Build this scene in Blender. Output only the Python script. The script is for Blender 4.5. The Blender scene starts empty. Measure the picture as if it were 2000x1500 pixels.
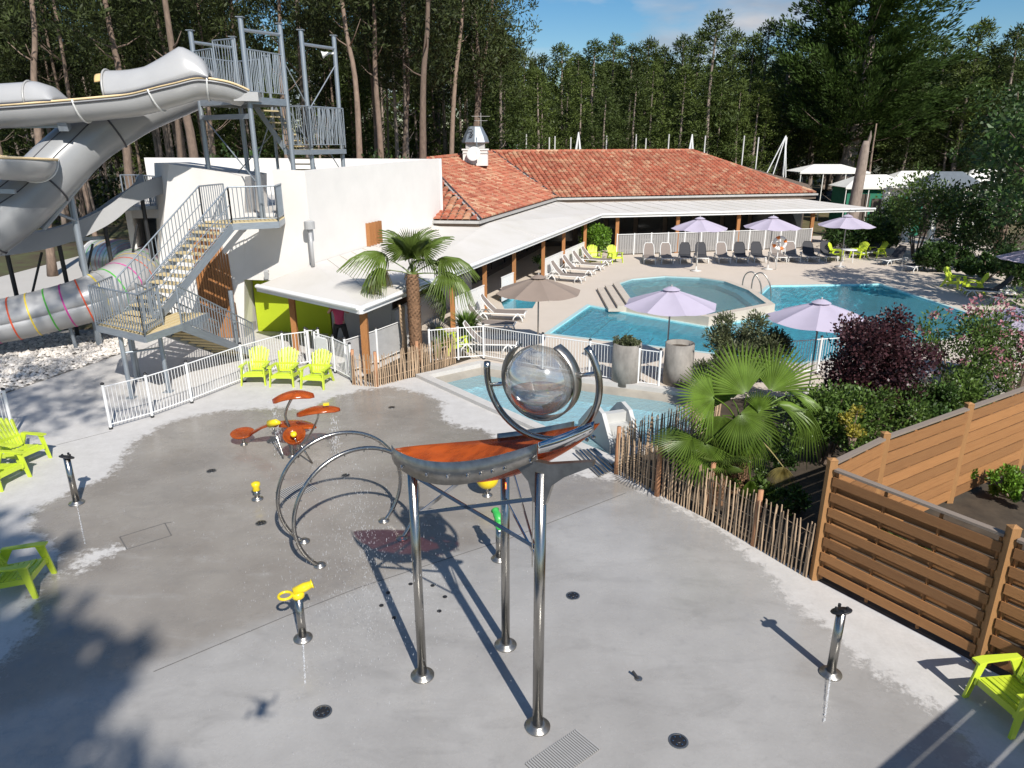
import bpy, bmesh, math, random
from mathutils import Vector, Matrix, noise
from mathutils.geometry import tessellate_polygon
R = math.radians
random.seed(7)
C = bpy.context.scene.collection
sc = bpy.context.scene

# ------------------------------------------------------------------ camera, sky, sun, exposure
F, TH, H, CX = 1388.0, R(18.9), 6.5, 1005.0
cam = bpy.data.cameras.new('camera'); camo = bpy.data.objects.new('camera', cam); C.objects.link(camo)
cam.sensor_width = 36; cam.lens = F/2000*36; cam.shift_x = (1000-CX)/2000
cam.clip_start = .05; cam.clip_end = 900
camo.location = (0, 0, H); camo.rotation_euler = (R(90)-TH, 0, 0)
sc.camera = camo
SUND = Vector((-.4615, 1.0538, -1)).normalized()      # the way the light travels
w = bpy.data.worlds.new('World'); sc.world = w; w.use_nodes = True
nt = w.node_tree; nt.nodes.clear()
out = nt.nodes.new('ShaderNodeOutputWorld'); bg = nt.nodes.new('ShaderNodeBackground')
sky = nt.nodes.new('ShaderNodeTexSky'); sky.sky_type = 'NISHITA'; sky.sun_disc = False
sky.sun_elevation = R(41); sky.sun_rotation = R(156.4); sky.altitude = 0
sky.air_density = 1.0; sky.dust_density = .3; sky.ozone_density = 2.5
tc = nt.nodes.new('ShaderNodeTexCoord'); mp = nt.nodes.new('ShaderNodeMapping'); mp.inputs['Scale'].default_value = (1, 1, 3.4)
mp.inputs['Location'].default_value = (.93, .0, .0)
nz = nt.nodes.new('ShaderNodeTexNoise'); nz.inputs['Scale'].default_value = 3.1; nz.inputs['Detail'].default_value = 7; nz.inputs['Roughness'].default_value = .5
cr = nt.nodes.new('ShaderNodeValToRGB'); cr.color_ramp.elements[0].position = .52; cr.color_ramp.elements[1].position = .66
n2 = nt.nodes.new('ShaderNodeTexNoise'); n2.inputs['Scale'].default_value = 7; n2.inputs['Detail'].default_value = 6
c2 = nt.nodes.new('ShaderNodeValToRGB'); c2.color_ramp.elements[0].position = .35; c2.color_ramp.elements[1].position = .7
c2.color_ramp.elements[0].color = (3.6, 3.9, 4.5, 1); c2.color_ramp.elements[1].color = (6.6, 6.6, 6.8, 1)
hs = nt.nodes.new('ShaderNodeHueSaturation'); hs.inputs['Saturation'].default_value = 1.4; hs.inputs['Value'].default_value = .88
mx = nt.nodes.new('ShaderNodeMix'); mx.data_type = 'RGBA'
L = nt.links.new
L(tc.outputs['Generated'], mp.inputs['Vector']); L(mp.outputs[0], nz.inputs['Vector']); L(mp.outputs[0], n2.inputs['Vector'])
L(nz.outputs['Fac'], cr.inputs[0]); L(n2.outputs['Fac'], c2.inputs[0])
L(sky.outputs[0], hs.inputs['Color']); L(hs.outputs[0], mx.inputs['A']); L(c2.outputs[0], mx.inputs['B']); L(cr.outputs[0], mx.inputs['Factor'])
L(mx.outputs['Result'], bg.inputs['Color']); bg.inputs['Strength'].default_value = .10; L(bg.outputs[0], out.inputs['Surface'])
sl = bpy.data.lights.new('sun', 'SUN'); so = bpy.data.objects.new('sun', sl); C.objects.link(so)
sl.energy = 5.0; sl.angle = R(.53); sl.color = (1, .955, .89); so.rotation_euler = SUND.to_track_quat('-Z', 'Y').to_euler()
sc.view_settings.view_transform = 'Standard'; sc.view_settings.look = 'None'; sc.view_settings.exposure = .18; sc.view_settings.gamma = 1
sc.view_settings.use_curve_mapping = False
sc.render.engine = 'CYCLES'
sc.cycles.max_bounces = 8; sc.cycles.diffuse_bounces = 3; sc.cycles.glossy_bounces = 3; sc.cycles.transparent_max_bounces = 12; sc.cycles.transmission_bounces = 6
sc.cycles.caustics_reflective = False; sc.cycles.caustics_refractive = False; sc.cycles.sample_clamp_indirect = 6
sc.cycles.use_denoising = True

# ------------------------------------------------------------------ survey helpers: photograph pixel -> place in the world
_c, _s = math.cos(TH), math.sin(TH)
def ray(px, py):
    u = (px-CX)/F; v = (py-750)/F
    return (u, _c-v*_s, -_s-v*_c)
def U(px, py, z=0.0):          # point at height z
    d = ray(px, py); t = (z-H)/d[2]
    return Vector((d[0]*t, d[1]*t, z))
def Y(px, py, y):              # point at forward distance y
    d = ray(px, py); t = y/d[1]
    return Vector((d[0]*t, y, H+d[2]*t))

# ------------------------------------------------------------------ materials
M = {}
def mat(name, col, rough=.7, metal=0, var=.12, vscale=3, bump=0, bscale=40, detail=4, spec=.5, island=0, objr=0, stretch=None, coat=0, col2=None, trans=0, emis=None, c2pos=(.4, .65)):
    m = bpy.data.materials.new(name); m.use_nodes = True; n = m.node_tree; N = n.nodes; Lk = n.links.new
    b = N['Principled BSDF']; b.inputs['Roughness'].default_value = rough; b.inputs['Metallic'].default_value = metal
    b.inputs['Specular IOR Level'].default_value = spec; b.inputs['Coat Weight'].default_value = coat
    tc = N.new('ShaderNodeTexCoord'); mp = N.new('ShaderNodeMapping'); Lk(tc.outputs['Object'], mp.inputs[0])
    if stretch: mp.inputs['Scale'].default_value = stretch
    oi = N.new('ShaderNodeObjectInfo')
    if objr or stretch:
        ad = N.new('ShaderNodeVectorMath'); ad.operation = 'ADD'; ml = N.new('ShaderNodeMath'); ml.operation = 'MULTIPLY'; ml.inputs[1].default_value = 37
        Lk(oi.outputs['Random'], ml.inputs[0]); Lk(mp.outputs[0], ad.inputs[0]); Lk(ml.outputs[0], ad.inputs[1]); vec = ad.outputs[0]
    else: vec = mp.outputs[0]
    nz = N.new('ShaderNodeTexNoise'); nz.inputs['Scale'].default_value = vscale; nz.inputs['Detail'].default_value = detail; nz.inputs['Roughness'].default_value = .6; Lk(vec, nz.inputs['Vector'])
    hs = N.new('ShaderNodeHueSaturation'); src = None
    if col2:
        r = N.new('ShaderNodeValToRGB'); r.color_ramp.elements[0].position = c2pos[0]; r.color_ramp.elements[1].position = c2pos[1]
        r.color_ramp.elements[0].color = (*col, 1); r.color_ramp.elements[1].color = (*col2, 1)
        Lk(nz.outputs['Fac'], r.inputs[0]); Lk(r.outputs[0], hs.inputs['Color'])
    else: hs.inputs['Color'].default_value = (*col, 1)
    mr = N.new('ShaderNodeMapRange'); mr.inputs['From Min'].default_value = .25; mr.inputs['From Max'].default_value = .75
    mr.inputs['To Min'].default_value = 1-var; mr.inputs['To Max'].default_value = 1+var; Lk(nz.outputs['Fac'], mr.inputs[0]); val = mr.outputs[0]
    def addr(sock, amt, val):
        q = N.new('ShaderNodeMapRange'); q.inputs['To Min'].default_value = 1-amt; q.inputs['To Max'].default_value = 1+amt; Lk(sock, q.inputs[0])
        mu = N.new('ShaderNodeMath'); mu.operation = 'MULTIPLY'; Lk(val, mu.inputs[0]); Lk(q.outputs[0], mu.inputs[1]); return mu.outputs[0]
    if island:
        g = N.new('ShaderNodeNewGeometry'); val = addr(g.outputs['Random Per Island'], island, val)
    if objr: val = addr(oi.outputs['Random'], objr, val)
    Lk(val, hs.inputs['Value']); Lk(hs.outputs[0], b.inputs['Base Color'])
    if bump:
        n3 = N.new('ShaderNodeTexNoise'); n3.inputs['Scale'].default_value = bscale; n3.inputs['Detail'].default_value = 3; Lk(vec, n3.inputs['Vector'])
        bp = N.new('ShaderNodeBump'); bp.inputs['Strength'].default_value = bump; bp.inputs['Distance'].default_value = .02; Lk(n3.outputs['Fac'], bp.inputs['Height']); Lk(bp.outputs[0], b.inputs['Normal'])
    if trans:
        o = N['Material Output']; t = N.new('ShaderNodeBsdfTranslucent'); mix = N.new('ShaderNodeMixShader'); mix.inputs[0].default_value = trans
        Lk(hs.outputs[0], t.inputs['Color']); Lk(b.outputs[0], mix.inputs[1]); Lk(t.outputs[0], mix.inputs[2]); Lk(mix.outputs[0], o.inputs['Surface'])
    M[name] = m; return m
mat('steel', (.40, .385, .36), .22, 1, .15, 2, stretch=(12, 12, .6), bump=.05)
mat('steel_dark', (.36, .345, .32), .36, .9, .3, 8, bump=.12, bscale=30, detail=6)
mat('steel_polished', (.62, .62, .62), .1, 1, .1, 4)
mat('galvanised', (.33, .37, .41), .42, .55, .18, 6, bump=.08)
mat('white_paint', (.78, .78, .77), .35, 0, .05, 2)
mat('white_plastic', (.76, .76, .74), .4, 0, .06, 3)
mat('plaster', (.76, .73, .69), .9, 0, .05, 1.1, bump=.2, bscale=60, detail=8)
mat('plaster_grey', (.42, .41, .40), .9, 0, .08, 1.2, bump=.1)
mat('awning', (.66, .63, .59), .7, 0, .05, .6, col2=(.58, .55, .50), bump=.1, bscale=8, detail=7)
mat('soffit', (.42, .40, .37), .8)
mat('fascia_brown', (.17, .125, .095), .7)
mat('gutter', (.46, .45, .43), .5, .2)
mat('deck', (.62, .54, .455), .85, 0, .06, .8, bump=.12, bscale=50, col2=(.56, .485, .405), detail=6)
mat('kerb', (.55, .53, .50), .75, 0, .1, 3, bump=.1)
mat('kerb_beige', (.55, .48, .40), .8, 0, .08, 3, bump=.1)
mat('apron', (.34, .31, .26), .35, 0, .2, 2, bump=.1)
mat('mosaic_pale', (.45, .62, .62), .4, 0, .1, 30)
mat('asphalt', (.05, .05, .055), .9, 0, .2, 5)
mat('path', (.50, .48, .45), .85, 0, .05, .5, bump=.1, detail=6)
mat('soil', (.06, .045, .03), .95, 0, .4, 3, bump=.4, bscale=12)
mat('forest_floor', (.075, .055, .032), .95, 0, .3, .6, col2=(.07, .085, .03), bump=.3, bscale=8, detail=8)
mat('lawn', (.10, .10, .035), .95, 0, .3, 1.5, col2=(.16, .11, .06), detail=8)
mat('gravel_bed', (.34, .32, .29), .95, 0, .3, 14, bump=.5, bscale=30)
mat('pebble', (.70, .65, .59), .8, 0, .1, 4, island=.35)
mat('lime', (.56, .68, .05), .38, 0, .05, 3, objr=.05, coat=.1)
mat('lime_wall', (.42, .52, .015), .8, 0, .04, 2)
mat('orange_cream', (.80, .62, .36), .5)
mat('flume', (.42, .42, .42), .32, 0, .06, 1.2, coat=.25)
mat('flume_inner', (.74, .52, .24), .4)
mat('flume_shaded', (.31, .315, .32), .34, 0, .08, 1.2, coat=.2)  # flume grey darkened; shade of the open flume put into the colour
mat('screen_grey', (.30, .29, .28), .75, 0, .1, 3)
mat('flume_dark', (.20, .23, .27), .4, 0, .08, 1, coat=.2)
mat('seam', (.06, .06, .07), .6)
mat('black', (.018, .018, .02), .5)
mat('dark_metal', (.05, .052, .055), .4, .6)
mat('yellow', (.80, .60, .015), .3, 0, .04, 3, coat=.3)
mat('green_paint', (.05, .42, .08), .35, coat=.3)
mat('tread', (.62, .50, .28), .8, 0, .1, 8, objr=.05)
mat('wood_post', (.36, .155, .05), .7, 0, .2, 3, stretch=(6, 6, .8), bump=.25, bscale=9, objr=.12)
mat('wood_door', (.33, .14, .045), .65, 0, .25, 3, stretch=(8, 8, .7), bump=.3, objr=.2)
mat('plank', (.43, .205, .072), .72, 0, .30, 2.2, stretch=(1.6, 11, 11), bump=.6, bscale=7, objr=.24, detail=9, col2=(.25, .108, .036), c2pos=(.42, .66))
mat('fence_post', (.36, .185, .07), .75, 0, .2, 2.5, stretch=(6, 6, .8), bump=.3, bscale=8, objr=.1, detail=6)
mat('cap_rail', (.25, .20, .16), .8, 0, .2, 3, stretch=(1, 8, 8), bump=.2)
mat('stake', (.46, .33, .215), .85, 0, .25, 5, stretch=(5, 5, 1), bump=.3, objr=.3)
mat('stake_post', (.46, .23, .12), .8, 0, .2, 5, stretch=(5, 5, 1), bump=.3, objr=.1)
mat('bark', (.20, .145, .11), .95, 0, .35, 9, stretch=(1, 1, .35), bump=.7, bscale=10, objr=.3, detail=6)
mat('bark_grey', (.25, .20, .165), .95, 0, .35, 7, stretch=(1, 1, .35), bump=.7, bscale=8, objr=.3, detail=6)
mat('palm_bark', (.22, .125, .07), .95, 0, .35, 12, bump=.8, bscale=25, island=.35)
mat('tall_leaf', (.040, .054, .014), .6, 0, .3, .5, island=.55, objr=.25, trans=.15, spec=.3)
mat('pine_leaf', (.056, .080, .019), .6, 0, .25, .5, island=.45, objr=.2, trans=.2, spec=.3)
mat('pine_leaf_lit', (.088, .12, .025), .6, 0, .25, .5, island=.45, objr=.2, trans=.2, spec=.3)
mat('cypress_leaf', (.048, .085, .016), .6, 0, .3, .6, island=.4, trans=.2, spec=.3)
mat('oak_leaf', (.045, .09, .018), .5, 0, .3, .6, island=.5, objr=.15, trans=.25)
mat('bush_leaf', (.09, .15, .028), .45, 0, .25, 1, island=.5, objr=.15, trans=.25)
mat('bright_leaf', (.15, .28, .03), .45, 0, .25, 1, island=.45, trans=.3)
mat('olive_leaf', (.115, .13, .06), .5, 0, .25, 1, island=.5, trans=.2)
mat('purple_leaf', (.060, .022, .026), .45, 0, .3, 2, island=.6, trans=.15)
mat('yellow_leaf', (.38, .33, .05), .5, 0, .25, 1, island=.4, trans=.3)
mat('pink_flower', (.50, .22, .25), .6, 0, .2, 2, island=.4, trans=.3)
mat('palm_leaf', (.12, .175, .032), .42, 0, .2, 3, island=.15, objr=.25, trans=.32)
mat('palm_leaf_old', (.30, .25, .09), .6, 0, .3, 4, island=.3, objr=.2, trans=.3)
mat('palm_leaf_bright', (.135, .215, .03), .42, 0, .2, 3, island=.22, objr=.3, trans=.35)
mat('lilac', (.51, .455, .56), .85, 0, .04, 3, trans=.12, bump=.05)
mat('taupe', (.275, .215, .175), .9, 0, .05, 3, trans=.05)
mat("textile", (.24, .20, .175), .8, 0, .08, 20)
mat('textile_dark', (.045, .045, .05), .8, 0, .1, 20)
mat('concrete_pot', (.27, .25, .225), .9, 0, .45, 3, stretch=(1, 1, .5), bump=.3, bscale=14, detail=7)
mat('slide_plastic', (.52, .52, .50), .5, 0, .06, 3)
mat('tent_white', (.76, .74, .68), .8, 0, .05, 1, bump=.1, bscale=3)
mat('tent_grey', (.12, .14, .16), .8)
mat('tent_green', (.02, .17, .10), .8)
mat('mesh_grey', (.42, .42, .42), .7, 0, .1, 5)
mat('glass_dark', (.025, .028, .03), .12, 0, .3, 1)
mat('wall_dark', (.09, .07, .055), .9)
mat('skin', (.42, .24, .17), .5); mat('hair', (.04, .025, .015), .6)
mat('pink_shirt', (.50, .06, .14), .8, bump=.3, bscale=15); mat('black_cloth', (.02, .02, .022), .85, bump=.3, bscale=15)
mat('life_orange', (.70, .19, .03), .5)
mat('joint', (.12, .115, .11), .9)
mat('nylon_net', (.05, .06, .06), .8)
mat('pole_wood', (.30, .27, .24), .8, stretch=(4, 4, 1), objr=.2)
for k, c in dict(red=(.75, .10, .03), yel=(.80, .60, .06), grn=(.08, .42, .05), mag=(.62, .05, .32)).items(): mat('stripe_'+k, c, .4)

def tiles_mat():
    m = mat('roof_tile', (.42, .115, .055), .85, 0, .12, .5, bump=.2)
    n = m.node_tree; N = n.nodes; Lk = n.links.new
    g = N.new('ShaderNodeNewGeometry'); o = N.new('ShaderNodeObjectInfo'); a = N.new('ShaderNodeMath'); a.operation = 'ADD'; f = N.new('ShaderNodeMath'); f.operation = 'FRACT'
    Lk(g.outputs['Random Per Island'], a.inputs[0]); Lk(o.outputs['Random'], a.inputs[1]); Lk(a.outputs[0], f.inputs[0])
    r = N.new('ShaderNodeValToRGB'); e = r.color_ramp.elements; e[0].position = 0; e[0].color = (.29, .080, .045, 1); e[1].position = 1; e[1].color = (.55, .34, .21, 1)
    for p, c in ((.25, (.42, .125, .068, 1)), (.5, (.48, .17, .098, 1)), (.68, (.39, .17, .10, 1)), (.82, (.46, .21, .12, 1))):
        q = e.new(p); q.color = c
    Lk(f.outputs[0], r.inputs[0])
    nz = N.new('ShaderNodeTexNoise'); nz.inputs['Scale'].default_value = 9; nz.inputs['Detail'].default_value = 5; tc = N.new('ShaderNodeNewGeometry'); Lk(tc.outputs['Position'], nz.inputs['Vector'])
    q = N.new('ShaderNodeMapRange'); q.inputs['From Min'].default_value = .58; q.inputs['From Max'].default_value = .72; q.inputs['To Max'].default_value = .6; Lk(nz.outputs['Fac'], q.inputs[0])
    mx = N.new('ShaderNodeMix'); mx.data_type = 'RGBA'; mx.inputs['B'].default_value = (.55, .42, .30, 1); Lk(q.outputs[0], mx.inputs['Factor']); Lk(r.outputs[0], mx.inputs['A'])
    h = [x for x in N if x.type == 'HUE_SAT'][0]; Lk(mx.outputs['Result'], h.inputs['Color'])
tiles_mat()
def orange_mat():
    m = bpy.data.materials.new('orange_acrylic'); m.use_nodes = True; N = m.node_tree.nodes; Lk = m.node_tree.links.new
    b = N['Principled BSDF']; b.inputs['Base Color'].default_value = (.60, .125, .018, 1); b.inputs['Roughness'].default_value = .18; b.inputs['Coat Weight'].default_value = .4
    nz = N.new('ShaderNodeTexNoise'); nz.inputs['Scale'].default_value = 7; nz.inputs['Detail'].default_value = 5
    bp = N.new('ShaderNodeBump'); bp.inputs['Strength'].default_value = .25; bp.inputs['Distance'].default_value = .02; Lk(nz.outputs['Fac'], bp.inputs['Height']); Lk(bp.outputs[0], b.inputs['Normal'])
    tcn = N.new('ShaderNodeTexCoord'); mpn = N.new('ShaderNodeMapping'); mpn.inputs['Rotation'].default_value = (0, .35, .54); mpn.inputs['Scale'].default_value = (1.2, 7, 3); Lk(tcn.outputs['Object'], mpn.inputs[0]); nc = N.new('ShaderNodeTexNoise'); nc.inputs['Scale'].default_value = 2; nc.inputs['Detail'].default_value = 7; Lk(mpn.outputs[0], nc.inputs['Vector']); rc = N.new('ShaderNodeValToRGB'); rc.color_ramp.elements[0].position = .38; rc.color_ramp.elements[1].position = .62; rc.color_ramp.elements[0].color = (.30, .075, .018, 1); rc.color_ramp.elements[1].color = (.54, .13, .025, 1); Lk(nc.outputs['Fac'], rc.inputs[0]); Lk(rc.outputs[0], b.inputs['Base Color'])
    t = N.new('ShaderNodeBsdfTransparent'); t.inputs[0].default_value = (.97, .40, .12, 1)
    mx = N.new('ShaderNodeMixShader'); mx.inputs[0].default_value = .52; Lk(t.outputs[0], mx.inputs[1]); Lk(b.outputs[0], mx.inputs[2]); Lk(mx.outputs[0], N['Material Output'].inputs[0]); M['orange'] = m
orange_mat()
def clear_mat():
    m = bpy.data.materials.new('clear_acrylic'); m.use_nodes = True; N = m.node_tree.nodes; Lk = m.node_tree.links.new
    b = N['Principled BSDF']; b.inputs['Base Color'].default_value = (.66, .68, .69, 1); b.inputs['Metallic'].default_value = .75; b.inputs['Roughness'].default_value = .10; b.inputs['Coat Weight'].default_value = 1; b.inputs['Coat Roughness'].default_value = .03
    t = N.new('ShaderNodeBsdfTransparent'); t.inputs[0].default_value = (.93, .95, .95, 1)
    fr = N.new('ShaderNodeLayerWeight'); fr.inputs[0].default_value = .35
    nz = N.new('ShaderNodeTexNoise'); nz.inputs['Scale'].default_value = 5; nz.inputs['Detail'].default_value = 8
    q = N.new('ShaderNodeMapRange'); q.inputs['From Min'].default_value = .4; q.inputs['From Max'].default_value = .75; q.inputs['To Min'].default_value = .18; q.inputs['To Max'].default_value = .42; Lk(nz.outputs['Fac'], q.inputs[0])
    a = N.new('ShaderNodeMath'); a.operation = 'ADD'; a.use_clamp = True; Lk(fr.outputs['Facing'], a.inputs[0]); Lk(q.outputs[0], a.inputs[1])
    mx = N.new('ShaderNodeMixShader'); Lk(a.outputs[0], mx.inputs[0]); Lk(t.outputs[0], mx.inputs[1]); Lk(b.outputs[0], mx.inputs[2]); Lk(mx.outputs[0], N['Material Output'].inputs[0]); M['clear'] = m
clear_mat()
def water_mat(name, tint, rough=.03, bscale=5, bstr=.25, dens=.25):
    m = bpy.data.materials.new(name); m.use_nodes = True; N = m.node_tree.nodes; Lk = m.node_tree.links.new; N.remove(N['Principled BSDF'])
    t = N.new('ShaderNodeBsdfTransparent'); t.inputs[0].default_value = (*tint, 1)
    d = N.new('ShaderNodeBsdfDiffuse'); d.inputs[0].default_value = (*[x*.9 for x in tint], 1)
    g = N.new('ShaderNodeBsdfGlossy'); g.inputs['Roughness'].default_value = rough
    fr = N.new('ShaderNodeFresnel'); fr.inputs[0].default_value = 1.33
    nz = N.new('ShaderNodeTexNoise'); nz.inputs['Scale'].default_value = bscale; nz.inputs['Detail'].default_value = 5
    tc = N.new('ShaderNodeTexCoord'); Lk(tc.outputs['Object'], nz.inputs['Vector'])
    bp = N.new('ShaderNodeBump'); bp.inputs['Strength'].default_value = bstr; bp.inputs['Distance'].default_value = .05; Lk(nz.outputs['Fac'], bp.inputs['Height'])
    Lk(bp.outputs[0], g.inputs['Normal']); Lk(bp.outputs[0], fr.inputs['Normal'])
    m1 = N.new('ShaderNodeMixShader'); m1.inputs[0].default_value = dens; Lk(t.outputs[0], m1.inputs[1]); Lk(d.outputs[0], m1.inputs[2])
    m2 = N.new('ShaderNodeMixShader'); Lk(fr.outputs[0], m2.inputs[0]); Lk(m1.outputs[0], m2.inputs[1]); Lk(g.outputs[0], m2.inputs[2]); Lk(m2.outputs[0], N['Material Output'].inputs[0]); M[name] = m
water_mat('water_kids', (.62, .93, 1.0), .10, 9, .9, .40)
water_mat('water_main', (.33, .86, .98), .05, 5, .2, .20)
water_mat('water_tub', (.52, .90, .98), .04, 6, .5, .16)
def liner(name, c1, c2, sc_):    # pool lining of small mosaic in two tones mottled by noise
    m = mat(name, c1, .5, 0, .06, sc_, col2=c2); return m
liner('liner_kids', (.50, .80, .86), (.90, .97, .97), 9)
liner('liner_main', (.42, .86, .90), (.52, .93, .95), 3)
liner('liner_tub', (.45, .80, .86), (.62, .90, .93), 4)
def pad_mat():
    m = bpy.data.materials.new('splash_concrete'); m.use_nodes = True; N = m.node_tree.nodes; Lk = m.node_tree.links.new; b = N['Principled BSDF']
    g = N.new('ShaderNodeTexCoord')
    def nz(s, d, r=.6):
        x = N.new('ShaderNodeTexNoise'); x.inputs['Scale'].default_value = s; x.inputs['Detail'].default_value = d; x.inputs['Roughness'].default_value = r; Lk(g.outputs['Object'], x.inputs['Vector']); return x.outputs['Fac']
    def mr(s, a, c_, d_=0., e=1., smooth=False):
        x = N.new('ShaderNodeMapRange'); x.inputs['From Min'].default_value = a; x.inputs['From Max'].default_value = c_; x.inputs['To Min'].default_value = d_; x.inputs['To Max'].default_value = e
        if smooth: x.interpolation_type = 'SMOOTHSTEP'
        Lk(s, x.inputs[0]); return x.outputs[0]
    def mth(o, a, b_, cl=False):
        x = N.new('ShaderNodeMath'); x.operation = o; x.use_clamp = cl
        for i, q in enumerate((a, b_)):
            if isinstance(q, (int, float)): x.inputs[i].default_value = q
            else: Lk(q, x.inputs[i])
        return x.outputs[0]
    def mix(f, a, b_):
        x = N.new('ShaderNodeMix'); x.data_type = 'RGBA'
        if isinstance(f, float): x.inputs['Factor'].default_value = f
        else: Lk(f, x.inputs['Factor'])
        for k, q in (('A', a), ('B', b_)):
            if isinstance(q, tuple): x.inputs[k].default_value = (*q, 1)
            else: Lk(q, x.inputs[k])
        return x.outputs['Result']
    at = N.new('ShaderNodeAttribute'); at.attribute_name = 'wet'
    sp = N.new('ShaderNodeAttribute'); sp.attribute_name = 'slab'
    n1 = nz(1.3, 4, .6); n1b = nz(5.5, 9, .78)
    e = mth('ADD', mth('ADD', at.outputs['Fac'], mth('MULTIPLY', mth('SUBTRACT', n1b, .5), 1.25)), mth('MULTIPLY', mth('SUBTRACT', n1, .5), .35))
    wet = mr(e, .40, .60, smooth=True)
    mot = nz(.55, 7, .6); mot2 = nz(3.2, 6, .7); sm = nz(22, 4)
    dry = mix(mr(mot2, .35, .7), (.60, .58, .555), (.51, .49, .465))
    wetA = mix(mr(mot, .35, .65), (.24, .214, .186), (.32, .293, .258))
    wetB = mix(mr(mot, .35, .65), (.33, .316, .298), (.425, .41, .388))
    wa = mix(sp.outputs['Fac'], wetA, wetB)
    wa = mix(mr(mot2, .60, .78, 0, .5), wa, (.40, .39, .375))
    mps = N.new('ShaderNodeMapping'); mps.inputs['Rotation'].default_value = (0, 0, .9); mps.inputs['Scale'].default_value = (.8, 2.0, 1); Lk(g.outputs['Object'], mps.inputs[0]); st = N.new('ShaderNodeTexNoise'); st.inputs['Scale'].default_value = 1.1; st.inputs['Detail'].default_value = 9; st.inputs['Roughness'].default_value = .68; st.inputs['Distortion'].default_value = .6; Lk(mps.outputs[0], st.inputs['Vector'])
    wa = mix(mr(st.outputs['Fac'], .52, .70, 0, .30), wa, (.17, .16, .148))
    wa = mix(mr(st.outputs['Fac'], .30, .42, .28, 0), wa, (.44, .43, .41))
    wa = mix(mr(mot2, .22, .40, .45, 0), wa, (.19, .185, .18))
    col = mix(wet, dry, wa)
    col = mix(mr(sm, .3, .7, 0, .12), col, (.2, .19, .18))
    Lk(col, b.inputs['Base Color'])
    rw = mr(mot2, .35, .65, .07, .38)
    Lk(mth('ADD', mth('MULTIPLY', wet, rw), mth('MULTIPLY', mth('SUBTRACT', 1., wet), .85)), b.inputs['Roughness'])
    b.inputs['Specular IOR Level'].default_value = .5
    bp = N.new('ShaderNodeBump'); bp.inputs['Strength'].default_value = .10; bp.inputs['Distance'].default_value = .01; Lk(nz(60, 4), bp.inputs['Height']); Lk(bp.outputs[0], b.inputs['Normal'])
    M['pad'] = m
pad_mat()

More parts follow.
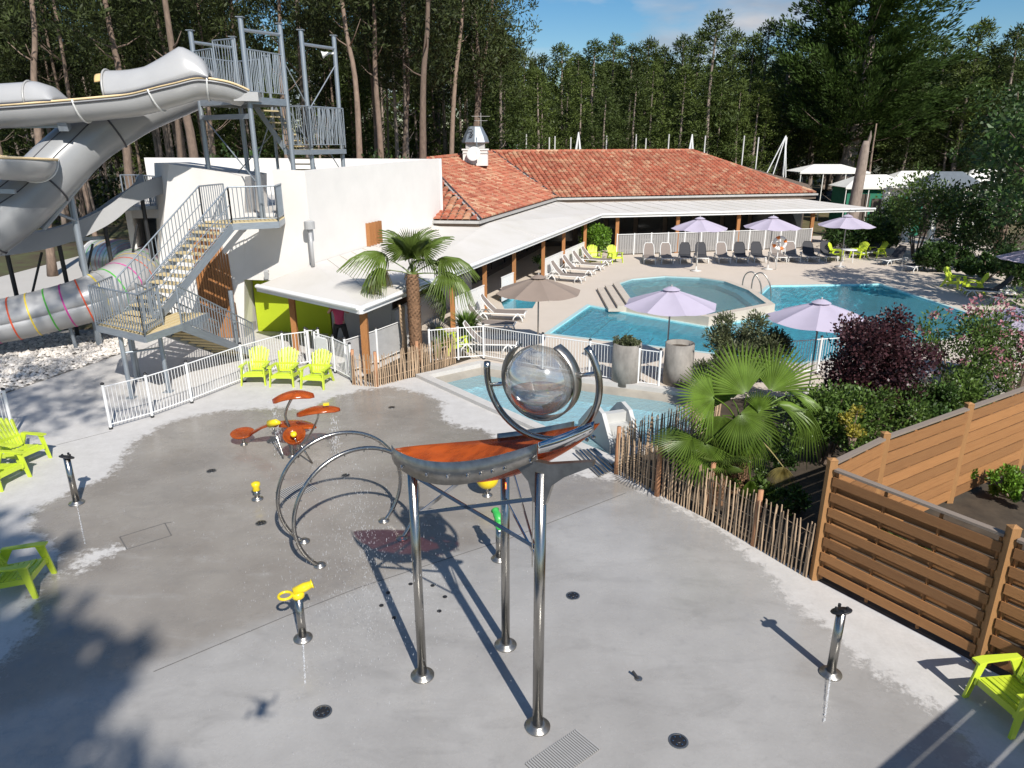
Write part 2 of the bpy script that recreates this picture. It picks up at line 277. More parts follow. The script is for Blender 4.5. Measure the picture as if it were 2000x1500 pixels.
# ------------------------------------------------------------------ mesh helpers
def V(*a): return Vector(a)
class MB:
    def __init__(s): s.v = []; s.f = []
    def add(s, vs, fs):
        k = len(s.v); s.v += [tuple(x) for x in vs]; s.f += [tuple(i+k for i in f) for f in fs]; return s
    def box(s, c, sz, rz=0, rx=0, ry=0):
        m = Matrix.Translation(c) @ Matrix.Rotation(rz, 4, 'Z') @ Matrix.Rotation(ry, 4, 'Y') @ Matrix.Rotation(rx, 4, 'X')
        a, b, c_ = sz[0]/2, sz[1]/2, sz[2]/2
        return s.add([m @ Vector((x, y, z)) for z in (-c_, c_) for y in (-b, b) for x in (-a, a)],
                     [(0, 2, 3, 1), (4, 5, 7, 6), (0, 1, 5, 4), (2, 6, 7, 3), (0, 4, 6, 2), (1, 3, 7, 5)])
    def beam(s, p0, p1, w_, h_):
        p0, p1 = Vector(p0), Vector(p1); d = p1-p0
        m = beam_matrix(p0, p1, w_, h_)
        return s.add([m @ Vector((x, y, z)) for z in (-.5, .5) for y in (-.5, .5) for x in (-.5, .5)],
                     [(0, 2, 3, 1), (4, 5, 7, 6), (0, 1, 5, 4), (2, 6, 7, 3), (0, 4, 6, 2), (1, 3, 7, 5)])
    def tube(s, pts, r, n=8, caps=True, closed=False):
        pts = [Vector(p) for p in pts]; N_ = len(pts); rs = r if isinstance(r, (list, tuple)) else [r]*N_
        k = len(s.v); up = None
        for i, p in enumerate(pts):
            a = pts[(i-1) % N_] if (i > 0 or closed) else pts[0]; b = pts[(i+1) % N_] if (i < N_-1 or closed) else pts[-1]
            t = (b-a).normalized()
            if up is None: up = t.orthogonal().normalized()
            up = (up - t*up.dot(t)).normalized(); q = t.cross(up)
            for j in range(n):
                an = 2*math.pi*j/n; s.v.append(tuple(p+(up*math.cos(an)+q*math.sin(an))*rs[i]))
        for i in range(N_ if closed else N_-1):
            i2 = (i+1) % N_
            for j in range(n): s.f.append((k+i*n+j, k+i*n+(j+1) % n, k+i2*n+(j+1) % n, k+i2*n+j))
        if caps and not closed: s.f.append(tuple(k+j for j in range(n))[::-1]); s.f.append(tuple(k+(N_-1)*n+j for j in range(n)))
        return s
    def lathe(s, prof, n=24, c=(0, 0, 0), axis=None, cap=True):
        k = len(s.v); q = Vector((0, 0, 1)).rotation_difference(Vector(axis)) if axis else None
        for r, z in prof:
            for j in range(n):
                a = 2*math.pi*j/n; p = Vector((r*math.cos(a), r*math.sin(a), z))
                if q: p = q @ p
                s.v.append(tuple(p+Vector(c)))
        for i in range(len(prof)-1):
            for j in range(n): s.f.append((k+i*n+j, k+i*n+(j+1) % n, k+(i+1)*n+(j+1) % n, k+(i+1)*n+j))
        if cap:
            if prof[0][0] > 1e-4: s.f.append(tuple(k+j for j in range(n))[::-1])
            if prof[-1][0] > 1e-4: s.f.append(tuple(k+(len(prof)-1)*n+j for j in range(n)))
        return s
    def slab(s, top, th, down=None):      # polygon of 3D points, thickened downward
        n = len(top); k = len(s.v); tri = tessellate_polygon([[Vector((p[0], p[1], 0)) for p in top]])
        s.v += [tuple(p) for p in top]+[(p[0], p[1], p[2]-th) for p in top]
        for t in tri:
            a, b, c = [Vector(top[i][:2]) for i in t]
            if (b-a).cross(c-a) < 0: t = t[::-1]
            s.f.append(tuple(k+i for i in t)); s.f.append(tuple(k+n+i for i in t[::-1]))
        ar = sum(top[i][0]*top[(i+1) % n][1]-top[(i+1) % n][0]*top[i][1] for i in range(n))
        for i in range(n):
            j = (i+1) % n; q = (k+i, k+n+i, k+n+j, k+j)
            s.f.append(q if ar > 0 else q[::-1])
        return s
    def mesh(s, name, m, smooth=False):
        me = bpy.data.meshes.new(name); me.from_pydata(s.v, [], s.f); me.materials.append(M[m] if isinstance(m, str) else m)
        if smooth: me.polygons.foreach_set('use_smooth', [True]*len(me.polygons))
        me.update(); return me
def beam_matrix(p0, p1, w_, h_):
    p0, p1 = Vector(p0), Vector(p1); d = p1-p0; x = d.normalized()
    z = Vector((0, 0, 1)); z = z - x*z.dot(x)
    if z.length < 1e-3: z = Vector((0, 1, 0)); z = z-x*z.dot(x)
    z.normalize(); y = z.cross(x)
    m = Matrix.Identity(4); L_ = d.length
    for i in range(3): m[i][0] = x[i]*L_; m[i][1] = y[i]*w_; m[i][2] = z[i]*h_; m[i][3] = (p0[i]+p1[i])/2
    return m
def tag(o, label=None, cat=None, group=None, kind=None):
    if label: o['label'] = label
    if cat: o['category'] = cat
    if group: o['group'] = group
    if kind: o['kind'] = kind
    return o
def thing(name, loc, label, cat, group=None, rz=0):
    o = bpy.data.objects.new(name, None); C.objects.link(o); o.location = loc; o.rotation_euler = (0, 0, rz); o.empty_display_size = .2
    return tag(o, label, cat, group)
def obj(name, me, parent=None, loc=None, rz=0):
    o = bpy.data.objects.new(name, me); C.objects.link(o)
    if parent: o.parent = parent
    if loc is not None: o.location = loc
    if rz: o.rotation_euler = (0, 0, rz)
    return o
def wroot(p):
    l = Vector((0, 0, 0))
    while p: l += p.location; p = p.parent
    return l
def wb(name, mb, m, parent=None, smooth=False, kind=None):      # verts given in world coordinates (parents carry no rotation)
    o = obj(name, mb.mesh(name, m, smooth), parent)
    if parent: o.data.transform(Matrix.Translation(-wroot(parent)))
    if kind: o['kind'] = kind
    return o
def lb(name, mb, m, parent=None, smooth=False): return obj(name, mb.mesh(name, m, smooth), parent)
_cube = {}
def cube(m):
    if m not in _cube: _cube[m] = MB().box((0, 0, 0), (1, 1, 1)).mesh('block_'+m, m)
    return _cube[m]
def bar(name, parent, m, p0, p1, w_, h_, world=True):          # one box-shaped piece sharing a mesh
    o = obj(name, cube(m), parent); mm = beam_matrix(p0, p1, w_, h_)
    if world and parent: mm = Matrix.Translation(-wroot(parent)) @ mm
    o.matrix_basis = mm; return o
_cyl = {}
def rod(name, parent, m, p0, p1, r, world=True, n=10):
    if (m, n) not in _cyl: _cyl[(m, n)] = MB().tube([(-.5, 0, 0), (.5, 0, 0)], .5, n).mesh('rod_'+m, m, n > 6)
    o = obj(name, _cyl[(m, n)], parent); mm = beam_matrix(p0, p1, 2*r, 2*r)
    if world and parent: mm = Matrix.Translation(-wroot(parent)) @ mm
    o.matrix_basis = mm; return o
def copy_tree(o, parent=None):
    c = o.copy(); C.objects.link(c); c.parent = parent
    for ch in o.children: copy_tree(ch, c)
    return c
def place(proto, used, loc, rz, label, group=None, scale=None):
    o = proto if not used else copy_tree(proto)
    o.location = loc; o.rotation_euler = (0, 0, rz); o['label'] = label
    if group: o['group'] = group
    if scale: o.scale = (scale,)*3
    return o
def smooth_path(pts, k=6, closed=False):
    pts = [Vector(p) for p in pts]; out = []; n = len(pts)
    for i in range(n if closed else n-1):
        g = (lambda j: pts[j % n]) if closed else (lambda j: pts[max(0, min(n-1, j))])
        p0, p1, p2, p3 = g(i-1), g(i), g(i+1), g(i+2)
        for q in range(k):
            t = q/k; out.append(.5*((2*p1)+(p2-p0)*t+(2*p0-5*p1+4*p2-p3)*t*t+(3*p1-p0-3*p2+p3)*t**3))
    if not closed: out.append(pts[-1])
    return out
ORD = ['first', 'second', 'third', 'fourth', 'fifth', 'sixth', 'seventh', 'eighth', 'ninth', 'tenth', 'eleventh', 'twelfth', 'thirteenth']

# ------------------------------------------------------------------ the ground: forest floor, splash pad, pool deck, pools
def xy(p): return Vector((p[0], p[1], 0))
def flat(name, outer, m, z=0, holes=(), parent=None, kind='structure'):
    loops = [[Vector((p[0], p[1], 0)) for p in outer]]+[[Vector((p[0], p[1], 0)) for p in h] for h in holes]
    allv = [p for l in loops for p in l]; tri = tessellate_polygon(loops)
    fs = []
    for t in tri:
        a, b, c = [allv[i] for i in t]
        fs.append(tuple(t) if (b-a).cross(c-a).z > 0 else tuple(t[::-1]))
    mb = MB(); mb.v = [(p.x, p.y, z) for p in allv]; mb.f = fs
    o = wb(name, mb, m, parent)
    if kind: o['kind'] = kind
    return o
def inset(poly, d):       # CCW polygon, inward
    n = len(poly); out = []
    for i in range(n):
        a, b, c = [Vector((poly[(i+k-1) % n][0], poly[(i+k-1) % n][1])) for k in range(3)]
        e1 = (b-a).normalized(); e2 = (c-b).normalized(); n1 = Vector((-e1.y, e1.x)); n2 = Vector((-e2.y, e2.x))
        k = n1+n2; k = k/max(.35, k.dot(n1)); p = b+k*d; out.append(Vector((p.x, p.y, 0)))
    return out
def ccw(poly):
    n = len(poly); a = sum(poly[i][0]*poly[(i+1) % n][1]-poly[(i+1) % n][0]*poly[i][1] for i in range(n))
    return list(poly) if a > 0 else list(poly)[::-1]
def ring(mb, A, za, B, zb):      # band between two loops of equal length (A outer)
    n = len(A); k = len(mb.v); mb.v += [(p[0], p[1], za) for p in A]+[(p[0], p[1], zb) for p in B]
    for i in range(n):
        j = (i+1) % n; mb.f.append((k+i, k+j, k+n+j, k+n+i))
    return mb
flat('ground', [(-420, -120), (420, -120), (420, 700), (-420, 700)], 'forest_floor', -.03, [[(-3.7, 13), (29, 13), (29, 46), (-3.7, 46)]])
KP = ccw([U(812, 737), U(938, 710), U(1120, 738), U(1310, 762), V(5.25, 17.7, 0), V(4.75, 15.7, 0), U(1196, 912)])
GR = [U(262, 648), U(240, 690), U(130, 728), U(0, 772)]
PAD = [V(-26, -3, 0), V(9.5, -3, 0), V(9.2, 3.3, 0), V(4.66, 9.62, 0), V(KP[0].x, KP[0].y, 0)]
kpL = U(812, 737); kpB = U(1196, 912)
PAD = [V(-26, -3, 0), V(9.5, -3, 0), V(9.2, 3.3, 0), V(4.66, 9.62, 0), kpB, kpL, V(-3.5, 19.9, 0), V(-3.5, 27, 0), V(-12.2, 27, 0)]+GR+[V(-26, 15.5, 0)]
# the pad is a fine grid so that its wet patches (a float attribute) follow what the jets have soaked
px_wet = [(232, 905), (262, 862), (330, 824), (430, 802), (540, 797), (600, 800), (645, 778), (700, 762), (760, 757), (820, 765), (862, 785), (866, 822), (935, 838), (985, 858), (1075, 912), (1120, 925), (1200, 925),
          (1260, 960), (1350, 1005), (1425, 1050), (1480, 1100), (1530, 1160), (1600, 1215), (1680, 1290), (1760, 1345), (1840, 1395), (1890, 1440), (1990, 1640), (1500, 1900), (800, 1900), (-60, 1560), (-40, 1330), (60, 1240), (70, 1150), (120, 1080), (60, 1030), (60, 1000), (130, 962), (205, 935)]
WET = [U(*p) for p in px_wet]
DRYS = [[U(*p) for p in q] for q in ([(240, 1072), (150, 1118), (158, 1080), (215, 1068)], [(1090, 893), (1150, 905), (1215, 935), (1165, 935), (1075, 918)], [(868, 800), (935, 800), (985, 845), (900, 835)])]
def sdist(p, poly):
    n = len(poly); d = 1e9; ins = False
    for i in range(n):
        a, b = poly[i], poly[(i+1) % n]; ax, ay, bx, by = a[0], a[1], b[0], b[1]
        ex, ey = bx-ax, by-ay; t = max(0, min(1, ((p[0]-ax)*ex+(p[1]-ay)*ey)/(ex*ex+ey*ey+1e-12)))
        q = (p[0]-ax-ex*t)**2+(p[1]-ay-ey*t)**2
        if q < d: d = q
        if (ay > p[1]) != (by > p[1]) and p[0] < (bx-ax)*(p[1]-ay)/(by-ay)+ax: ins = not ins
    d = math.sqrt(d); return d if ins else -d
def pad():
    o = flat('splash_pad_floor', PAD, 'pad', 0)
    bm = bmesh.new(); bm.from_mesh(o.data)
    for ax, lo, hi, st in ((0, -11.5, 8.5, .2), (1, 4.0, 21, .2)):
        x = lo
        while x <= hi:
            co = [0, 0, 0]; no = [0, 0, 0]; co[ax] = x; no[ax] = 1
            bmesh.ops.bisect_plane(bm, geom=bm.verts[:]+bm.edges[:]+bm.faces[:], plane_co=co, plane_no=no); x += st
    bm.to_mesh(o.data); bm.free(); me = o.data
    a = me.attributes.new('wet', 'FLOAT', 'POINT'); b = me.attributes.new('slab', 'FLOAT', 'POINT')
    j0, j1 = U(1215, 965), U(560, 1200); e = (j1-j0).normalized()
    wv, sv = [], []
    for v in me.vertices:
        p = v.co; d = sdist(p, WET)
        for q in DRYS:
            d = min(d, -sdist(p, q)) if d > -.5 else d
        wv.append(max(0, min(1, .5+d/1.1)))
        s_ = e.x*(p.y-j0.y)-e.y*(p.x-j0.x); sv.append(max(0, min(1, .5+s_/.25)))
    a.data.foreach_set('value', wv); b.data.foreach_set('value', sv)
    return o
pad()
def groove(pts, w_=.012):
    mb = MB()
    for a, b in zip(pts, pts[1:]): mb.beam(a+V(0, 0, .002), b+V(0, 0, .002), w_, .004)
    o = wb('expansion_joint', mb, 'joint'); o['kind'] = 'structure'; return o
groove([U(1222, 963), U(1000, 1050), U(700, 1148), U(560, 1203), U(300, 1312)])
groove([U(335, 1020), U(322, 1022), U(335, 1046), U(248, 1073), U(234, 1049), U(322, 1022)], .018)
groove([U(218, 842), U(100, 872), U(0, 900)], .008)
pot_edge = V(5.25, 17.7, 0)
MP_R = [U(*p, .35) for p in ((1474, 566), (1514, 594), (1385, 619), (1224, 592))]
MP = [U(1062, 652), U(1565, 712), U(1985, 640), U(1720, 553), U(1498, 557)]+[xy(p) for p in MP_R]+[U(1147, 594)]
MP = ccw(MP)
FB1 = ccw([U(975, 583), U(1052, 580), U(1040, 602), U(985, 603)])
DECK = [V(-3.5, 27, 0), V(-3.5, 19.9, 0), U(938, 710)+V(-1.2, -.75, 0), U(938, 710), U(1120, 738), U(1310, 762), V(5.25, 17.7, 0), V(9, 18.2, 0), V(31, 17, 0), V(31, 52, 0), V(-3.5, 52, 0)]
flat('pool_deck', DECK, 'deck', 0, [MP, FB1])
flat('planting_bed', [kpB, V(4.66, 9.62, 0), V(9.2, 3.3, 0), V(31, 2, 0), V(31, 17, 0), V(9, 18.2, 0), V(5.25, 17.7, 0), V(4.75, 15.7, 0)], 'soil', .0)
flat('palm_bed', [U(812, 737)+V(.05, .1, 0), U(735, 755)+V(0, .1, 0), V(-4.5, 19.5, 0), V(-3.6, 21.6, 0), V(-1.9, 23.0, 0), U(938, 710)+V(-.3, .5, 0)], 'soil', .006)
flat('service_yard', [V(-3.5, 27, 0), V(-3.5, 52, 0), V(-26, 52, 0), V(-26, 27, 0)], 'path', -.012)
flat('gravel_bed', [GR[0], GR[1], GR[2], GR[3], V(-26, 15.5, 0), V(-26, 24.0, 0), V(-12.2, 25.5, 0)], 'gravel_bed', -.008)
flat('lawn', [V(-12.2, 25.6, 0), V(-26, 24.1, 0), V(-60, 24, 0), V(-60, 40, 0), V(-12.2, 30, 0)], 'lawn', -.02)
flat('car_park', [V(14, 53, 0), V(60, 53, 0), V(70, 74, 0), V(14, 70, 0)], 'lawn', -.02)
# white stones in the gravel bed, piled into real relief
def stones():
    rnd = random.Random(3); mb = MB(); P = [Vector(p[:2]) for p in [GR[0], GR[1], GR[2], GR[3], (-20, 16.3), (-20, 23.5), (-12.2, 25.3)]]
    n = 0
    while n < 9000:
        x, y = rnd.uniform(-20, -11), rnd.uniform(16, 25.5)
        if sdist((x, y), P) < .02: continue
        n += 1; s = rnd.uniform(.035, .085); sz = s*rnd.uniform(.5, .8); a = rnd.uniform(0, 6.28); ca, sa = math.cos(a)*s, math.sin(a)*s; k = rnd.uniform(.6, 1)
        z = rnd.uniform(0, .05)
        mb.add([(x+ca, y+sa, z), (x-sa*k, y+ca*k, z), (x-ca, y-sa, z), (x+sa*k, y-ca*k, z), (x+ca*.3, y+sa*.3, z+sz), (x-ca*.4, y-sa*.3, z+sz*.9)],
               [(0, 1, 4), (1, 2, 5), (1, 5, 4), (2, 3, 5), (3, 0, 4), (3, 4, 5)])
    o = wb('white_pebbles', mb, 'pebble'); o['kind'] = 'stuff'
    o['label'] = 'loose white stones spread under the striped tube slide'; o['category'] = 'gravel'
stones()
# kids' pool
kp = thing('paddling_pool', (1.5, 17, 0), 'shallow paddling pool with pale rippled water and concrete kerb beside the splash pad', 'paddling pool')
K1 = inset(KP, .26); K2 = inset(KP, .34); K3 = inset(KP, .95)
mb = MB(); ring(mb, KP, -.02, KP, .10); ring(mb, KP, .10, K1, .10); ring(mb, K1, .10, K1, -.06); wb('kerb', mb, 'kerb', kp)
mb = MB(); ring(mb, K1, -.03, K3, -.34); wb('sloping_apron', mb, 'apron', kp)
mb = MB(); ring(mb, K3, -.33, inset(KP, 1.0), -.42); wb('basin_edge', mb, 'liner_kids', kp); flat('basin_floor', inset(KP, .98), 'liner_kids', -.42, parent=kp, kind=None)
flat('pool_water', K1, 'water_kids', -.16, kind='structure')
# main pool
mp_ = thing('swimming_pool', (10, 27, 0), 'large turquoise swimming pool surrounded by a beige deck', 'swimming pool')
mb = MB(); Q = inset(MP, .16); ring(mb, MP, .003, Q, .003); wb('coping', mb, 'mosaic_pale', mp_)
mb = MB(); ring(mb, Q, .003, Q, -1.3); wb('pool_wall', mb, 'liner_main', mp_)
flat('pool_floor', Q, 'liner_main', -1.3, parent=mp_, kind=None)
flat('pool_water', inset(MP, .15), 'water_main', -.05, kind='structure')
e0, e1 = U(1062, 652), U(1147, 594); ed = (e1-e0).normalized(); en = Vector((ed.y, -ed.x, 0))
for i in range(5):
    a = e0+en*(i*.95+.25)+ed*.1; b = e1+en*(i*.95+.25)-ed*(.3+.25*i)
    z = -.22-.2*i
    mb = MB(); mb.slab([(a.x, a.y, z), (a.x+en.x*.95, a.y+en.y*.95, z), (b.x+en.x*.95, b.y+en.y*.95, z), (b.x, b.y, z)], 1.3+z)
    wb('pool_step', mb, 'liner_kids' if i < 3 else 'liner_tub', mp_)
    mb = MB(); mb.beam(Vector((a.x, a.y, z+.004))+en*.03, Vector((b.x, b.y, z+.004))+en*.03, .05, .006); wb('step_nosing', mb, 'flume_dark', mp_)
mb = MB(); ring(mb, FB1, .0, FB1, -.15); o = wb('footbath_edge', mb, 'liner_tub'); o['kind'] = 'structure'
flat('footbath_water', FB1, 'water_main', -.04); flat('footbath_floor', FB1, 'liner_main', -.15)
# raised tub with two steps
RT = ccw([U(*p, .35) for p in ((1197, 552), (1225, 543), (1295, 537), (1370, 540), (1425, 548), (1474, 566), (1514, 594), (1385, 619), (1224, 592))])
tub = thing('raised_pool', (RT[0].x, RT[0].y, 0), 'raised shallow pool with beige steps and pale rim inside the large pool', 'raised pool')
r1 = inset(RT, .30); r2 = inset(RT, .75)
mb = MB(); ring(mb, RT, -1.2, RT, .35); ring(mb, RT, .35, r1, .35); wb('rim', mb, 'kerb_beige', tub)
mb = MB(); ring(mb, r1, .35, r1, .20); ring(mb, r1, .20, r2, .19); ring(mb, r2, .19, r2, -.4); wb('inner_ledge', mb, 'mosaic_pale', tub)
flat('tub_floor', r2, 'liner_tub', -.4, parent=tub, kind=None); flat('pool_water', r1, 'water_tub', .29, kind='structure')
s0, s1 = U(1197, 552, .35), U(1224, 592, .35); sd = (s1-s0).normalized(); sn = Vector((-sd.y, sd.x, 0))
if sn.x > 0: sn = -sn
for i in range(2):
    a, b = xy(s0)+sn*(.36*i), xy(s1)+sn*(.36*i); z = .245-.12*i
    mb = MB(); mb.slab([(a.x, a.y, z), (b.x, b.y, z), (b.x+sn.x*.36, b.y+sn.y*.36, z), (a.x+sn.x*.36, a.y+sn.y*.36, z)][::1], z); wb('step', mb, 'kerb_beige', tub)
wl = MB()
p0, p1 = U(1425, 548, .35), U(1474, 566, .35)
# ladder with two hoops into the large pool
lad = thing('pool_ladder', U(1475, 566, .35), 'curved stainless handrails of the pool ladder beside the raised pool', 'pool ladder')
for px, py in ((1449, 566), (1467, 568)):
    b = U(px, py, .1); mb = MB(); q = Vector((.75, -.45, 0))
    mb.tube(smooth_path([b, b+V(.02, 0, .5), b+q*.18+V(0, 0, .78), b+q*.5+V(0, 0, .82), b+q*.85+V(0, 0, .45), b+q*1.0+V(0, 0, -.1), b+q*1.02+V(0, 0, -.9)], 5), .03, 8); wb('handrail', mb, 'steel_dark', lad, True)
# small concrete slide with steps standing in the paddling pool
ks = thing('pool_slide', U(1195, 860, -.3), 'small pale grey toddler slide with steps in the paddling pool', 'slide')
a = U(1190, 868, -.3); d = Vector((-.35, .94, 0)); n_ = Vector((.94, .35, 0))
prof = [(-.75, -.4), (-.75, .05), (-.30, .62), (.05, .70), (.25, .62), (.9, .0), (.9, -.4)]
for s_ in (-.34, .34):
    mb = MB(); pp = [a+d*x+V(0, 0, z+.32) for x, z in prof]; k = len(pp)
    mb.add([p+n_*(s_-.05) for p in pp]+[p+n_*(s_+.05) for p in pp], [tuple(range(k)), tuple(range(2*k-1, k-1, -1))]+[(i, k+i, k+(i+1) % k, (i+1) % k) for i in range(k)]); wb('side_wall', mb, 'slide_plastic', ks)
for i in range(4):
    mb = MB(); p = a+d*(-.62+.16*i)+V(0, 0, .1+.12*i); mb.box(p, (.58, .16, .12+.24*i), math.atan2(n_.y, n_.x)); wb('step', mb, 'slide_plastic', ks)
mb = MB(); p = [a+d*x+V(0, 0, z+.25) for x, z in ((.0, .5), (.25, .46), (.9, -.1))]
for i in range(2): mb.add([p[i]-n_*.29, p[i]+n_*.29, p[i+1]+n_*.29, p[i+1]-n_*.29], [(0, 1, 2, 3)])
wb('chute', mb, 'white_plastic', ks)

# ------------------------------------------------------------------ white building with roof terrace
def wall(mb, pts, z0, z1, th=.2, z1b=None):      # vertical wall from plan point to plan point; z1 may differ at the ends
    for (a, b) in zip(pts, pts[1:]):
        a, b = Vector(a[:2]), Vector(b[:2]); d = (b-a).normalized(); n = Vector((-d.y, d.x))*th
        zb = z1 if z1b is None else z1b
        q = [a, b, b+n, a+n]; zt = [z1, zb, zb, z1]
        mb.add([(p.x, p.y, z0) for p in q]+[(p.x, p.y, z) for p, z in zip(q, zt)], [(0, 3, 2, 1), (4, 5, 6, 7), (0, 1, 5, 4), (1, 2, 6, 5), (2, 3, 7, 6), (3, 0, 4, 7)])
    return mb
WB = thing('white_building', (-8, 26, 0), 'white rendered two storey building with a roof terrace behind the stairs', 'building')
A = (-6.65, 23.5); B = (-3.3, 33.7)
mb = wall(MB(), [A, B], 2.05, 5.60, .2, 5.74); wb('wall', mb, 'plaster', WB)
mb = wall(MB(), [(-7.75, 23.68), (A[0]-.002, A[1]-.001)], 2.05, 5.63, .2, 5.60); wb('wall', mb, 'plaster', WB)
mb = wall(MB(), [(-9.45, 23.95), (-7.752, 23.68)], 2.05, 4.25, .2); wb('wall', mb, 'plaster', WB)
mb = wall(MB(), [B, (-16.6, 33.6)], 2.2, 5.72, .2, 5.78); wb('wall', mb, 'plaster', WB)
# leaning block left of the landing
T = [Y(478, 345, 23.75), Y(368, 326, 24.0), Y(330, 320, 24.05), Y(301, 318, 26.0), V(-12.0, 27.5, 5.75), V(-8.9, 26.6, 5.4)]
Bt = [V(-9.45, 24.02, 0), V(-11.0, 24.08, 0), V(-12.75, 24.2, 0), V(-13.5, 26.4, 0), V(-13.2, 28, 0), V(-9.4, 26.6, 0)]
mb = MB(); n = len(T); mb.add(Bt+T, [tuple(range(n, 2*n))[::-1]]+[(i, (i+1) % n, n+(i+1) % n, n+i)[::-1] for i in range(n)]); wb('stair_block', mb, 'plaster', WB)
mb = MB().slab([(-13.6, 25.7, 4.2), (-9.4, 26.0, 4.2), (-9.4, 24.15, 4.2), (-7.9, 23.9, 4.2), (-6.8, 23.8, 4.2), (-3.5, 33.6, 4.2), (-16.6, 33.5, 4.2)], .3); wb('roof_terrace', mb, 'kerb', WB)
mb = wall(MB(), [(-16.6, 33.6), (-13.7, 25.6)], 2.2, 4.6, .2, 4.4); wb('wall', mb, 'plaster', WB)
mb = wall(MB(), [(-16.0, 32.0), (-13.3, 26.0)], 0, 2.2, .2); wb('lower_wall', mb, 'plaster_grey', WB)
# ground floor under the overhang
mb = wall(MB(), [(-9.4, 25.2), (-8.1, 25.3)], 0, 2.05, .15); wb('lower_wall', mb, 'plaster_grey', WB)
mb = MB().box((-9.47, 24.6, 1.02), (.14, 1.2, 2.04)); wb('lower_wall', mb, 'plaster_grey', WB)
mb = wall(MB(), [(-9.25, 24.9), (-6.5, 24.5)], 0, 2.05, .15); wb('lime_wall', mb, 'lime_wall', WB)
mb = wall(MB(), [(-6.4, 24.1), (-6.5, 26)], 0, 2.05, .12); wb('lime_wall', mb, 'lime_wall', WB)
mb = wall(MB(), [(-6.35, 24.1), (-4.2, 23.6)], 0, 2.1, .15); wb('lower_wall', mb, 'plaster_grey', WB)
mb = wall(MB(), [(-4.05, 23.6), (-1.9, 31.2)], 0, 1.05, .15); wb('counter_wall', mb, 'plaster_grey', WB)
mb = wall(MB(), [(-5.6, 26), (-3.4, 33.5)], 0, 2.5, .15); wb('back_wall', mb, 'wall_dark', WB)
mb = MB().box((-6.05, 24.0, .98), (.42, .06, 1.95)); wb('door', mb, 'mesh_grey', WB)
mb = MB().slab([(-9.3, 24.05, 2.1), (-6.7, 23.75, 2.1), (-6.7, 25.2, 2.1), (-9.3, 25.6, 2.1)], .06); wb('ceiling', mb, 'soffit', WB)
# slatted timber cladding beside the stairs, each board its own piece
clad = Vector((-9.58, 23.93, 0)); cl2 = Vector((-10.80, 23.98, 0))
for i in range(13):
    t = (i+.5)/13; p = clad.lerp(cl2, t)
    bar('board', WB, 'wood_door', p+V(0, -.02, .02), p+V(0, -.02, 3.72), .075, .03)
bar('door_bar', WB, 'steel_polished', V(-10.35, 23.86, 1.05), V(-9.85, 23.86, 1.05), .03, .03)
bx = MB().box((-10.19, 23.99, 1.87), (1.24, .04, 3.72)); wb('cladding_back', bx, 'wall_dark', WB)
# small timber shutter and vent pipe on the bright wall
def onwall(px, py, off=0):
    d = Vector(ray(px, py)); a, b = Vector(A), Vector(B); e = (b-a).normalized(); n = Vector((e.y, -e.x)); k = (a+n*off).dot(n)
    t = k/(d.x*n.x+d.y*n.y); return Vector((0, 0, H))+d*t
s0, s1 = onwall(711, 434), onwall(741, 431)
for i in range(5):
    p = s0.lerp(s1, (i+.5)/5); n = Vector((.95, -.31, 0)); bar('shutter_board', WB, 'wood_door', Vector((p.x, p.y, 2.75))+n*.03, Vector((p.x, p.y, s0.z-.05))+n*.03, .22, .04)
vp = onwall(611, 512, .18); vt = onwall(606, 450, .18); vent = thing('vent_pipe', (vp.x, vp.y, 2.7), 'grey vent pipe with round cowl on the bright white wall', 'vent pipe')
mb = MB().tube([(vp.x, vp.y, 2.62), (vp.x, vp.y, vt.z)], .06, 12); wb('pipe', mb, 'flume', vent, True)
mb = MB().lathe([(.10, 0), (.10, .06), (.17, .07), (.17, .30), (.14, .32)], 16, (vp.x, vp.y, vt.z-.02)); wb('cowl', mb, 'flume', vent)
cmr = onwall(605, 530, 0); p = Y(522, 535, 23.55); sp_ = thing('wall_speaker', p, 'small grey speaker fixed to the white wall under the landing', 'speaker')
wb('bracket', MB().box(p+V(.02, 0, .09), (.05, .16, .05)), 'gutter', sp_); wb('housing', MB().box(p+V(0, -.1, 0), (.14, .16, .26), .3, .25), 'mesh_grey', sp_)

# ------------------------------------------------------------------ veranda roof
FA, FB, FC, FD = V(-8.2, 22.6, 2.12), V(-4.3, 19.45, 2.12), V(5.0, 42.3, 2.46), V(23.0, 46.6, 2.42)
ver = thing('veranda', (0, 30, 0), 'long flat cream veranda roof with white fascia on timber posts round the restaurant', 'veranda')
top = [FA, FB, FC, FD, V(17.5, 51.5, 2.95), V(2.9, 47.0, 2.9), V(-1.2, 33.6, 2.9), V(-3.27, 33.6, 2.9), V(-6.63, 23.47, 2.66)]
mb = MB().slab(top, .10); wb('roof_sheet', mb, 'awning', ver)
for a, b in ((FA, FB), (FB, FC), (FC, FD)):
    n = (b-a).normalized(); q = Vector((n.y, -n.x, 0)); mb = MB()
    mb.beam(a+q*.04-n*.04+V(0, 0, -.085), b+q*.04+n*.04+V(0, 0, -.085), .07, .23); wb('fascia', mb, 'white_paint', ver)
    mb = MB(); mb.tube([a+q*.10+V(0, 0, -.03), b+q*.10+V(0, 0, -.03)], .06, 8); wb('gutter', mb, 'white_paint', ver)
for i in range(1, 24):      # standing seams of the sheeting between wall and edge
    t = i/24; a = FB.lerp(FC, t); 
    if t < .56: b = V(-6.6, 23.47, 2.67).lerp(V(-3.3, 33.6, 2.91), t/.56)
    else: b = V(-1.2, 33.6, 2.91).lerp(V(2.9, 47.0, 2.91), (t-.56)/.44)
    mb = MB().beam(a+V(0, 0, .006), b+V(0, 0, .006), .025, .02); wb('roof_seam', mb, 'awning', ver)
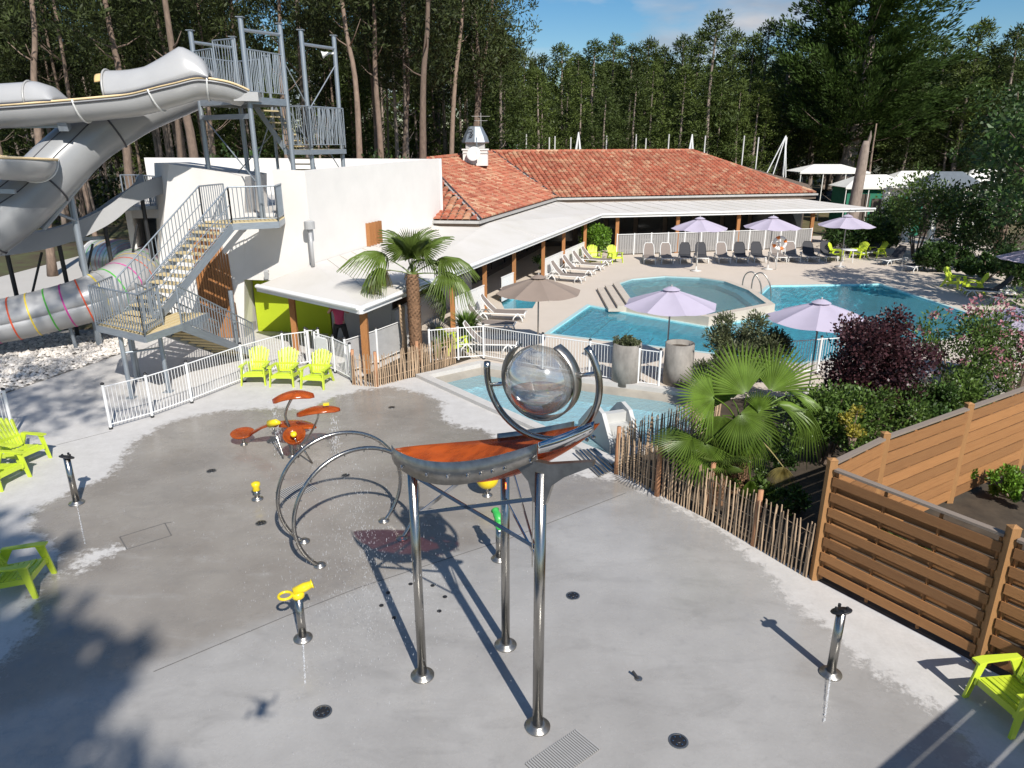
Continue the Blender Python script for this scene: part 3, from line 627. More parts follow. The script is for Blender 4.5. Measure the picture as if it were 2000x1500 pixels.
for i in range(1, 16):
    t = i/16; a = FC.lerp(FD, t); b = V(2.9, 47.0, 2.91).lerp(V(17.5, 51.5, 2.96), t); mb = MB().beam(a+V(0, 0, .006), b+V(0, 0, .006), .025, .02); wb('roof_seam', mb, 'awning', ver)
def post(p, top_, w_=.17): bar('post', ver, 'wood_post', V(p.x, p.y, 0), V(p.x, p.y, top_), w_, w_)
nBC = Vector(((FC-FB).y, -(FC-FB).x, 0)).normalized(); nCD = Vector(((FD-FC).y, -(FD-FC).x, 0)).normalized()
post(FA.lerp(FB, .22)+V(.25, .35, 0), 2.0); post(FB+V(-.05, .55, 0), 2.0, .2)
bc = []
for px in (885, 947, 1005, 1060, 1100, 1142):
    # along the wing edge, 0.35 m inside
    best = min((abs(CX+F*((FB.lerp(FC, t)-nBC*.35).x)/((FB.lerp(FC, t)-nBC*.35).y*_c+(H-1.2)*_s)-px), t) for t in [i/200 for i in range(200)])[1]
    q = FB.lerp(FC, best)-nBC*.35; bc.append(q); post(q, 2.02+.34*best)
cd = []
for px in (1205, 1322, 1440, 1584):
    best = min((abs(CX+F*((FC.lerp(FD, t)-nCD*.35).x)/((FC.lerp(FD, t)-nCD*.35).y*_c+(H-1.2)*_s)-px), t) for t in [i/200 for i in range(200)])[1]
    q = FC.lerp(FD, best)-nCD*.35; cd.append(q); post(q, 2.34, .2)
# white board screens and slat fence between the posts
scr = thing('white_screen', (bc[0].x, bc[0].y, 0), 'low white boarded screens between the veranda posts left of the brown umbrella', 'screen')
for i in range(5):
    a, b = bc[i], bc[i+1]
    if i == 1: a = a.lerp(b, .55)
    if i in (0, 1, 3, 4):
        m_ = 7
        for k in range(m_):
            p, q = a.lerp(b, (k+.04)/m_), a.lerp(b, (k+.96)/m_); bar('board', scr, 'white_plastic', V(p.x, p.y, .55), V(q.x, q.y, .55), .03, 1.0)
        bar('rail', scr, 'white_paint', V(a.x, a.y, 1.07), V(b.x, b.y, 1.07), .06, .04)
slf = thing('terrace_fence', (cd[0].x, cd[0].y, 0), 'pale grey slatted balustrade behind the row of far sun loungers', 'fence')
a, b = cd[0]+nCD*.1, cd[3]+nCD*.1
for i in range(12):
    p, q = a.lerp(b, i/12), a.lerp(b, (i+1)/12)
    bar('fence_post', slf, 'white_paint', V(p.x, p.y, 0), V(p.x, p.y, 1.28), .06, .06)
    bar('rail', slf, 'white_paint', V(p.x, p.y, 1.22), V(q.x, q.y, 1.22), .05, .04)
    for k in range(7):
        c, d = p.lerp(q, (k+.06)/7), p.lerp(q, (k+.94)/7); bar('slat', slf, 'screen_grey', V(c.x, c.y, .62), V(d.x, d.y, .62), .02, 1.1)
bar('fence_post', slf, 'white_paint', V(b.x, b.y, 0), V(b.x, b.y, 1.28), .06, .06)

# ------------------------------------------------------------------ tiled restaurant
RE = thing('restaurant', (8, 48, 0), 'single storey restaurant with weathered red clay tile roof and chimney', 'restaurant')
E1, E2, E3 = V(-1.6, 32.4, 3.12), V(2.6, 45.8, 3.12), V(20.6, 50.0, 3.12)
J, R2 = V(-1.7, 53.2, 5.77), V(13.5, 57.0, 5.8)
d1 = (E2-E1).normalized(); HA = E1+V(-3.6, 9.2, 2.38)
E0 = V(-11.0, 33.4, 3.12)
W0 = V(-10.5, 52, 3.12)
mb = MB()
for i, (p, q) in enumerate(((E1, E2), (E2, E3))):
    pass
wallp = [V(-3.2, 34.0, 0), V(-1.9, 33.9, 0), V(1.9, 46.5, 0), V(20.2, 50.8, 0), V(22, 62, 0), V(-10, 62, 0)]
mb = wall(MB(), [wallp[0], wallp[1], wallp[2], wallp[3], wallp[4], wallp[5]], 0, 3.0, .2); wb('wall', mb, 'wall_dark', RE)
for k in range(9):
    p, q = wallp[2].lerp(wallp[3], (k+.08)/9), wallp[2].lerp(wallp[3], (k+.92)/9); n = Vector((.22, -.97, 0))*.05
    bar('window', RE, 'glass_dark', V(p.x, p.y, 1.35)+n, V(q.x, q.y, 1.35)+n, .04, 2.1); bar('window_frame', RE, 'fascia_brown', V(p.x, p.y, 2.5)+n*1.4, V(q.x, q.y, 2.5)+n*1.4, .06, .1)
for k in range(6):
    p, q = wallp[1].lerp(wallp[2], (k+.08)/6), wallp[1].lerp(wallp[2], (k+.92)/6); n = Vector((.95, -.3, 0))*.05
    bar('window', RE, 'glass_dark', V(p.x, p.y, 1.35)+n, V(q.x, q.y, 1.35)+n, .04, 2.1)
# soffit/fascia and gutters
for a, b in ((E0, E1), (E1, E2), (E2, E3)):
    n = (b-a).normalized(); q = Vector((n.y, -n.x, 0)); mb = MB().beam(a-q*.10+V(0, 0, -.22), b-q*.10+V(0, 0, -.22), .08, .30); wb('fascia', mb, 'fascia_brown', RE)
    mb = MB().beam(a+q*.03+V(0, 0, -.07)-n*.03, b+q*.03+V(0, 0, -.07)+n*.03, .15, .12); wb('gutter', mb, 'gutter', RE)
# roof planes (underlay) and canal tiles
def plane_tiles(name, poly, eave0, eave1, warp=0, cap300=None, pitch=.335, course=.36, rnd=random.Random(5)):
    mb = MB(); pts = [Vector(p) for p in poly]; mb.add([p-V(0, 0, .06) for p in pts], [(0, 1, 2), (0, 2, 3)] if len(pts) == 4 else [(0, 1, 2)]); wb('roof_underlay', mb, 'fascia_brown', RE)
    e = (eave1-eave0).normalized(); nrm = None
    for p in pts[2:3]:
        c = (p-eave0).cross(e)
        if c.length > 1: nrm = c.normalized(); 
    if nrm.z < 0: nrm = -nrm
    up = nrm.cross(e); 
    if up.z < 0: up = -up
    P2 = [((p-eave0).dot(e), (p-eave0).dot(up)) for p in pts]
    W1 = max(p[0] for p in P2); W_0 = min(p[0] for p in P2); Hh = max(p[1] for p in P2)
    res = []
    i0 = int(W_0/pitch)-1
    for i in range(i0, int(W1/pitch)+2):
        for j in range(int(Hh/course)+1):
            u, v = (i+.5)*pitch, (j+.5)*course
            if sdist((u, v), P2) < .06: continue
            a = eave0+e*u+up*v+nrm*(rnd.uniform(0, .012))
            if warp: a.z -= warp*(v/Hh)*max(0, min(1, (19.8-u)/12.1))
            # local tile frame: x along eave, y up slope; downslope end rides higher on the course below
            m = Matrix.Identity(4); y_ = (up+nrm*-.09+e*rnd.uniform(-.03, .03)).normalized(); x_ = e; z_ = x_.cross(y_).normalized()
            if z_.z < 0: z_ = -z_
            for k in range(3): m[k][0] = x_[k]; m[k][1] = y_[k]; m[k][2] = z_[k]; m[k][3] = a[k]+nrm[k]*.03
            res.append(m)
    return res
def tile_geo(w_=.125, l_=.25):
    prof = [(-w_, 0), (-w_*.75, .055), (-w_*.28, .09), (w_*.28, .09), (w_*.75, .055), (w_, 0)]
    vs = [(x*1.06, -l_*.9, z*1.08+.012) for x, z in prof]+[(x*.88, l_, z*.9) for x, z in prof]
    fs = [(i, i+1, i+7, i+6) for i in range(5)]+[(0, 5, 4, 3, 2, 1)]
    return vs, fs
tv, tf = tile_geo(.15, .21)
planes = [plane_tiles('main', [E2, E3, R2, J], E2, E3), plane_tiles('wing', [E1, E2, J, HA], E1, E2, .27), plane_tiles('hip', [E0, E1, HA, V(-9.8, 41.6, 5.50)], E0, E1)]
plane_tiles('back', [E3, V(24.5, 61.5, 3.12), R2], E3, V(24.5, 61.5, 3.12))
allt = [m for pl in planes for m in pl]
def vis(m):
    p = m.translation; Z = p.y*_c+(H-p.z)*_s; px = CX+F*p.x/Z; return Z if 868 < px < 2000 else Z+500
allt.sort(key=vis)
tm = MB().add(tv, tf).mesh('roof_tile', 'roof_tile')
for m in allt[:300]:
    o = obj('roof_tile', tm, RE); o.matrix_basis = Matrix.Translation(-RE.location) @ m
mb = MB()
for m in allt[300:]: mb.add([m @ Vector(p) for p in tv], tf)
wb('roof_tile_field', mb, 'roof_tile', RE, kind='stuff')
def ridge(a, b, m='roof_tile', name='ridge_tile', step=.42, r=.13):
    mb = MB(); L_ = (b-a).length; n = int(L_/step); d = (b-a).normalized(); s_ = Vector((d.y, -d.x, 0)).normalized(); u_ = s_.cross(d)
    if u_.z < 0: u_ = -u_
    for i in range(n):
        p = a+d*(i+.5)*step; prof = [(-r, -.03), (-r*.75, .06), (0, .11), (r*.75, .06), (r, -.03)]
        mb.add([p-d*.22+s_*x*1.05+u_*(z+.02) for x, z in prof]+[p+d*.22+s_*x*.95+u_*z for x, z in prof], [(k, k+1, k+6, k+5) for k in range(4)]+[(4, 3, 2, 1, 0)])
    wb(name, mb, m, RE, kind='stuff')
ridge(J, R2); ridge(HA, J); ridge(R2, E3)
for nm, a, b in (('valley_flashing', J, E2), ('hip_flashing', HA, E1)):
    mb = MB().beam(a+V(0, 0, .06), b+V(0, 0, .06), .10, .03); wb(nm, mb, 'gutter', RE)
    mb = MB().beam(a+V(.14, -.03, .075), b+V(.14, -.03, .075), .07, .03); wb('painted_flashing_shadow', mb, 'seam', RE)  # solid dark strip that paints the shade beside the flashing
# chimney and dish
ch = Y(929, 300, 46.0); cx_, cy_ = ch.x, 46.0
mb = MB().box((cx_, cy_, 5.5), (1.5, 1.1, .9)); mb.box((cx_, cy_, 5.99), (1.62, 1.22, .08)); chm = wb('chimney', mb, 'plaster', RE)
wb('chimney_band', MB().box((cx_, cy_, 5.78), (1.56, 1.16, .06)), 'gutter', chm)
hood = thing('chimney_hood', (cx_, cy_, 6.03), 'grey metal hood on the white chimney of the tiled roof', 'chimney hood')
wb('base', MB().box((cx_, cy_, 6.2), (1.15, .9, .32)), 'gutter', hood)
mb = MB().lathe([(.80, 6.36), (.84, 6.42), (.72, 6.75), (.42, 7.3), (.28, 7.33)], 8, (cx_, cy_, 0)); cone_ = wb('cone', mb, 'galvanised', hood)
def stroke(parent, pts, r=.03): wb('numeral', MB().tube(pts, r, 5), 'black', parent)
f_ = lambda x, z: V(cx_+x-.25, cy_-.62-.25*(7.3-z)*.6, z)
stroke(cone_, [f_(-.1, 7.12), f_(.05, 7.16), f_(.12, 7.05), f_(0, 6.95), f_(.12, 6.85), f_(.05, 6.72), f_(-.1, 6.75)], .035)
dish = thing('satellite_dish', (cx_+.05, cy_-1.1, 5.2), 'white satellite dish in front of the white chimney', 'satellite dish')
wb('reflector', MB().lathe([(0, .02), (.2, .03), (.36, .07), (.43, .12), (.42, .13), (.2, .06), (0, .05)], 24, (cx_-.05, cy_-.95, 5.72), (-.25, -.9, .3)), 'white_plastic', dish, True)
wb('mast', MB().tube([(cx_+.1, cy_-.85, 5.2), (cx_+.12, cy_-.8, 6.7)], .025, 8), 'galvanised', dish)
ant = thing('antenna', (cx_+.5, cy_+.3, 6), 'thin aerial mast above the white chimney', 'aerial')
mb = MB().tube([(cx_+.35, cy_, 6), (cx_+.35, cy_, 8.1)], .02, 6); wb('mast', mb, 'gutter', ant)
for z, l_ in ((7.9, .55), (7.65, .4)): bar('element', ant, 'gutter', V(cx_+.35-l_, cy_, z), V(cx_+.35+l_, cy_, z), .02, .02)

# ------------------------------------------------------------------ galvanised stair beside the white building
def railing(parent, pts, h=1.05, step=.13, m='galvanised', r=.014, rail=.022, mid=None, posts=True, tilt=0, nm='baluster', rnd=None):
    pts = [Vector(p) for p in pts]
    for a, b in zip(pts, pts[1:]):
        rod('rail', parent, m, a+V(0, 0, h), b+V(0, 0, h), rail); rod('rail', parent, m, a+V(0, 0, .1), b+V(0, 0, .1), r)
        if mid: rod('rail', parent, m, a+V(0, 0, mid), b+V(0, 0, mid), r)
        n = max(1, int(round((Vector(b-a).xy.length)/step)))
        for i in range(1, n):
            p = a.lerp(b, i/n); e = (b-a).normalized(); t = (rnd.uniform(-tilt, tilt) if rnd else 0)
            rod(nm, parent, m, p+V(0, 0, .1)-e*t, p+V(0, 0, h)+e*t, r, n=6)
        if posts:
            for p in (a, b): rod('rail_post', parent, m, p, p+V(0, 0, h), .026)
ST = thing('metal_staircase', (-9.8, 19, 0), 'galvanised steel staircase turning at a low landing in front of the white building', 'staircase')
zL, zM = 4.15, 1.9
tA = V(-8.48, 21.75, zL)              # near stringer top
bA = U(299, 625, zM)                  # near stringer bottom
fd = V(tA.x-bA.x, tA.y-bA.y, 0); fl = fd.length; fn = V(-fd.y, fd.x, 0).normalized()   # to the far side
Wd = 1.15
nst = 13
for s_ in (0, Wd):
    bar('stringer', ST, 'galvanised', bA+fn*s_-V(0, 0, .10), tA+fn*s_-V(0, 0, .10), .03, .24)
for i in range(nst):
    t = (i+.5)/nst; p = bA.lerp(tA, t); bar('tread', ST, 'tread', p+fn*.03+V(0, 0, .0), p+fn*(Wd-.03)+V(0, 0, .0), .29, .045)
railing(ST, [bA, tA], 1.05, .13, mid=.55); railing(ST, [bA+fn*Wd, tA+fn*Wd], 1.05, .13, mid=.55)
# upper landing
lp = [tA, V(-7.28, 22.35, zL), V(-7.5, 23.66, zL), V(-8.7, 23.7, zL), tA+fn*Wd]
for i in range(9):
    a = tA.lerp(tA+fn*Wd, (i+.5)/9); b = lp[1].lerp(lp[2], (i+.5)/9); bar('landing_board', ST, 'tread', a, b, .135, .04)
for a, b in zip(lp, lp[1:]): bar('landing_frame', ST, 'galvanised', a-V(0, 0, .10), b-V(0, 0, .10), .04, .2)
railing(ST, [lp[0], lp[1], lp[2]], 1.05, .12)
railing(ST, [tA+fn*Wd, V(-9.3, 23.5, zL)], 1.05, .12)
# low landing
m1, m2, m3 = U(188, 635, zM), U(283, 657, zM), U(355, 633, zM)
m4 = m3+V(.15, 1.3, 0); m5 = bA+fn*Wd+V(.1, .1, 0); m6 = V(m1.x-.1, m1.y+1.3, zM)
mid_poly = [m1, m2, m3, m4, m5, m6]
wb('landing', MB().slab(mid_poly, .04), 'tread', ST)
for a, b in zip(mid_poly, mid_poly[1:]+mid_poly[:1]): bar('landing_frame', ST, 'galvanised', a-V(0, 0, .08), b-V(0, 0, .08), .05, .17)
railing(ST, [m6, m1, m2, bA.lerp(m3, .45)+V(.1, -.35, 0)], 1.05, .12)
for i in range(1, 12): bar('landing_board', ST, 'tread', m1.lerp(m2, i/12)+V(.0, .05, .012), m6.lerp(m4, i/12)+V(0, 0, .012), .09, .02)
for px, py in ((257, 777), (330, 765)):
    g = U(px, py); rod('leg', ST, 'galvanised', g, V(g.x, g.y, zM-.1), .06); wb('foot_plate', MB().box(g+V(0, 0, .01), (.24, .24, .02)), 'galvanised', ST)
for q in (m6+V(.3, -.1, 0), m5+V(-.1, 0, 0)): rod('leg', ST, 'galvanised', V(q.x, q.y, 0), V(q.x, q.y, zM-.1), .06)
g1, g2 = U(257, 777), U(330, 765); rod('brace', ST, 'galvanised', V(g1.x, g1.y, 1.25), V(g2.x, g2.y, 1.25), .03)
rod('leg', ST, 'galvanised', V(-8.62, 21.3, 0), V(-8.62, 21.3, 2.2), .07)
# lower flight runs down and away to the right
lB = V(-8.25, 21.75, 0.0); lf = V(lB.x-m3.x, lB.y-m3.y, 0); ln = V(lf.y, -lf.x, 0).normalized()
if ln.x < 0: ln = -ln
fl0 = m3; 
for s_ in (0, -Wd): bar('stringer', ST, 'galvanised', m3+ln*s_-V(0, 0, .08), lB+ln*s_+V(0, 0, .05), .03, .22)
for i in range(10):
    p = m3.lerp(lB, (i+.5)/10); bar('tread', ST, 'tread', p-ln*.03, p-ln*(Wd-.03), .28, .045)
railing(ST, [m3, lB+V(0, 0, .02)], 1.05, .13, mid=.85); railing(ST, [m3-ln*Wd, lB-ln*Wd+V(0, 0, .02)], 1.05, .13, mid=.85)

# ------------------------------------------------------------------ slide tower on the roof
TW = thing('slide_tower', (-8, 24, 4.2), 'grey steel slide tower with railed platforms rising from the white building roof', 'slide tower')
rr = random.Random(11)
P = dict(F1=(-7.93, 22.85, 4.15, 9.87), F2=(-7.3, 24.5, 4.2, 9.93), F3=(-6.85, 25.2, 4.2, 9.85), F4=(-6.2, 26.9, 4.2, 9.9), B1=(-10.1, 24.5, 4.2, 9.74), B2=(-9.35, 26.0, 4.2, 9.75), B3=(-8.35, 26.2, 4.2, 9.2))
for k, (x, y, a, b) in P.items():
    rod('column', TW, 'galvanised', V(x, y, a), V(x, y, b), .075 if k != 'B3' else .05, n=14); bar('base_plate', TW, 'galvanised', V(x-.16, y, a+.01), V(x+.16, y, a+.01), .3, .02); bar('cap_plate', TW, 'galvanised', V(x-.11, y, b+.01), V(x+.11, y, b+.01), .2, .02)
def pt(k, z): return V(P[k][0], P[k][1], z)
rod('crossbar', TW, 'galvanised', pt('F1', 9.55), pt('F2', 9.62), .05); rod('crossbar', TW, 'galvanised', pt('F3', 9.45), pt('F4', 9.5), .05); rod('crossbar', TW, 'galvanised', pt('B1', 9.42), pt('B2', 9.42), .05)
zU, zI = 7.75, 6.22
dk = [pt('F1', zU), pt('F2', zU), pt('B2', zU), pt('B1', zU)]
wb('deck', MB().slab(dk, .05), 'tread', TW)
for a, b in zip(dk, dk[1:]+dk[:1]): bar('deck_frame', TW, 'galvanised', a-V(0, 0, .1), b-V(0, 0, .1), .06, .2)
railing(TW, [dk[0]+V(0, 0, .05), dk[1]+V(0, 0, .05)], 1.25, .075, tilt=.05, rnd=rr); railing(TW, [dk[2]+V(0, 0, .05), dk[3]+V(0, 0, .05)], 1.2, .11, tilt=.05, rnd=rr)
railing(TW, [dk[1]+V(-1.0, .75, .05), dk[2]+V(0, 0, .05)], 1.2, .1, tilt=.05, rnd=rr)
railing(TW, [pt('B1', zU+.05), V(-9.2, 23.7, zU+.05)], 1.35, .13, tilt=.03, rnd=rr)
q0 = V(-8.25, 23.1, zU+.05); q1 = V(-9.1, 23.6, zU+.05)
railing(TW, [q0, q1], 1.55, .12, tilt=.04, rnd=rr)
ik = [V(-7.25, 24.6, zI), V(-6.55, 24.35, zI), V(-5.75, 25.6, zI), V(-6.5, 26.1, zI)]
ik = [V(-7.75, 25.2, zI), V(-6.8, 24.95, zI), V(-6.05, 26.8, zI), V(-7.0, 27.2, zI)]
wb('deck', MB().slab(ik, .05), 'tread', TW)
for a, b in zip(ik, ik[1:]+ik[:1]): bar('deck_frame', TW, 'galvanised', a-V(0, 0, .08), b-V(0, 0, .08), .05, .16)
railing(TW, [ik[0]+V(0, 0, .05), ik[1]+V(0, 0, .05), ik[2]+V(0, 0, .05), ik[3]+V(0, 0, .05)], 1.3, .085, tilt=.07, rnd=rr)
# stair flights inside the tower
def flight(parent, a, b, wv, n):
    for i in range(n):
        p = a.lerp(b, (i+.5)/n); bar('tread', parent, 'tread', p, p+wv, .24, .04)
    for s_ in (V(0, 0, 0), wv): bar('stringer', parent, 'galvanised', a+s_-V(0, 0, .08), b+s_-V(0, 0, .08), .03, .18)
flight(TW, V(-8.75, 25.6, zU), V(-7.7, 25.3, zI), V(.35, .8, 0), 8)
flight(TW, V(-7.85, 28.0, 4.25), V(-7.7, 25.3, zI), V(.75, -.1, 0), 10)
for a, b in ((('F2', 8.9), ('F3', 7.6)), (('F3', 7.4), ('F4', 9.0)), (('F3', 7.2), ('F4', 5.3)), (('B1', 7.3), ('F1', 5.2)), (('B2', 5.0), ('B3', 7.4)), (('F2', 7.5), ('F3', 6.3)), (('B1', 4.6), ('B3', 6.8))):
    rod('brace', TW, 'galvanised', pt(*a), pt(*b), .02, n=6)
cam_ = thing('loudspeaker', pt('F4', 9.3), 'small white loudspeaker clamped to the top of the right hand tower column', 'speaker'); wb('bracket', MB().box(pt('F4', 9.35)+V(-.12, -.05, 0), (.2, .06, .06)), 'white_plastic', cam_); wb('horn', MB().lathe([(.05, 0), (.07, .12), (.13, .22)], 12, tuple(pt('F4', 9.35)+V(-.22, -.05, 0)), (-1, -.3, -.3)), 'white_plastic', cam_)

# ------------------------------------------------------------------ water slides
def flume_mb(path, r, a0, a1, n=16, up=None, rv=1.0, th=.02):
    """channel swept along path; angle 0 = right of travel, 90 = up; r, a0, a1, rv may be lists"""
    N_ = len(path); g = lambda q, i: q[i] if isinstance(q, (list, tuple)) else q
    mb = MB(); frames = []
    for i, p in enumerate(path):
        t = (path[min(i+1, N_-1)]-path[max(i-1, 0)]).normalized(); rt = t.cross(V(0, 0, 1)).normalized(); u = rt.cross(t).normalized(); frames.append((p, rt, u))
        for j in range(n+1):
            a = R(g(a0, i)+(g(a1, i)-g(a0, i))*j/n); s_ = math.sin(a); k = g(rv, i) if s_ > 0 else 1
            mb.v.append(tuple(p+rt*(math.cos(a)*g(r, i))+u*(s_*g(r, i)*k)))
    for i in range(N_-1):
        for j in range(n): mb.f.append((i*(n+1)+j, i*(n+1)+j+1, (i+1)*(n+1)+j+1, (i+1)*(n+1)+j))
    return mb, frames
def edge_of(path, frames, r, ang, i0, i1, out_=0, lift=0, rv=1.0):
    g = lambda q, i: q[i] if isinstance(q, (list, tuple)) else q
    return [frames[i][0]+frames[i][1]*(math.cos(R(g(ang, i)))*(g(r, i)+out_))+frames[i][2]*(math.sin(R(g(ang, i)))*g(r, i)*(g(rv, i) if math.sin(R(g(ang, i))) > 0 else 1)+lift) for i in range(i0, i1+1)]
def interp(xs, ys, n):
    out = []
    for i in range(n):
        t = i/(n-1)*(len(xs)-1) if xs is None else i/(n-1)
        for k in range(len(xs)-1):
            if xs[k] <= t <= xs[k+1]: f = (t-xs[k])/(xs[k+1]-xs[k]); out.append(ys[k]+(ys[k+1]-ys[k])*f); break
        else: out.append(ys[-1])
    return out
def ringat(fr, r, a0, a1, rad=.03, rv=1.0, n=14):
    p, rt, u = fr; return [p+rt*(math.cos(a)*r)+u*(math.sin(a)*r*(rv if math.sin(a) > 0 else 1)) for a in [R(a0+(a1-a0)*k/n) for k in range(n+1)]]
def chan(parent, px, r, a0, a1, rv=1.0, mm='flume', k=8, name='channel', seams=(), n=16, rim='orange_cream', seam_m='gutter', line=None):
    path = smooth_path([Y(*p) if len(p) == 3 else p for p in px], k); N_ = len(path)
    L_ = lambda q: interp(*q, N_) if isinstance(q, tuple) else q
    r, a0, a1, rv = L_(r), L_(a0), L_(a1), L_(rv)
    mb, fr = flume_mb(path, r, a0, a1, n, rv=rv); o = wb(name, mb, mm, parent, True)
    md = o.modifiers.new('thickness', 'SOLIDIFY'); md.thickness = .03; md.offset = 1
    g = lambda q, i: q[i] if isinstance(q, list) else q
    if rim:
        for a, nm in ((a0, 'rim'), (a1, 'rim')):
            wb(nm, MB().tube(edge_of(path, fr, r, a, 0, N_-1, rv=rv), .035, 6), rim, o, True)
    for s_ in seams:
        i = int(s_*(N_-1)); wb('joint_flange', MB().tube(ringat(fr[i], g(r, i)+.02, g(a0, i), g(a1, i), rv=g(rv, i)), .028, 6), seam_m, o, True)
    if line is not None:
        wb('seam_line', MB().tube(edge_of(path, fr, r, line, 0, N_-1, .012, -.07), .022, 6), 'seam', o, True)
    return path, fr
S1 = thing('open_flume_slide', (-12, 22.2, 7), 'pale grey open flume slide with hooded sections running left from the tower', 'water slide')
pa = [(476, 178, 23.0), (430, 160, 22.6), (385, 155, 22.4), (335, 168, 22.2), (270, 185, 22.1), (200, 193, 22.0), (120, 200, 21.9), (40, 206, 21.8), (-60, 212, 21.7), (-180, 218, 21.6)]
# near side is the left of travel (travel runs to -x): 180 = near rim, 0 = far rim
chan(S1, pa, ([0, .06, .12, 1], [.45, .5, .56, .58]), 180, 360, seams=(.17, .40, .62, .85), line=182, seam_m='white_plastic')
S1h = [(412, 156, 22.5), (385, 155, 22.4), (335, 168, 22.2), (270, 185, 22.1), (222, 191, 22.05)]
chan(S1, S1h, .57, 0, 178, ([0, .12, .3, .62, 1], [.2, .8, 1.62, 1.15, 1.28]), name='hood', seams=(1,), rim='seam')
S1g = [(122, 199, 21.9), (90, 202, 21.87), (40, 206, 21.8), (-60, 212, 21.7), (-180, 218, 21.6)]
chan(S1, S1g, .575, 0, 178, ([0, .12, .3, 1], [.12, .75, 1.05, 1.05]), name='hood', seams=(.38,), rim='seam')
wpl = [(232, 189, 22.05), (218, 191, 22.03), (205, 193, 22.0)]; chan(S1, wpl, .545, 0, 140, 1.22, mm='flume_inner', name='inner_lining', rim=None, k=3)
wb('launch_lip', MB().box(Y(478, 190, 23.0)+V(.1, 0, 0), (.7, .9, .25), .2), 'flume', S1)
bar('support_arm', S1, 'galvanised', Y(-150, 246, 21.7), Y(125, 245, 22.0), .14, .14); wb('clamp', MB().box(Y(125, 243, 21.9), (.25, .3, .3), .2, .3), 'galvanised', S1)
bar('support_arm', S1, 'galvanised', V(-10.1, 24.5, 7.2), V(-8.0, 22.9, 7.2), .1, .14)
S2 = thing('closed_tube_slide', (-14, 22, 3), 'wide closed grey tube slide dropping steeply to the lower left behind the open flume', 'water slide')
pb = [(420, 165, 25.6), (345, 188, 24.8), (262, 218, 24.0), (185, 262, 23.3), (126, 312, 22.6), (78, 360, 22.0), (25, 410, 21.4), (-40, 455, 20.9), (-120, 500, 20.5)]
path, fr = chan(S2, pb, ([0, .12, .3, 1], [.50, .62, .74, .80]), 0, 360, mm='flume_shaded', seams=(.33, .62, .86), n=24, rim=None, seam_m='seam')
N_ = len(path)
for an in (150, 118): wb('seam_line', MB().tube(edge_of(path, fr, interp([0, .12, .3, 1], [.50, .62, .74, .80], N_), an, 0, N_-1, .008), .016, 5), 'seam', S2, True)
S3 = thing('looping_flume_slide', (-15, 21, 4), 'lower grey open flume slide curling back at the left edge', 'water slide')
pc = [(-160, 296, 20.0), (-90, 300, 20.0), (-20, 305, 20.1), (30, 309, 20.5), (62, 312, 21.2), (58, 312, 22.2), (0, 308, 23.2), (-90, 304, 24)]
chan(S3, pc, .60, 175, 360, seams=(.28, .6), seam_m='white_plastic')
bar('support_arm', S3, 'galvanised', Y(-60, 372, 20.3), Y(30, 374, 20.5), .12, .12)
S4 = thing('racing_slide', (-17, 26, 2.5), 'open multi-lane grey racing slide sweeping down from the left end of the building', 'water slide')
pd_ = [(300, 368, 25.6), (276, 380, 25.3), (238, 408, 25.0), (190, 440, 24.6), (130, 466, 24.2), (60, 482, 23.9), (-40, 492, 23.6), (-140, 500, 23.3)]
def trough(parent, px, wd, hh, mm):
    path = smooth_path([Y(*p) for p in px], 8); mb = MB(); prof = [(-wd, hh), (-wd, .02), (-wd*.33, .0), (-wd*.3, .1), (-wd*.27, 0), (wd*.27, 0), (wd*.3, .1), (wd*.33, 0), (wd, .02), (wd, hh), (wd+.12, hh), (wd+.12, -.10), (-wd-.12, -.10), (-wd-.12, hh), (-wd, hh)]
    n = len(prof)
    for i, p in enumerate(path):
        t = (path[min(i+1, len(path)-1)]-path[max(i-1, 0)]).normalized(); rt = t.cross(V(0, 0, 1)).normalized(); u = V(0, 0, 1)
        mb.v += [tuple(p+rt*x+u*z) for x, z in prof]
    for i in range(len(path)-1):
        for j in range(n-1): mb.f.append((i*n+j, i*n+j+1, (i+1)*n+j+1, (i+1)*n+j))
    wb('channel', mb, mm, parent); return path
pth = trough(S4, pd_, .75, .45, 'flume')
for i in (14, 30): 
    p = pth[i]; wb('joint_flange', MB().box(p+V(0, 0, -.13), (1.9, .06, .12), .7), 'galvanised', S4)
for i, z in ((8, 0), (22, 0), (34, 0), (44, 0)):
    p = pth[i]; rod('leg', S4, 'dark_metal', V(p.x, p.y, 0), V(p.x, p.y, p.z-.1), .07)
    rod('brace', S4, 'dark_metal', V(p.x, p.y, .4), V(p.x+.9, p.y+.4, p.z-.15), .04)
# launch rail beside the building
lr = [Y(235, 345, 28.5), Y(262, 330, 28.5), Y(300, 340, 27.6)]
railing(S4, [V(p.x, p.y, 4.2) for p in lr]+[V(lr[2].x+.3, lr[2].y-1.2, 3.9)], 1.05, .16)
S5 = thing('striped_tube_slide', (-14, 22.5, 1), 'grey tube slide with orange, yellow, green and magenta rings curving above the white stones', 'water slide')
pe = [(-160, 648, 21.0), (-60, 637, 21.4), (30, 622, 21.9), (110, 603, 22.4), (180, 583, 22.9), (232, 560, 23.7), (262, 538, 25.0), (262, 520, 26.6), (232, 512, 28.0), (205, 512, 28.9)]
path, fr = chan(S5, pe, ([0, .35, .6, .8, 1], [.66, .70, .80, .88, .92]), 0, 360, n=24, rim=None, seams=(.5,), k=9, seam_m='gutter')
N_ = len(path); rl = interp([0, .35, .6, .8, 1], [.66, .70, .80, .88, .92], N_)
wb('seam_line', MB().tube(edge_of(path, fr, rl, 196, 0, N_-1, .01), .022, 5), 'seam', S5, True)
L_ = 0; cols = ['red', 'yel', 'grn', 'mag']; ci = 0
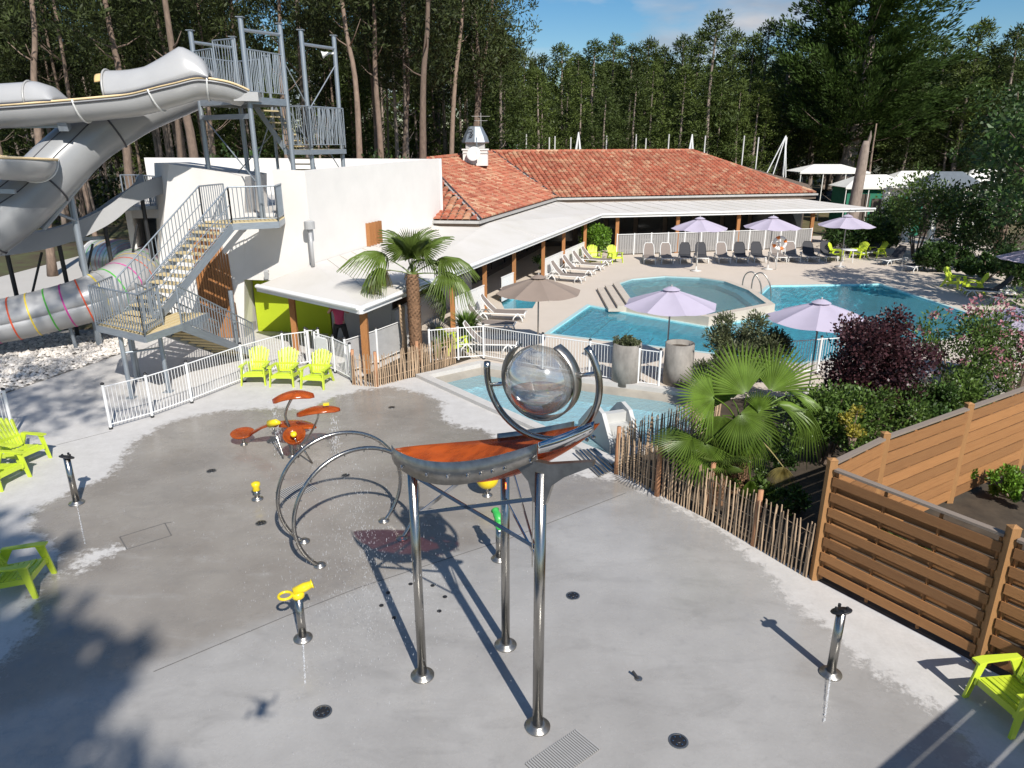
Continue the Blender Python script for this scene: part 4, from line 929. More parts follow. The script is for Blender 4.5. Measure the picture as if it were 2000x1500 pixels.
for i in range(1, N_):
    L_ += (path[i]-path[i-1]).length
    if L_ > .42:
        L_ = 0; p, rt, u = fr[i]; t = rt.cross(u) * -1; mb = MB(); rad = rl[i]+.006
        for k in range(28):
            a = 2*math.pi*k/28; d = rt*math.cos(a)+u*math.sin(a); mb.v += [tuple(p+d*rad-t*.024), tuple(p+d*(rad+.004)+t*.024)]
        for k in range(28): j = (k+1) % 28; mb.f.append((2*k, 2*j, 2*j+1, 2*k+1))
        wb('stripe', mb, 'stripe_'+cols[ci % 4], S5); ci += 1
e = fr[-1]; wb('end_ring', MB().tube(ringat(e, .93, 0, 360, n=24), .05, 6), 'flume', S5, True)
for px, py, top_ in ((136, 692, .8), (-20, 700, .75)):
    g = U(px, py, .0); g.y = 22.3; g = Y(px, py, 22.2); rod('leg', S5, 'galvanised', V(g.x, 22.6, 0), V(g.x-.08, 22.6, .95), .06)
rod('leg', S5, 'galvanised', V(-12.6, 24.6, 0), V(-12.6, 24.6, .9), .06)
# free standing supports of the big slides
sup = thing('slide_support_column', (-13.6, 22.0, 0), 'tall grey column with a slanting arm carrying the closed tube slide', 'column')
c0, c1 = Y(168, 560, 23.0), Y(137, 380, 23.0)
rod('column', sup, 'galvanised', V(c1.x, 23.0, 0), V(c1.x, 23.0, c1.z+.2), .10, n=12)
rod('arm', sup, 'galvanised', Y(84, 447, 22.2), Y(187, 322, 23.0), .09, n=12); rod('brace', sup, 'galvanised', Y(110, 416, 22.5), Y(150, 432, 23.0), .05)
sup2 = thing('slide_support_column', (-18.2, 23.5, 0), 'tall dark column under the looping flume at the left edge', 'column')
rod('column', sup2, 'galvanised', V(-16.6, 21.4, 0), V(-16.6, 21.4, 4.2), .1, n=12); rod('arm', sup2, 'galvanised', V(-16.6, 21.4, 4.1), V(-15.6, 20.9, 4.4), .06)

# ------------------------------------------------------------------ white bar fences
def bar_fence(label, pts, h=1.12, group='white metal bar fences', step=.085, skip=(), postr=.035, panels=()):
    t = thing('bar_fence', pts[0], label, 'fence', group)
    for i, (a, b) in enumerate(zip(pts, pts[1:])):
        a, b = Vector(a), Vector(b)
        if i in skip: continue
        for z in (.12, h-.06): rod('rail', t, 'white_paint', a+V(0, 0, z), b+V(0, 0, z), .017, n=6)
        if i in panels:
            bar('infill_panel', t, 'mesh_grey', a.lerp(b, .03)+V(0, 0, h/2), a.lerp(b, .97)+V(0, 0, h/2), .02, h-.2); continue
        n = int((b-a).length/step)
        for k in range(1, n): p = a.lerp(b, k/n); rod('bar', t, 'white_paint', p+V(0, 0, .12), p+V(0, 0, h-.06), .0075, n=6)
    for p in pts:
        p = Vector(p); o = rod('fence_post', t, 'white_paint', p, p+V(0, 0, h), postr, n=12); 
        wb('post_cap', MB().lathe([(.042, h), (.045, h+.03), (.015, h+.055)], 10, p), 'black', t, True); rod('post_foot', t, 'dark_metal', p, p+V(0, 0, .05), .045)
    return t
f1 = [U(217, 838), U(298, 815), U(375, 787), U(478, 746)]
bar_fence('white bar fence curving from the left path to the three lime chairs', f1+[V(-6.9, 20.4, 0), V(-6.25, 20.75, 0)])
bar_fence('white bar fence behind the three lime chairs, ending at the chestnut paling', [V(-6.0, 20.6, 0), V(-5.3, 20.0, 0), U(688, 746)])
bar_fence('white gate panel propped beside the timber post of the veranda', [V(-6.35, 20.9, 0), V(-5.95, 20.85, 0)])
sgn = thing('notice_board', V(-5.75, 20.3, .7), 'blank white board tied to the fence behind the middle lime chair', 'sign'); a, b = U(520, 700), 0
wb('board', MB().box(V(-5.72, 20.30, .78), (.55, .03, .42), -.65), 'white_plastic', sgn); wb('tie', MB().box(V(-5.72, 20.32, 1.0), (.4, .02, .03), -.65), 'white_paint', sgn)
bar_fence('white fence with grey infill panels between the veranda post and the palm', [V(-4.9, 19.75, 0), V(-4.2, 20.9, 0), V(-3.6, 22.1, 0)], panels=(0, 1), group=None)
lg = thing('log_post', V(-3.55, 21.9, 0), 'pale bark-covered log post beside the palm trunk', 'post'); wb('log', MB().tube([V(-3.5, 21.7, 0), V(-3.47, 21.7, .6), V(-3.52, 21.7, 1.2), V(-3.5, 21.7, 1.62)], [.09, .08, .085, .09], 10), 'stake', lg, True); wb('knot', MB().tube([V(-3.5, 21.7, 1.5), V(-3.6, 21.65, 1.7)], [.05, .03], 8), 'stake', lg, True)
fk = [V(-2.6, 20.9, 0), V(-1.75, 21.2, 0), U(944, 706)+V(0, .25, 0), U(1060, 728)+V(0, .25, 0), U(1152, 743)+V(0, .25, 0), U(1203, 752)+V(0, .2, 0)]
bar_fence('white bar fence on the far kerb of the paddling pool', fk)
bar_fence('narrow white bar gate between the two concrete tubs', [U(1246, 756)+V(0, .1, 0), U(1287, 762)+V(0, .1, 0)])
bar_fence('short white bar fence half hidden between the palm and the purple shrub', [V(7.6, 19.6, 0), V(8.9, 19.9, 0), V(10.2, 20.2, 0)])
bar_fence('white bar fence end at the left edge behind the lime chairs', [V(-13.0, 15.4, 0), U(28, 850)], group=None)
bar_fence('white bar fence running across the lawn behind the racing slide', [V(-17.2, 26.8, 0), V(-15.6, 26.4, 0), V(-14.3, 26.0, 0)])
# concrete half pipes used as planters
for i, (px, lab) in enumerate(((1228, 'tall weathered concrete tub with a round shrub beside the white gate'), (1332, 'weathered concrete tub behind the palm fronds, right of the white gate'))):
    g = U(px, 762)+V(0, .62, 0); t = thing('concrete_tub', g, lab, 'planter', None); wb('tub', MB().lathe([(.41, 0), (.41, .5), (.40, 1.18), (.35, 1.18), (.34, .9)], 28, g, cap=True), 'concrete_pot', t, True); wb('soil', MB().lathe([(.0, 1.04), (.35, 1.04)], 20, g, cap=False), 'soil', t)

# ------------------------------------------------------------------ chestnut paling
sm_ = []
for k in range(5):
    r_ = random.Random(k); sm_.append(MB().tube([(0, 0, 0), (r_.uniform(-.012, .012), r_.uniform(-.01, .01), .35), (r_.uniform(-.012, .012), 0, .7), (r_.uniform(-.02, .02), 0, 1.0)], [.016, .017, .016, .010], 6).mesh('stake', 'stake', False))
def paling(label, pts, h=.92, step=.068, posts=(), seed=1, alt=False):
    rn = random.Random(seed); t = thing('chestnut_paling', pts[0], label, 'fence')
    for a, b in zip(pts, pts[1:]):
        a, b = Vector(a), Vector(b); n = int((b-a).length/step); e = (b-a).normalized()
        for k in range(n+1):
            p = a.lerp(b, k/n); o = obj('stake', sm_[rn.randrange(5)], t, p-Vector(pts[0])+e*rn.uniform(-.015, .015), rn.uniform(0, 6.28)); o.rotation_euler = (rn.uniform(-.03, .03), rn.uniform(-.04, .04), rn.uniform(0, 6.3)); o.scale = (1, 1, h*rn.uniform(.92, 1.06))
        for z in (.22, .5, .76):
            mb = MB().tube([a+V(0, 0, z*h/.92), b+V(0, 0, z*h/.92)], .006, 4); wb('wire', mb, 'stake', t)
    for p in posts: wb('post', MB().tube([p-V(0, 0, 0), p+V(0, 0, h*.55), p+V(.01, 0, h*1.1)], [.055, .05, .045], 9), 'stake_post', t, True)
c_ = U(735, 756)
paling('light chestnut paling round the palm bed behind the splash pad', [U(690, 752), c_, U(812, 737)+V(0, .12, 0), U(895, 712)+V(-.1, .1, 0)], posts=[U(692, 750), c_+V(0, .05, 0), U(815, 733)+V(0, .1, 0)], seed=2)
pr = [U(1204, 925), U(1375, 1010), U(1575, 1128)]
paling('long chestnut paling between the splash pad and the right hand palm', pr, .95, posts=[pr[0], U(1283, 968), pr[1]+V(.1, .1, 0), U(1468, 1068)+V(.05, .05, 0)], seed=3)
paling('short chestnut paling along the right side of the paddling pool', [kpB+V(.15, .1, 0), V(4.85, 15.7, 0), V(5.3, 17.2, 0)], .9, seed=4)
bn = thing('step_grate', U(1160, 900), 'small steel grille step leaning at the paddling pool kerb beside the paling', 'grille')
g0, g1 = U(1108, 888, .1), U(1180, 935, .02); gw = V(.42, .35, 0)
for i in range(6): bar('slat', bn, 'steel' if i % 2 else 'steel_dark', U(1125, 880, .12).lerp(U(1160, 876, .12), i/5), U(1172, 930, .03).lerp(U(1204, 915, .03), i/5), .045, .03)

# ------------------------------------------------------------------ timber panel fence
pA, pB = U(1590, 1130), U(1912, 1298)
topz = 1.93
bdir = (U(2000, 762, topz)-U(1612, 905, topz)); bdir.z = 0
TFf = thing('timber_fence', (pA.x, pA.y, 0), 'brown timber fence of staggered boards at the right edge of the splash pad', 'fence')
TFb = thing('timber_fence', (pA.x+.2, pA.y+.2, 0), 'sunlit timber fence of staggered boards running back to the right edge', 'fence')
def tpost(par, p, h=2.05, w_=.115): bar('post', par, 'fence_post', V(p.x, p.y, 0), V(p.x, p.y, h), w_, w_); wb('post_cap', MB().add([(p.x-.065, p.y-.065, h), (p.x+.065, p.y-.065, h), (p.x+.065, p.y+.065, h), (p.x-.065, p.y+.065, h), (p.x, p.y, h+.03)], [(0, 1, 4), (1, 2, 4), (2, 3, 4), (3, 0, 4), (3, 2, 1, 0)]), 'fence_post', par)
def panel(par, a, b, n1, rows=7, h0=.08, h1=1.86, side=1, bh=.14, far=True, rn=random.Random(9)):
    e = (b-a).normalized(); a, b = a+e*.07, b-e*.07; dz = (h1-h0)/rows; n = n1*side
    for i in range(rows):          # near boards and, offset by half a course, far boards, as in a hit and miss panel
        z = h0+(i+.5)*dz; j = rn.uniform(-.004, .004)
        bar('plank', par, 'plank', V(a.x, a.y, z)+n*(.032+j), V(b.x, b.y, z)+n*(.032-j), .022, bh)
        if far and i < rows-1: bar('plank', par, 'plank', V(a.x, a.y, z+dz/2)-n*.045, V(b.x, b.y, z+dz/2)-n*.045, .02, bh)
    for t in (.015, .34, .67, .985):
        p = a.lerp(b, t); bar('batten', par, 'plank', V(p.x, p.y, h0-.02), V(p.x, p.y, h1), .035, .032)
    bar('cap_rail', par, 'cap_rail', V(a.x, a.y, h1+.05), V(b.x, b.y, h1+.05), .10, .035)
ef = (pB-pA).normalized(); nf = V(ef.y, -ef.x, 0)
if nf.x > 0: nf = -nf
step_f = (pB-pA).length; posts = [pA+ef*step_f*i for i in range(3)]
for p in posts: tpost(TFf, p)
for a, b in zip(posts, posts[1:]): panel(TFf, a, b, nf)
eb = bdir.normalized(); nb = V(eb.y, -eb.x, 0)
bp = [pA+V(.03, .12, 0)]+[U(px, py, topz)*1 for px, py in ((1729, 853), (1893, 795))]; bp = [xy(p) for p in bp]; d = (bp[2]-bp[1]); bp += [bp[2]+d, bp[2]+2*d]
for p in bp[1:]: tpost(TFb, p, 2.0)
for a, b in zip(bp, bp[1:]): panel(TFb, a, b, nb, rows=8, bh=.196, far=False)

# ------------------------------------------------------------------ splash pad features
def flange(par, p, r=.14): wb('base_flange', MB().lathe([(r, .0), (r, .018), (r*.62, .022), (r*.60, .05), (r*.5, .055)], 24, (p.x, p.y, 0)), 'steel_dark', par, True)
GL = thing('water_bowl_sculpture', (0.2, 7.2, 0), 'tall steel frame with orange boat shaped basin and a clear tipping sphere', 'water play feature')
legs = dict(F=V(.27, 6.58, 3.30), L=V(-1.18, 7.42, 2.93), C=V(-.12, 8.0, 2.85))
for k, p in legs.items():
    lg_ = wb('leg', MB().tube([V(p.x, p.y, 0), p], .057 if k != 'F' else .062, 20), 'steel', GL, True); flange(lg_, p, .15)
for a, b in ((('L', 2.85), ('F', 2.38)), (('L', 2.35), ('F', 3.0)), (('L', 2.3), ('C', 2.95)), (('C', 2.25), ('F', 2.2)), (('C', 2.9), ('L', 2.75)), (('F', 2.2), ('C', 3.0))):
    p, q = legs[a[0]], legs[b[0]]; p_, q_ = V(p.x, p.y, a[1]), V(q.x, q.y, b[1]); bar('brace', GL, 'steel_polished', p_, q_, .012, .045)
bar('brace_plate', GL, 'steel_dark', V(.19, 6.63, 2.15), V(.19, 6.63, 3.1), .012, .05)
T1, T2 = V(-1.45, 7.82, 3.0), V(.84, 6.50, 3.86)
ax = (T2-T1); hx = V(ax.x, ax.y, 0).normalized(); sd_ = V(hx.y, -hx.x, 0)   # towards the camera
if sd_.y > 0: sd_ = -sd_
def boat(t, s):       # t along 0..1, s -1..1 across; rim curved, keel hollow
    wv = .42*math.sin(math.pi*min(1, max(0, t)))**.75; base = T1+ax*t; sag = -.12*math.sin(math.pi*t)
    z = sag-.36*(1-s*s)*math.sin(math.pi*t)**.6+.045*math.cos(s*9)*math.sin(math.pi*t)
    return base+sd_*(wv*s)+V(0, 0, z)
mb = MB(); nT, nS = 28, 14
for i in range(nT+1):
    for j in range(nS+1): mb.v.append(tuple(boat(i/nT, -1+2*j/nS)))
for i in range(nT):
    for j in range(nS): mb.f.append((i*(nS+1)+j, (i+1)*(nS+1)+j, (i+1)*(nS+1)+j+1, i*(nS+1)+j+1))
o = wb('orange_basin', mb, 'orange', GL, True); md = o.modifiers.new('t', 'SOLIDIFY'); md.thickness = .012
def band(t0, t1, s, h0, h1, m, name, off=.03, n=20):
    mb = MB()
    for i in range(n+1):
        t = t0+(t1-t0)*i/n; p = boat(t, s)+sd_*(off if s > 0 else -off); hh = h0+(h1-h0)*math.sin(math.pi*i/n)
        for q, dz in ((0, .06), (0, -hh), (.012, -hh), (.012, .06)): mb.v.append(tuple(p+sd_*q+V(0, 0, dz)))
    for i in range(n):
        for k in range(4): mb.f.append((i*4+k, i*4+(k+1) % 4, i*4+4+(k+1) % 4, i*4+4+k))
    mb.f += [(0, 1, 2, 3), (n*4+3, n*4+2, n*4+1, n*4)]
    return wb(name, mb, m, GL, True)
sp1 = band(.0, .80, 1, .12, .21, 'steel_dark', 'side_panel'); band(.80, .985, 1, .06, .09, 'steel_polished', 'side_panel', .0); band(.45, .85, -1, .12, .20, 'steel_dark', 'side_panel')
for t in (.12, .3, .42, .52, .58, .63, .68, .78, .97, .99):
    p = boat(t, 1)+sd_*.045+V(0, 0, -.1); wb('bolt', MB().lathe([(.022, 0), (.022, .012), (.01, .02)], 8, p, tuple(sd_)), 'steel_polished', sp1)
# curved bracket between front leg and basin
mb = MB(); f_ = legs['F']; pr_ = [(-.42, .20), (-.24, .13), (-.13, .02), (-.07, -.2), (.07, -.2), (.14, .04), (.28, .17), (.58, .36), (.58, .41), (.1, .27), (-.42, .26)]
pp = [V(f_.x, f_.y, f_.z-.15)+hx*x+V(0, 0, z) for x, z in pr_]; k = len(pp)
mb.add([p+sd_*.035 for p in pp]+[p-sd_*.035 for p in pp], [tuple(range(k)), tuple(range(2*k-1, k-1, -1))]+[(i, k+i, k+(i+1) % k, (i+1) % k) for i in range(k)]); wb('bracket', mb, 'steel_dark', GL)
SC = V(.27, 6.95, 4.17); hz = V(0, 0, 1)
def arc_pts(r, a0, a1, n=36, c=SC): return [c+hx*(math.cos(R(a0+(a1-a0)*i/n))*r)+hz*(math.sin(R(a0+(a1-a0)*i/n))*r) for i in range(n+1)]
wb('cradle_arc', MB().tube(arc_pts(.655, 172, 400), .036, 14), 'steel', GL, True)
for s_, a in ((1, 15), (-1, 195)):
    p = SC+hx*(.655*math.cos(R(a)))+hz*(.655*math.sin(R(a))); q = SC+hx*(.42*math.cos(R(a)))+hz*(.42*math.sin(R(a))); wb('axle', MB().tube([p, q], .022, 10), 'steel_polished', GL, True); wb('axle_nut', MB().tube([q, q+(p-q)*.18], .035, 10), 'steel_dark', GL)
mb = MB(); pts = arc_pts(.41, 128, 425, 48)
for i, p in enumerate(pts):
    rr_ = (p-SC).normalized()
    for s_, q in ((-.075, 0), (.075, 0), (.075, .02), (-.075, .02)): mb.v.append(tuple(p+sd_*s_+rr_*q))
for i in range(48):
    for k in range(4): mb.f.append((i*4+k, i*4+(k+1) % 4, i*4+4+(k+1) % 4, i*4+4+k))
mb.f += [(3, 2, 1, 0), (192, 193, 194, 195)]
wb('sphere_band', mb, 'steel_dark', GL, True)
prof = [(.37*math.sin(R(a)), -.37*math.cos(R(a))) for a in range(0, 149, 4)]; axs = tuple((hz*.93-hx*.05-sd_*.18+hx*.22))
o = wb('clear_sphere', MB().lathe(prof, 40, SC, axs, cap=False), 'clear', GL, True)
gl = bpy.data.materials.new('water_in_sphere'); gl.use_nodes = True; g_ = gl.node_tree.nodes['Principled BSDF']; g_.inputs['Transmission Weight'].default_value = 1; g_.inputs['IOR'].default_value = 1.33; g_.inputs['Roughness'].default_value = .02; M['wis'] = gl
prof = [(.357*math.sin(R(a)), -.357*math.cos(R(a))) for a in range(0, 69, 4)]+[(0, -.357*math.cos(R(68)))]
wb('water_fill', MB().lathe(prof, 40, SC, cap=False), 'wis', GL, True)

def hoop(p, q, label):
    p, q = Vector(p), Vector(q); t = thing('spray_hoop', (p+q)/2, label, 'water hoop', 'steel spray hoops'); c = (p-q).length; h = 1.86; r = (h*h+(c/2)**2)/(2*h); d = (q-p).normalized(); m_ = (p+q)/2+V(0, 0, h-r)
    a0 = math.asin((h-r)/r); pts = [m_+d*(-math.cos(a)*r)+V(0, 0, math.sin(a)*r) for a in [-a0+(math.pi+2*a0)*i/60 for i in range(61)]]
    pts = [x for x in pts if x.z > -.01]; wb('hoop_pipe', MB().tube(pts, .033, 12), 'steel', t, True)
    for x in (p, q): flange(t, x, .10)
    for i in range(8, 52, 4): wb('nozzle', MB().tube([pts[min(i, len(pts)-1)], pts[min(i, len(pts)-1)]+(m_-pts[min(i, len(pts)-1)]).normalized()*.06], .012, 6), 'steel_dark', t)
hoop(U(625, 1105), U(785, 1052), 'nearer of the two polished steel spray hoops, its feet closest to the sphere frame')
hoop(U(594, 1058), U(750, 1018), 'farther of the two polished steel spray hoops, behind its twin')

FL = thing('leaf_fountain', (-4.6, 14.0, 0), 'orange leaf shaped fountain with five leaves on curved steel stems', 'water play feature')
def leaf(c, d, ln, wd, cup, m='orange', tilt=0, th=.02, name='leaf', rnd_=.5):
    d = Vector(d).normalized(); s = d.cross(V(0, 0, 1)).normalized(); u = s.cross(d); mb = MB(); n, k = 14, 8
    for i in range(n+1):
        t = i/n; wv = wd*math.sin(math.pi*t)**rnd_
        for j in range(k+1):
            q = -1+2*j/k; mb.v.append(tuple(Vector(c)+d*((t-.5)*ln)+s*(wv*q)+u*(-cup*((t-.5)*2)**2*.9-cup*q*q*.7)))
    for i in range(n):
        for j in range(k): mb.f.append((i*(k+1)+j, (i+1)*(k+1)+j, (i+1)*(k+1)+j+1, i*(k+1)+j+1))
    o = wb(name, mb, m, FL, True); md = o.modifiers.new('t', 'SOLIDIFY'); md.thickness = th; return o
q = 14.1
top = Y(570, 766, q); leaf(top, (1, .1, .12), .84, .24, .12)
r2_ = Y(620, 796, q-.1); leaf(r2_, (1, .1, .10), .88, .22, .09)
wb('stem', MB().tube(smooth_path([V(-4.83, q, .0), V(-4.80, q, .6), V(-4.88, q, 1.0), top+V(.05, 0, -.03)], 6), .028, 10), 'steel', FL, True)
wb('stem', MB().tube(smooth_path([V(-4.75, q, .15), V(-4.45, q, .45), r2_+V(-.02, 0, -.25), r2_+V(0, 0, -.03)], 6), .022, 10), 'steel', FL, True)
c3 = Y(575, 850, 13.75); wb('bowl_leaf', MB().lathe([(.02, -.26), (.12, -.2), (.20, -.08), (.24, .03), (.23, .04), (.15, -.08), (0, -.15)], 22, c3, (.0, -.5, .85)), 'orange', FL, True)
wb('stem', MB().tube(smooth_path([U(580, 885), V(c3.x+.06, c3.y+.02, .3), c3-V(0, 0, .05)], 5), .026, 10), 'steel', FL, True); wb('stem', MB().tube([U(610, 905), c3+V(.08, 0, -.15)], .02, 8), 'steel', FL, True)
wb('flower_nozzle', MB().lathe([(.03, 0), (.07, .03), (.065, .08), (.02, .10)], 8, c3+V(0, -.02, 0), (.05, -.55, .8)), 'yellow', FL, True)
c4 = Y(474, 850, 14.75); wb('disc_leaf', MB().lathe([(.03, .02), (.14, .0), (.24, .03), (.26, .07), (.25, .075), (.13, .04), (.05, .05)], 24, c4, (0, -.12, 1)), 'orange', FL, True); wb('stem', MB().tube([V(c4.x, c4.y, 0), c4], .035, 10), 'steel', FL, True); flange(FL, V(c4.x, c4.y, 0), .08)
cA, cB = Y(492, 845, 14.7), Y(598, 830, 14.1); mid_ = Y(535, 826, 14.4)
leaf((cA+mid_)/2+V(0, 0, .03), mid_-cA, (mid_-cA).length*1.3, .17, .05); leaf((mid_+cB)/2+V(.02, .1, 0), cB-mid_, (cB-mid_).length*1.4, .22, .07)
cy_y = Y(535, 828, 14.15); wb('yellow_nozzle', MB().tube([cy_y+V(-.1, 0, .0), cy_y+V(.08, -.05, .06), cy_y+V(.16, -.05, .04)], [.085, .07, .03], 12), 'yellow', FL, True)
wb('stem', MB().tube(smooth_path([cy_y+V(-.02, 0, -.1), cy_y+V(.05, -.05, -.3), V(-4.95, 13.9, .1)], 5), .022, 8), 'steel', FL, True)
yb = Y(637, 792, q-.15); wb('leaf_clip', MB().box(yb+V(0, 0, .03), (.12, .08, .04), .3), 'yellow', FL)
for p in (V(-4.83, q, 0),): flange(FL, p, .1)

def cannon(p, h, label, col, rz):
    t = thing('water_cannon', p, label, 'water cannon'); flange(wb('pipe', MB().tube([p, p+V(0, 0, h*.8)], .055, 14), 'steel', t, True), p, .13)
    c = p+V(0, 0, h*.86); wb('swivel', MB().lathe([(.06, -.07), (.085, -.05), (.085, .02), (.05, .04)], 16, c), col, t, True)
    d = V(math.cos(rz), math.sin(rz), .28).normalized(); nzl = wb('nozzle', MB().tube([c+V(0, 0, .05)-d*.05, c+V(0, 0, .05)+d*.10, c+V(0, 0, .05)+d*.19, c+V(0, 0, .05)+d*.21], [.06, .065, .05, .07], 14), col, t, True)
    pts = [c+V(0, 0, .05)-d*.17+V(math.cos(a)*.09*d.x-math.sin(a)*.09*d.y*-1, math.cos(a)*.09*d.y+math.sin(a)*.09*-d.x, .0) for a in [i*math.pi/8 for i in range(16)]]
    wb('handle_ring', MB().tube(pts, .02, 8, closed=True), col, nzl, True)
cannon(U(592, 1247), .85, 'yellow water cannon with ring handle on a steel post near the splash pad joint', 'yellow', .35)
cannon(U(975, 1092), .8, 'green water cannon behind the rear leg of the sphere frame', 'green_paint', 1.9)
bl = thing('spray_bollard', U(503, 975), 'knee high yellow topped spray nozzle left of the hoops', 'spray nozzle'); p = U(503, 975); flange(bl, p, .11)
wb('pipe', MB().tube([p, p+V(0, 0, .2)], .045, 12), 'steel', bl, True); wb('head', MB().lathe([(.05, .18), (.075, .2), (.06, .26), (.085, .30), (.08, .35), (.02, .37)], 14, p), 'yellow', bl, True)
yb_ = thing('spray_ball', U(952, 968), 'yellow ball on a short steel stem behind the sphere frame', 'spray ball'); p = U(952, 968); flange(yb_, p, .10)
wb('stem', MB().tube([p, p+V(0, 0, .2)], .03, 10), 'steel', yb_, True); wb('ball', MB().lathe([(.22*math.sin(R(a)), -.22*math.cos(R(a))) for a in range(0, 181, 10)], 28, p+V(0, 0, .38), cap=False), 'yellow', yb_, True)
def wheelpost(px, py, label, rz):
    p = U(px, py); t = thing('sprinkler_post', p, label, 'sprinkler post', 'steel sprinkler posts'); flange(wb('pipe', MB().tube([p, p+V(0, 0, .95)], .058, 16), 'steel', t, True), p, .14)
    dsc = wb('disc', MB().lathe([(.125, 0), (.13, .012), (.12, .022), (.03, .028)], 24, p+V(0, 0, .95), (.25*math.cos(rz), .25*math.sin(rz)+.22, 1)), 'black', t, True)
    for k in range(4): wb('knob', MB().lathe([(.02, 0), (.02, .04), (0, .05)], 8, p+V(.07*math.cos(k*1.57), .07*math.sin(k*1.57), .975)), 'black', dsc)
wheelpost(150, 983, 'steel sprinkler post with black disc on the left of the splash pad', .5); wheelpost(1622, 1316, 'steel sprinkler post with black disc on the right of the splash pad', 2.5)

def drain(px, py, r, label, group):
    p = U(px, py); t = thing('floor_nozzle', p, label, 'floor nozzle', group); wb('rim', MB().lathe([(r, .004), (r*.98, .009), (r*.80, .010)], 24, p, cap=False), 'steel_dark', t); dsc = wb('disc', MB().lathe([(r*.8, .006), (r*.3, .011), (r*.26, .016), (0, .017)], 20, p, cap=False), 'black', t)
    for k in range(6): wb('hole', MB().lathe([(r*.09, .013), (0, .014)], 8, p+V(r*.55*math.cos(k*1.047), r*.55*math.sin(k*1.047), 0), cap=False), 'steel_polished', dsc)
for px, py, r, l in ((630, 1391, .115, 'black round floor nozzle in the foreground left of the steel legs'), (1325, 1448, .115, 'black round floor nozzle in the foreground right of the steel legs'), (1119, 1164, .105, 'black round floor nozzle right of the front leg on the pale slab'),
                     (510, 1022, .10, 'black round floor nozzle just left of the spray hoops'), (413, 920, .10, 'black round floor nozzle on the wet slab between the left sprinkler post and leaf fountain'), (765, 796, .09, 'farthest round floor nozzle, near the paddling pool'), (675, 929, .09, 'round floor nozzle seen through the spray hoops')):
    drain(px, py, r, l, 'round floor nozzles')
for px, py in ((745, 1183), (770, 1207), (802, 1141), (845, 1144), (869, 1166), (858, 1194), (758, 1158), (815, 1213)):
    p = U(px, py); tag(wb('ground_jet', MB().lathe([(.034, .003), (.034, .009), (.012, .012), (0, .012)], 14, p, cap=False), 'black'), 'tiny black ground jet, one of the ring beside the left leg of the frame', 'ground jet', 'ring of tiny ground jets')
sp = thing('tilted_spout', U(1247, 1326), 'small black tilted spout set in the pale slab right of the front leg', 'spout'); p = U(1247, 1326)
wb('plate', MB().lathe([(.05, .003), (.05, .01), (0, .012)], 14, p, cap=False), 'steel_dark', sp); wb('spout', MB().tube([p, p+V(-.07, .06, .07)], .018, 8), 'black', sp)
def grate(c4, label, n, group='floor drain grates'):
    t = thing('drain_grate', c4[0], label, 'drain grate', group); mb = MB().slab([p+V(0, 0, .004) for p in c4], .003); wb('tray', mb, 'joint', t)
    for i in range(n):
        a, b = c4[0].lerp(c4[1], (i+.5)/n), c4[3].lerp(c4[2], (i+.5)/n); bar('slat', t, 'gutter', a+V(0, 0, .009), b+V(0, 0, .009), .017, .008)
ga, gb, gc = U(1025, 1493), U(1126, 1425), U(1173, 1463); grate([ga, gb, gc, ga+gc-gb], 'steel drain grate in the near foreground below the front leg', 26)
ga, gb, gc = U(537, 962), U(598, 940), U(622, 955); grate([ga, gb, gc, ga+gc-gb], 'steel drain grate behind the spray hoops', 16)
# water in the air: separate falling drops around the hoops, the frame and the jets
def drops():
    rn = random.Random(4); mb = MB()
    def d(p, s, st=1):
        mb.add([(p.x-s, p.y, p.z), (p.x+s*.5, p.y-s*.8, p.z), (p.x+s*.5, p.y+s*.8, p.z), (p.x, p.y, p.z+s*st*2.2), (p.x, p.y, p.z-s*1.2)], [(0, 1, 3), (1, 2, 3), (2, 0, 3), (1, 0, 4), (2, 1, 4), (0, 2, 4)])
    for _ in range(2200):
        a = rn.uniform(0, 6.28); r_ = abs(rn.gauss(0, 1))*1.1; d(V(-2.0+r_*math.cos(a), 8.2+r_*1.1*math.sin(a), rn.uniform(0, 2.4)), rn.uniform(.0012, .0028), rn.uniform(2, 7))
    for px, py, px2, py2 in ((592, 1252, 596, 1335), (1622, 1320, 1610, 1410), (150, 985, 166, 1062)):
        a, b = U(px, py, .05), U(px2, py2, .01)
        for i in range(150): d(a.lerp(b, rn.random())+V(rn.uniform(-.01, .01), 0, 0), .004, 1.5)
    for (px, py) in ((534, 778), (650, 800)):
        p = Y(px, py, 14.1)
        for i in range(140): d(V(p.x+rn.gauss(0, .05), p.y+rn.gauss(0, .05), rn.uniform(0, p.z)), .006, 3)
    tag(wb('falling_drops', mb, 'white_drops'), 'fine falling water drops round the hoops and steel frame', 'water drops', kind='stuff')
mat('white_drops', (.8, .82, .85), .1, 0, 0, 1)
drops()

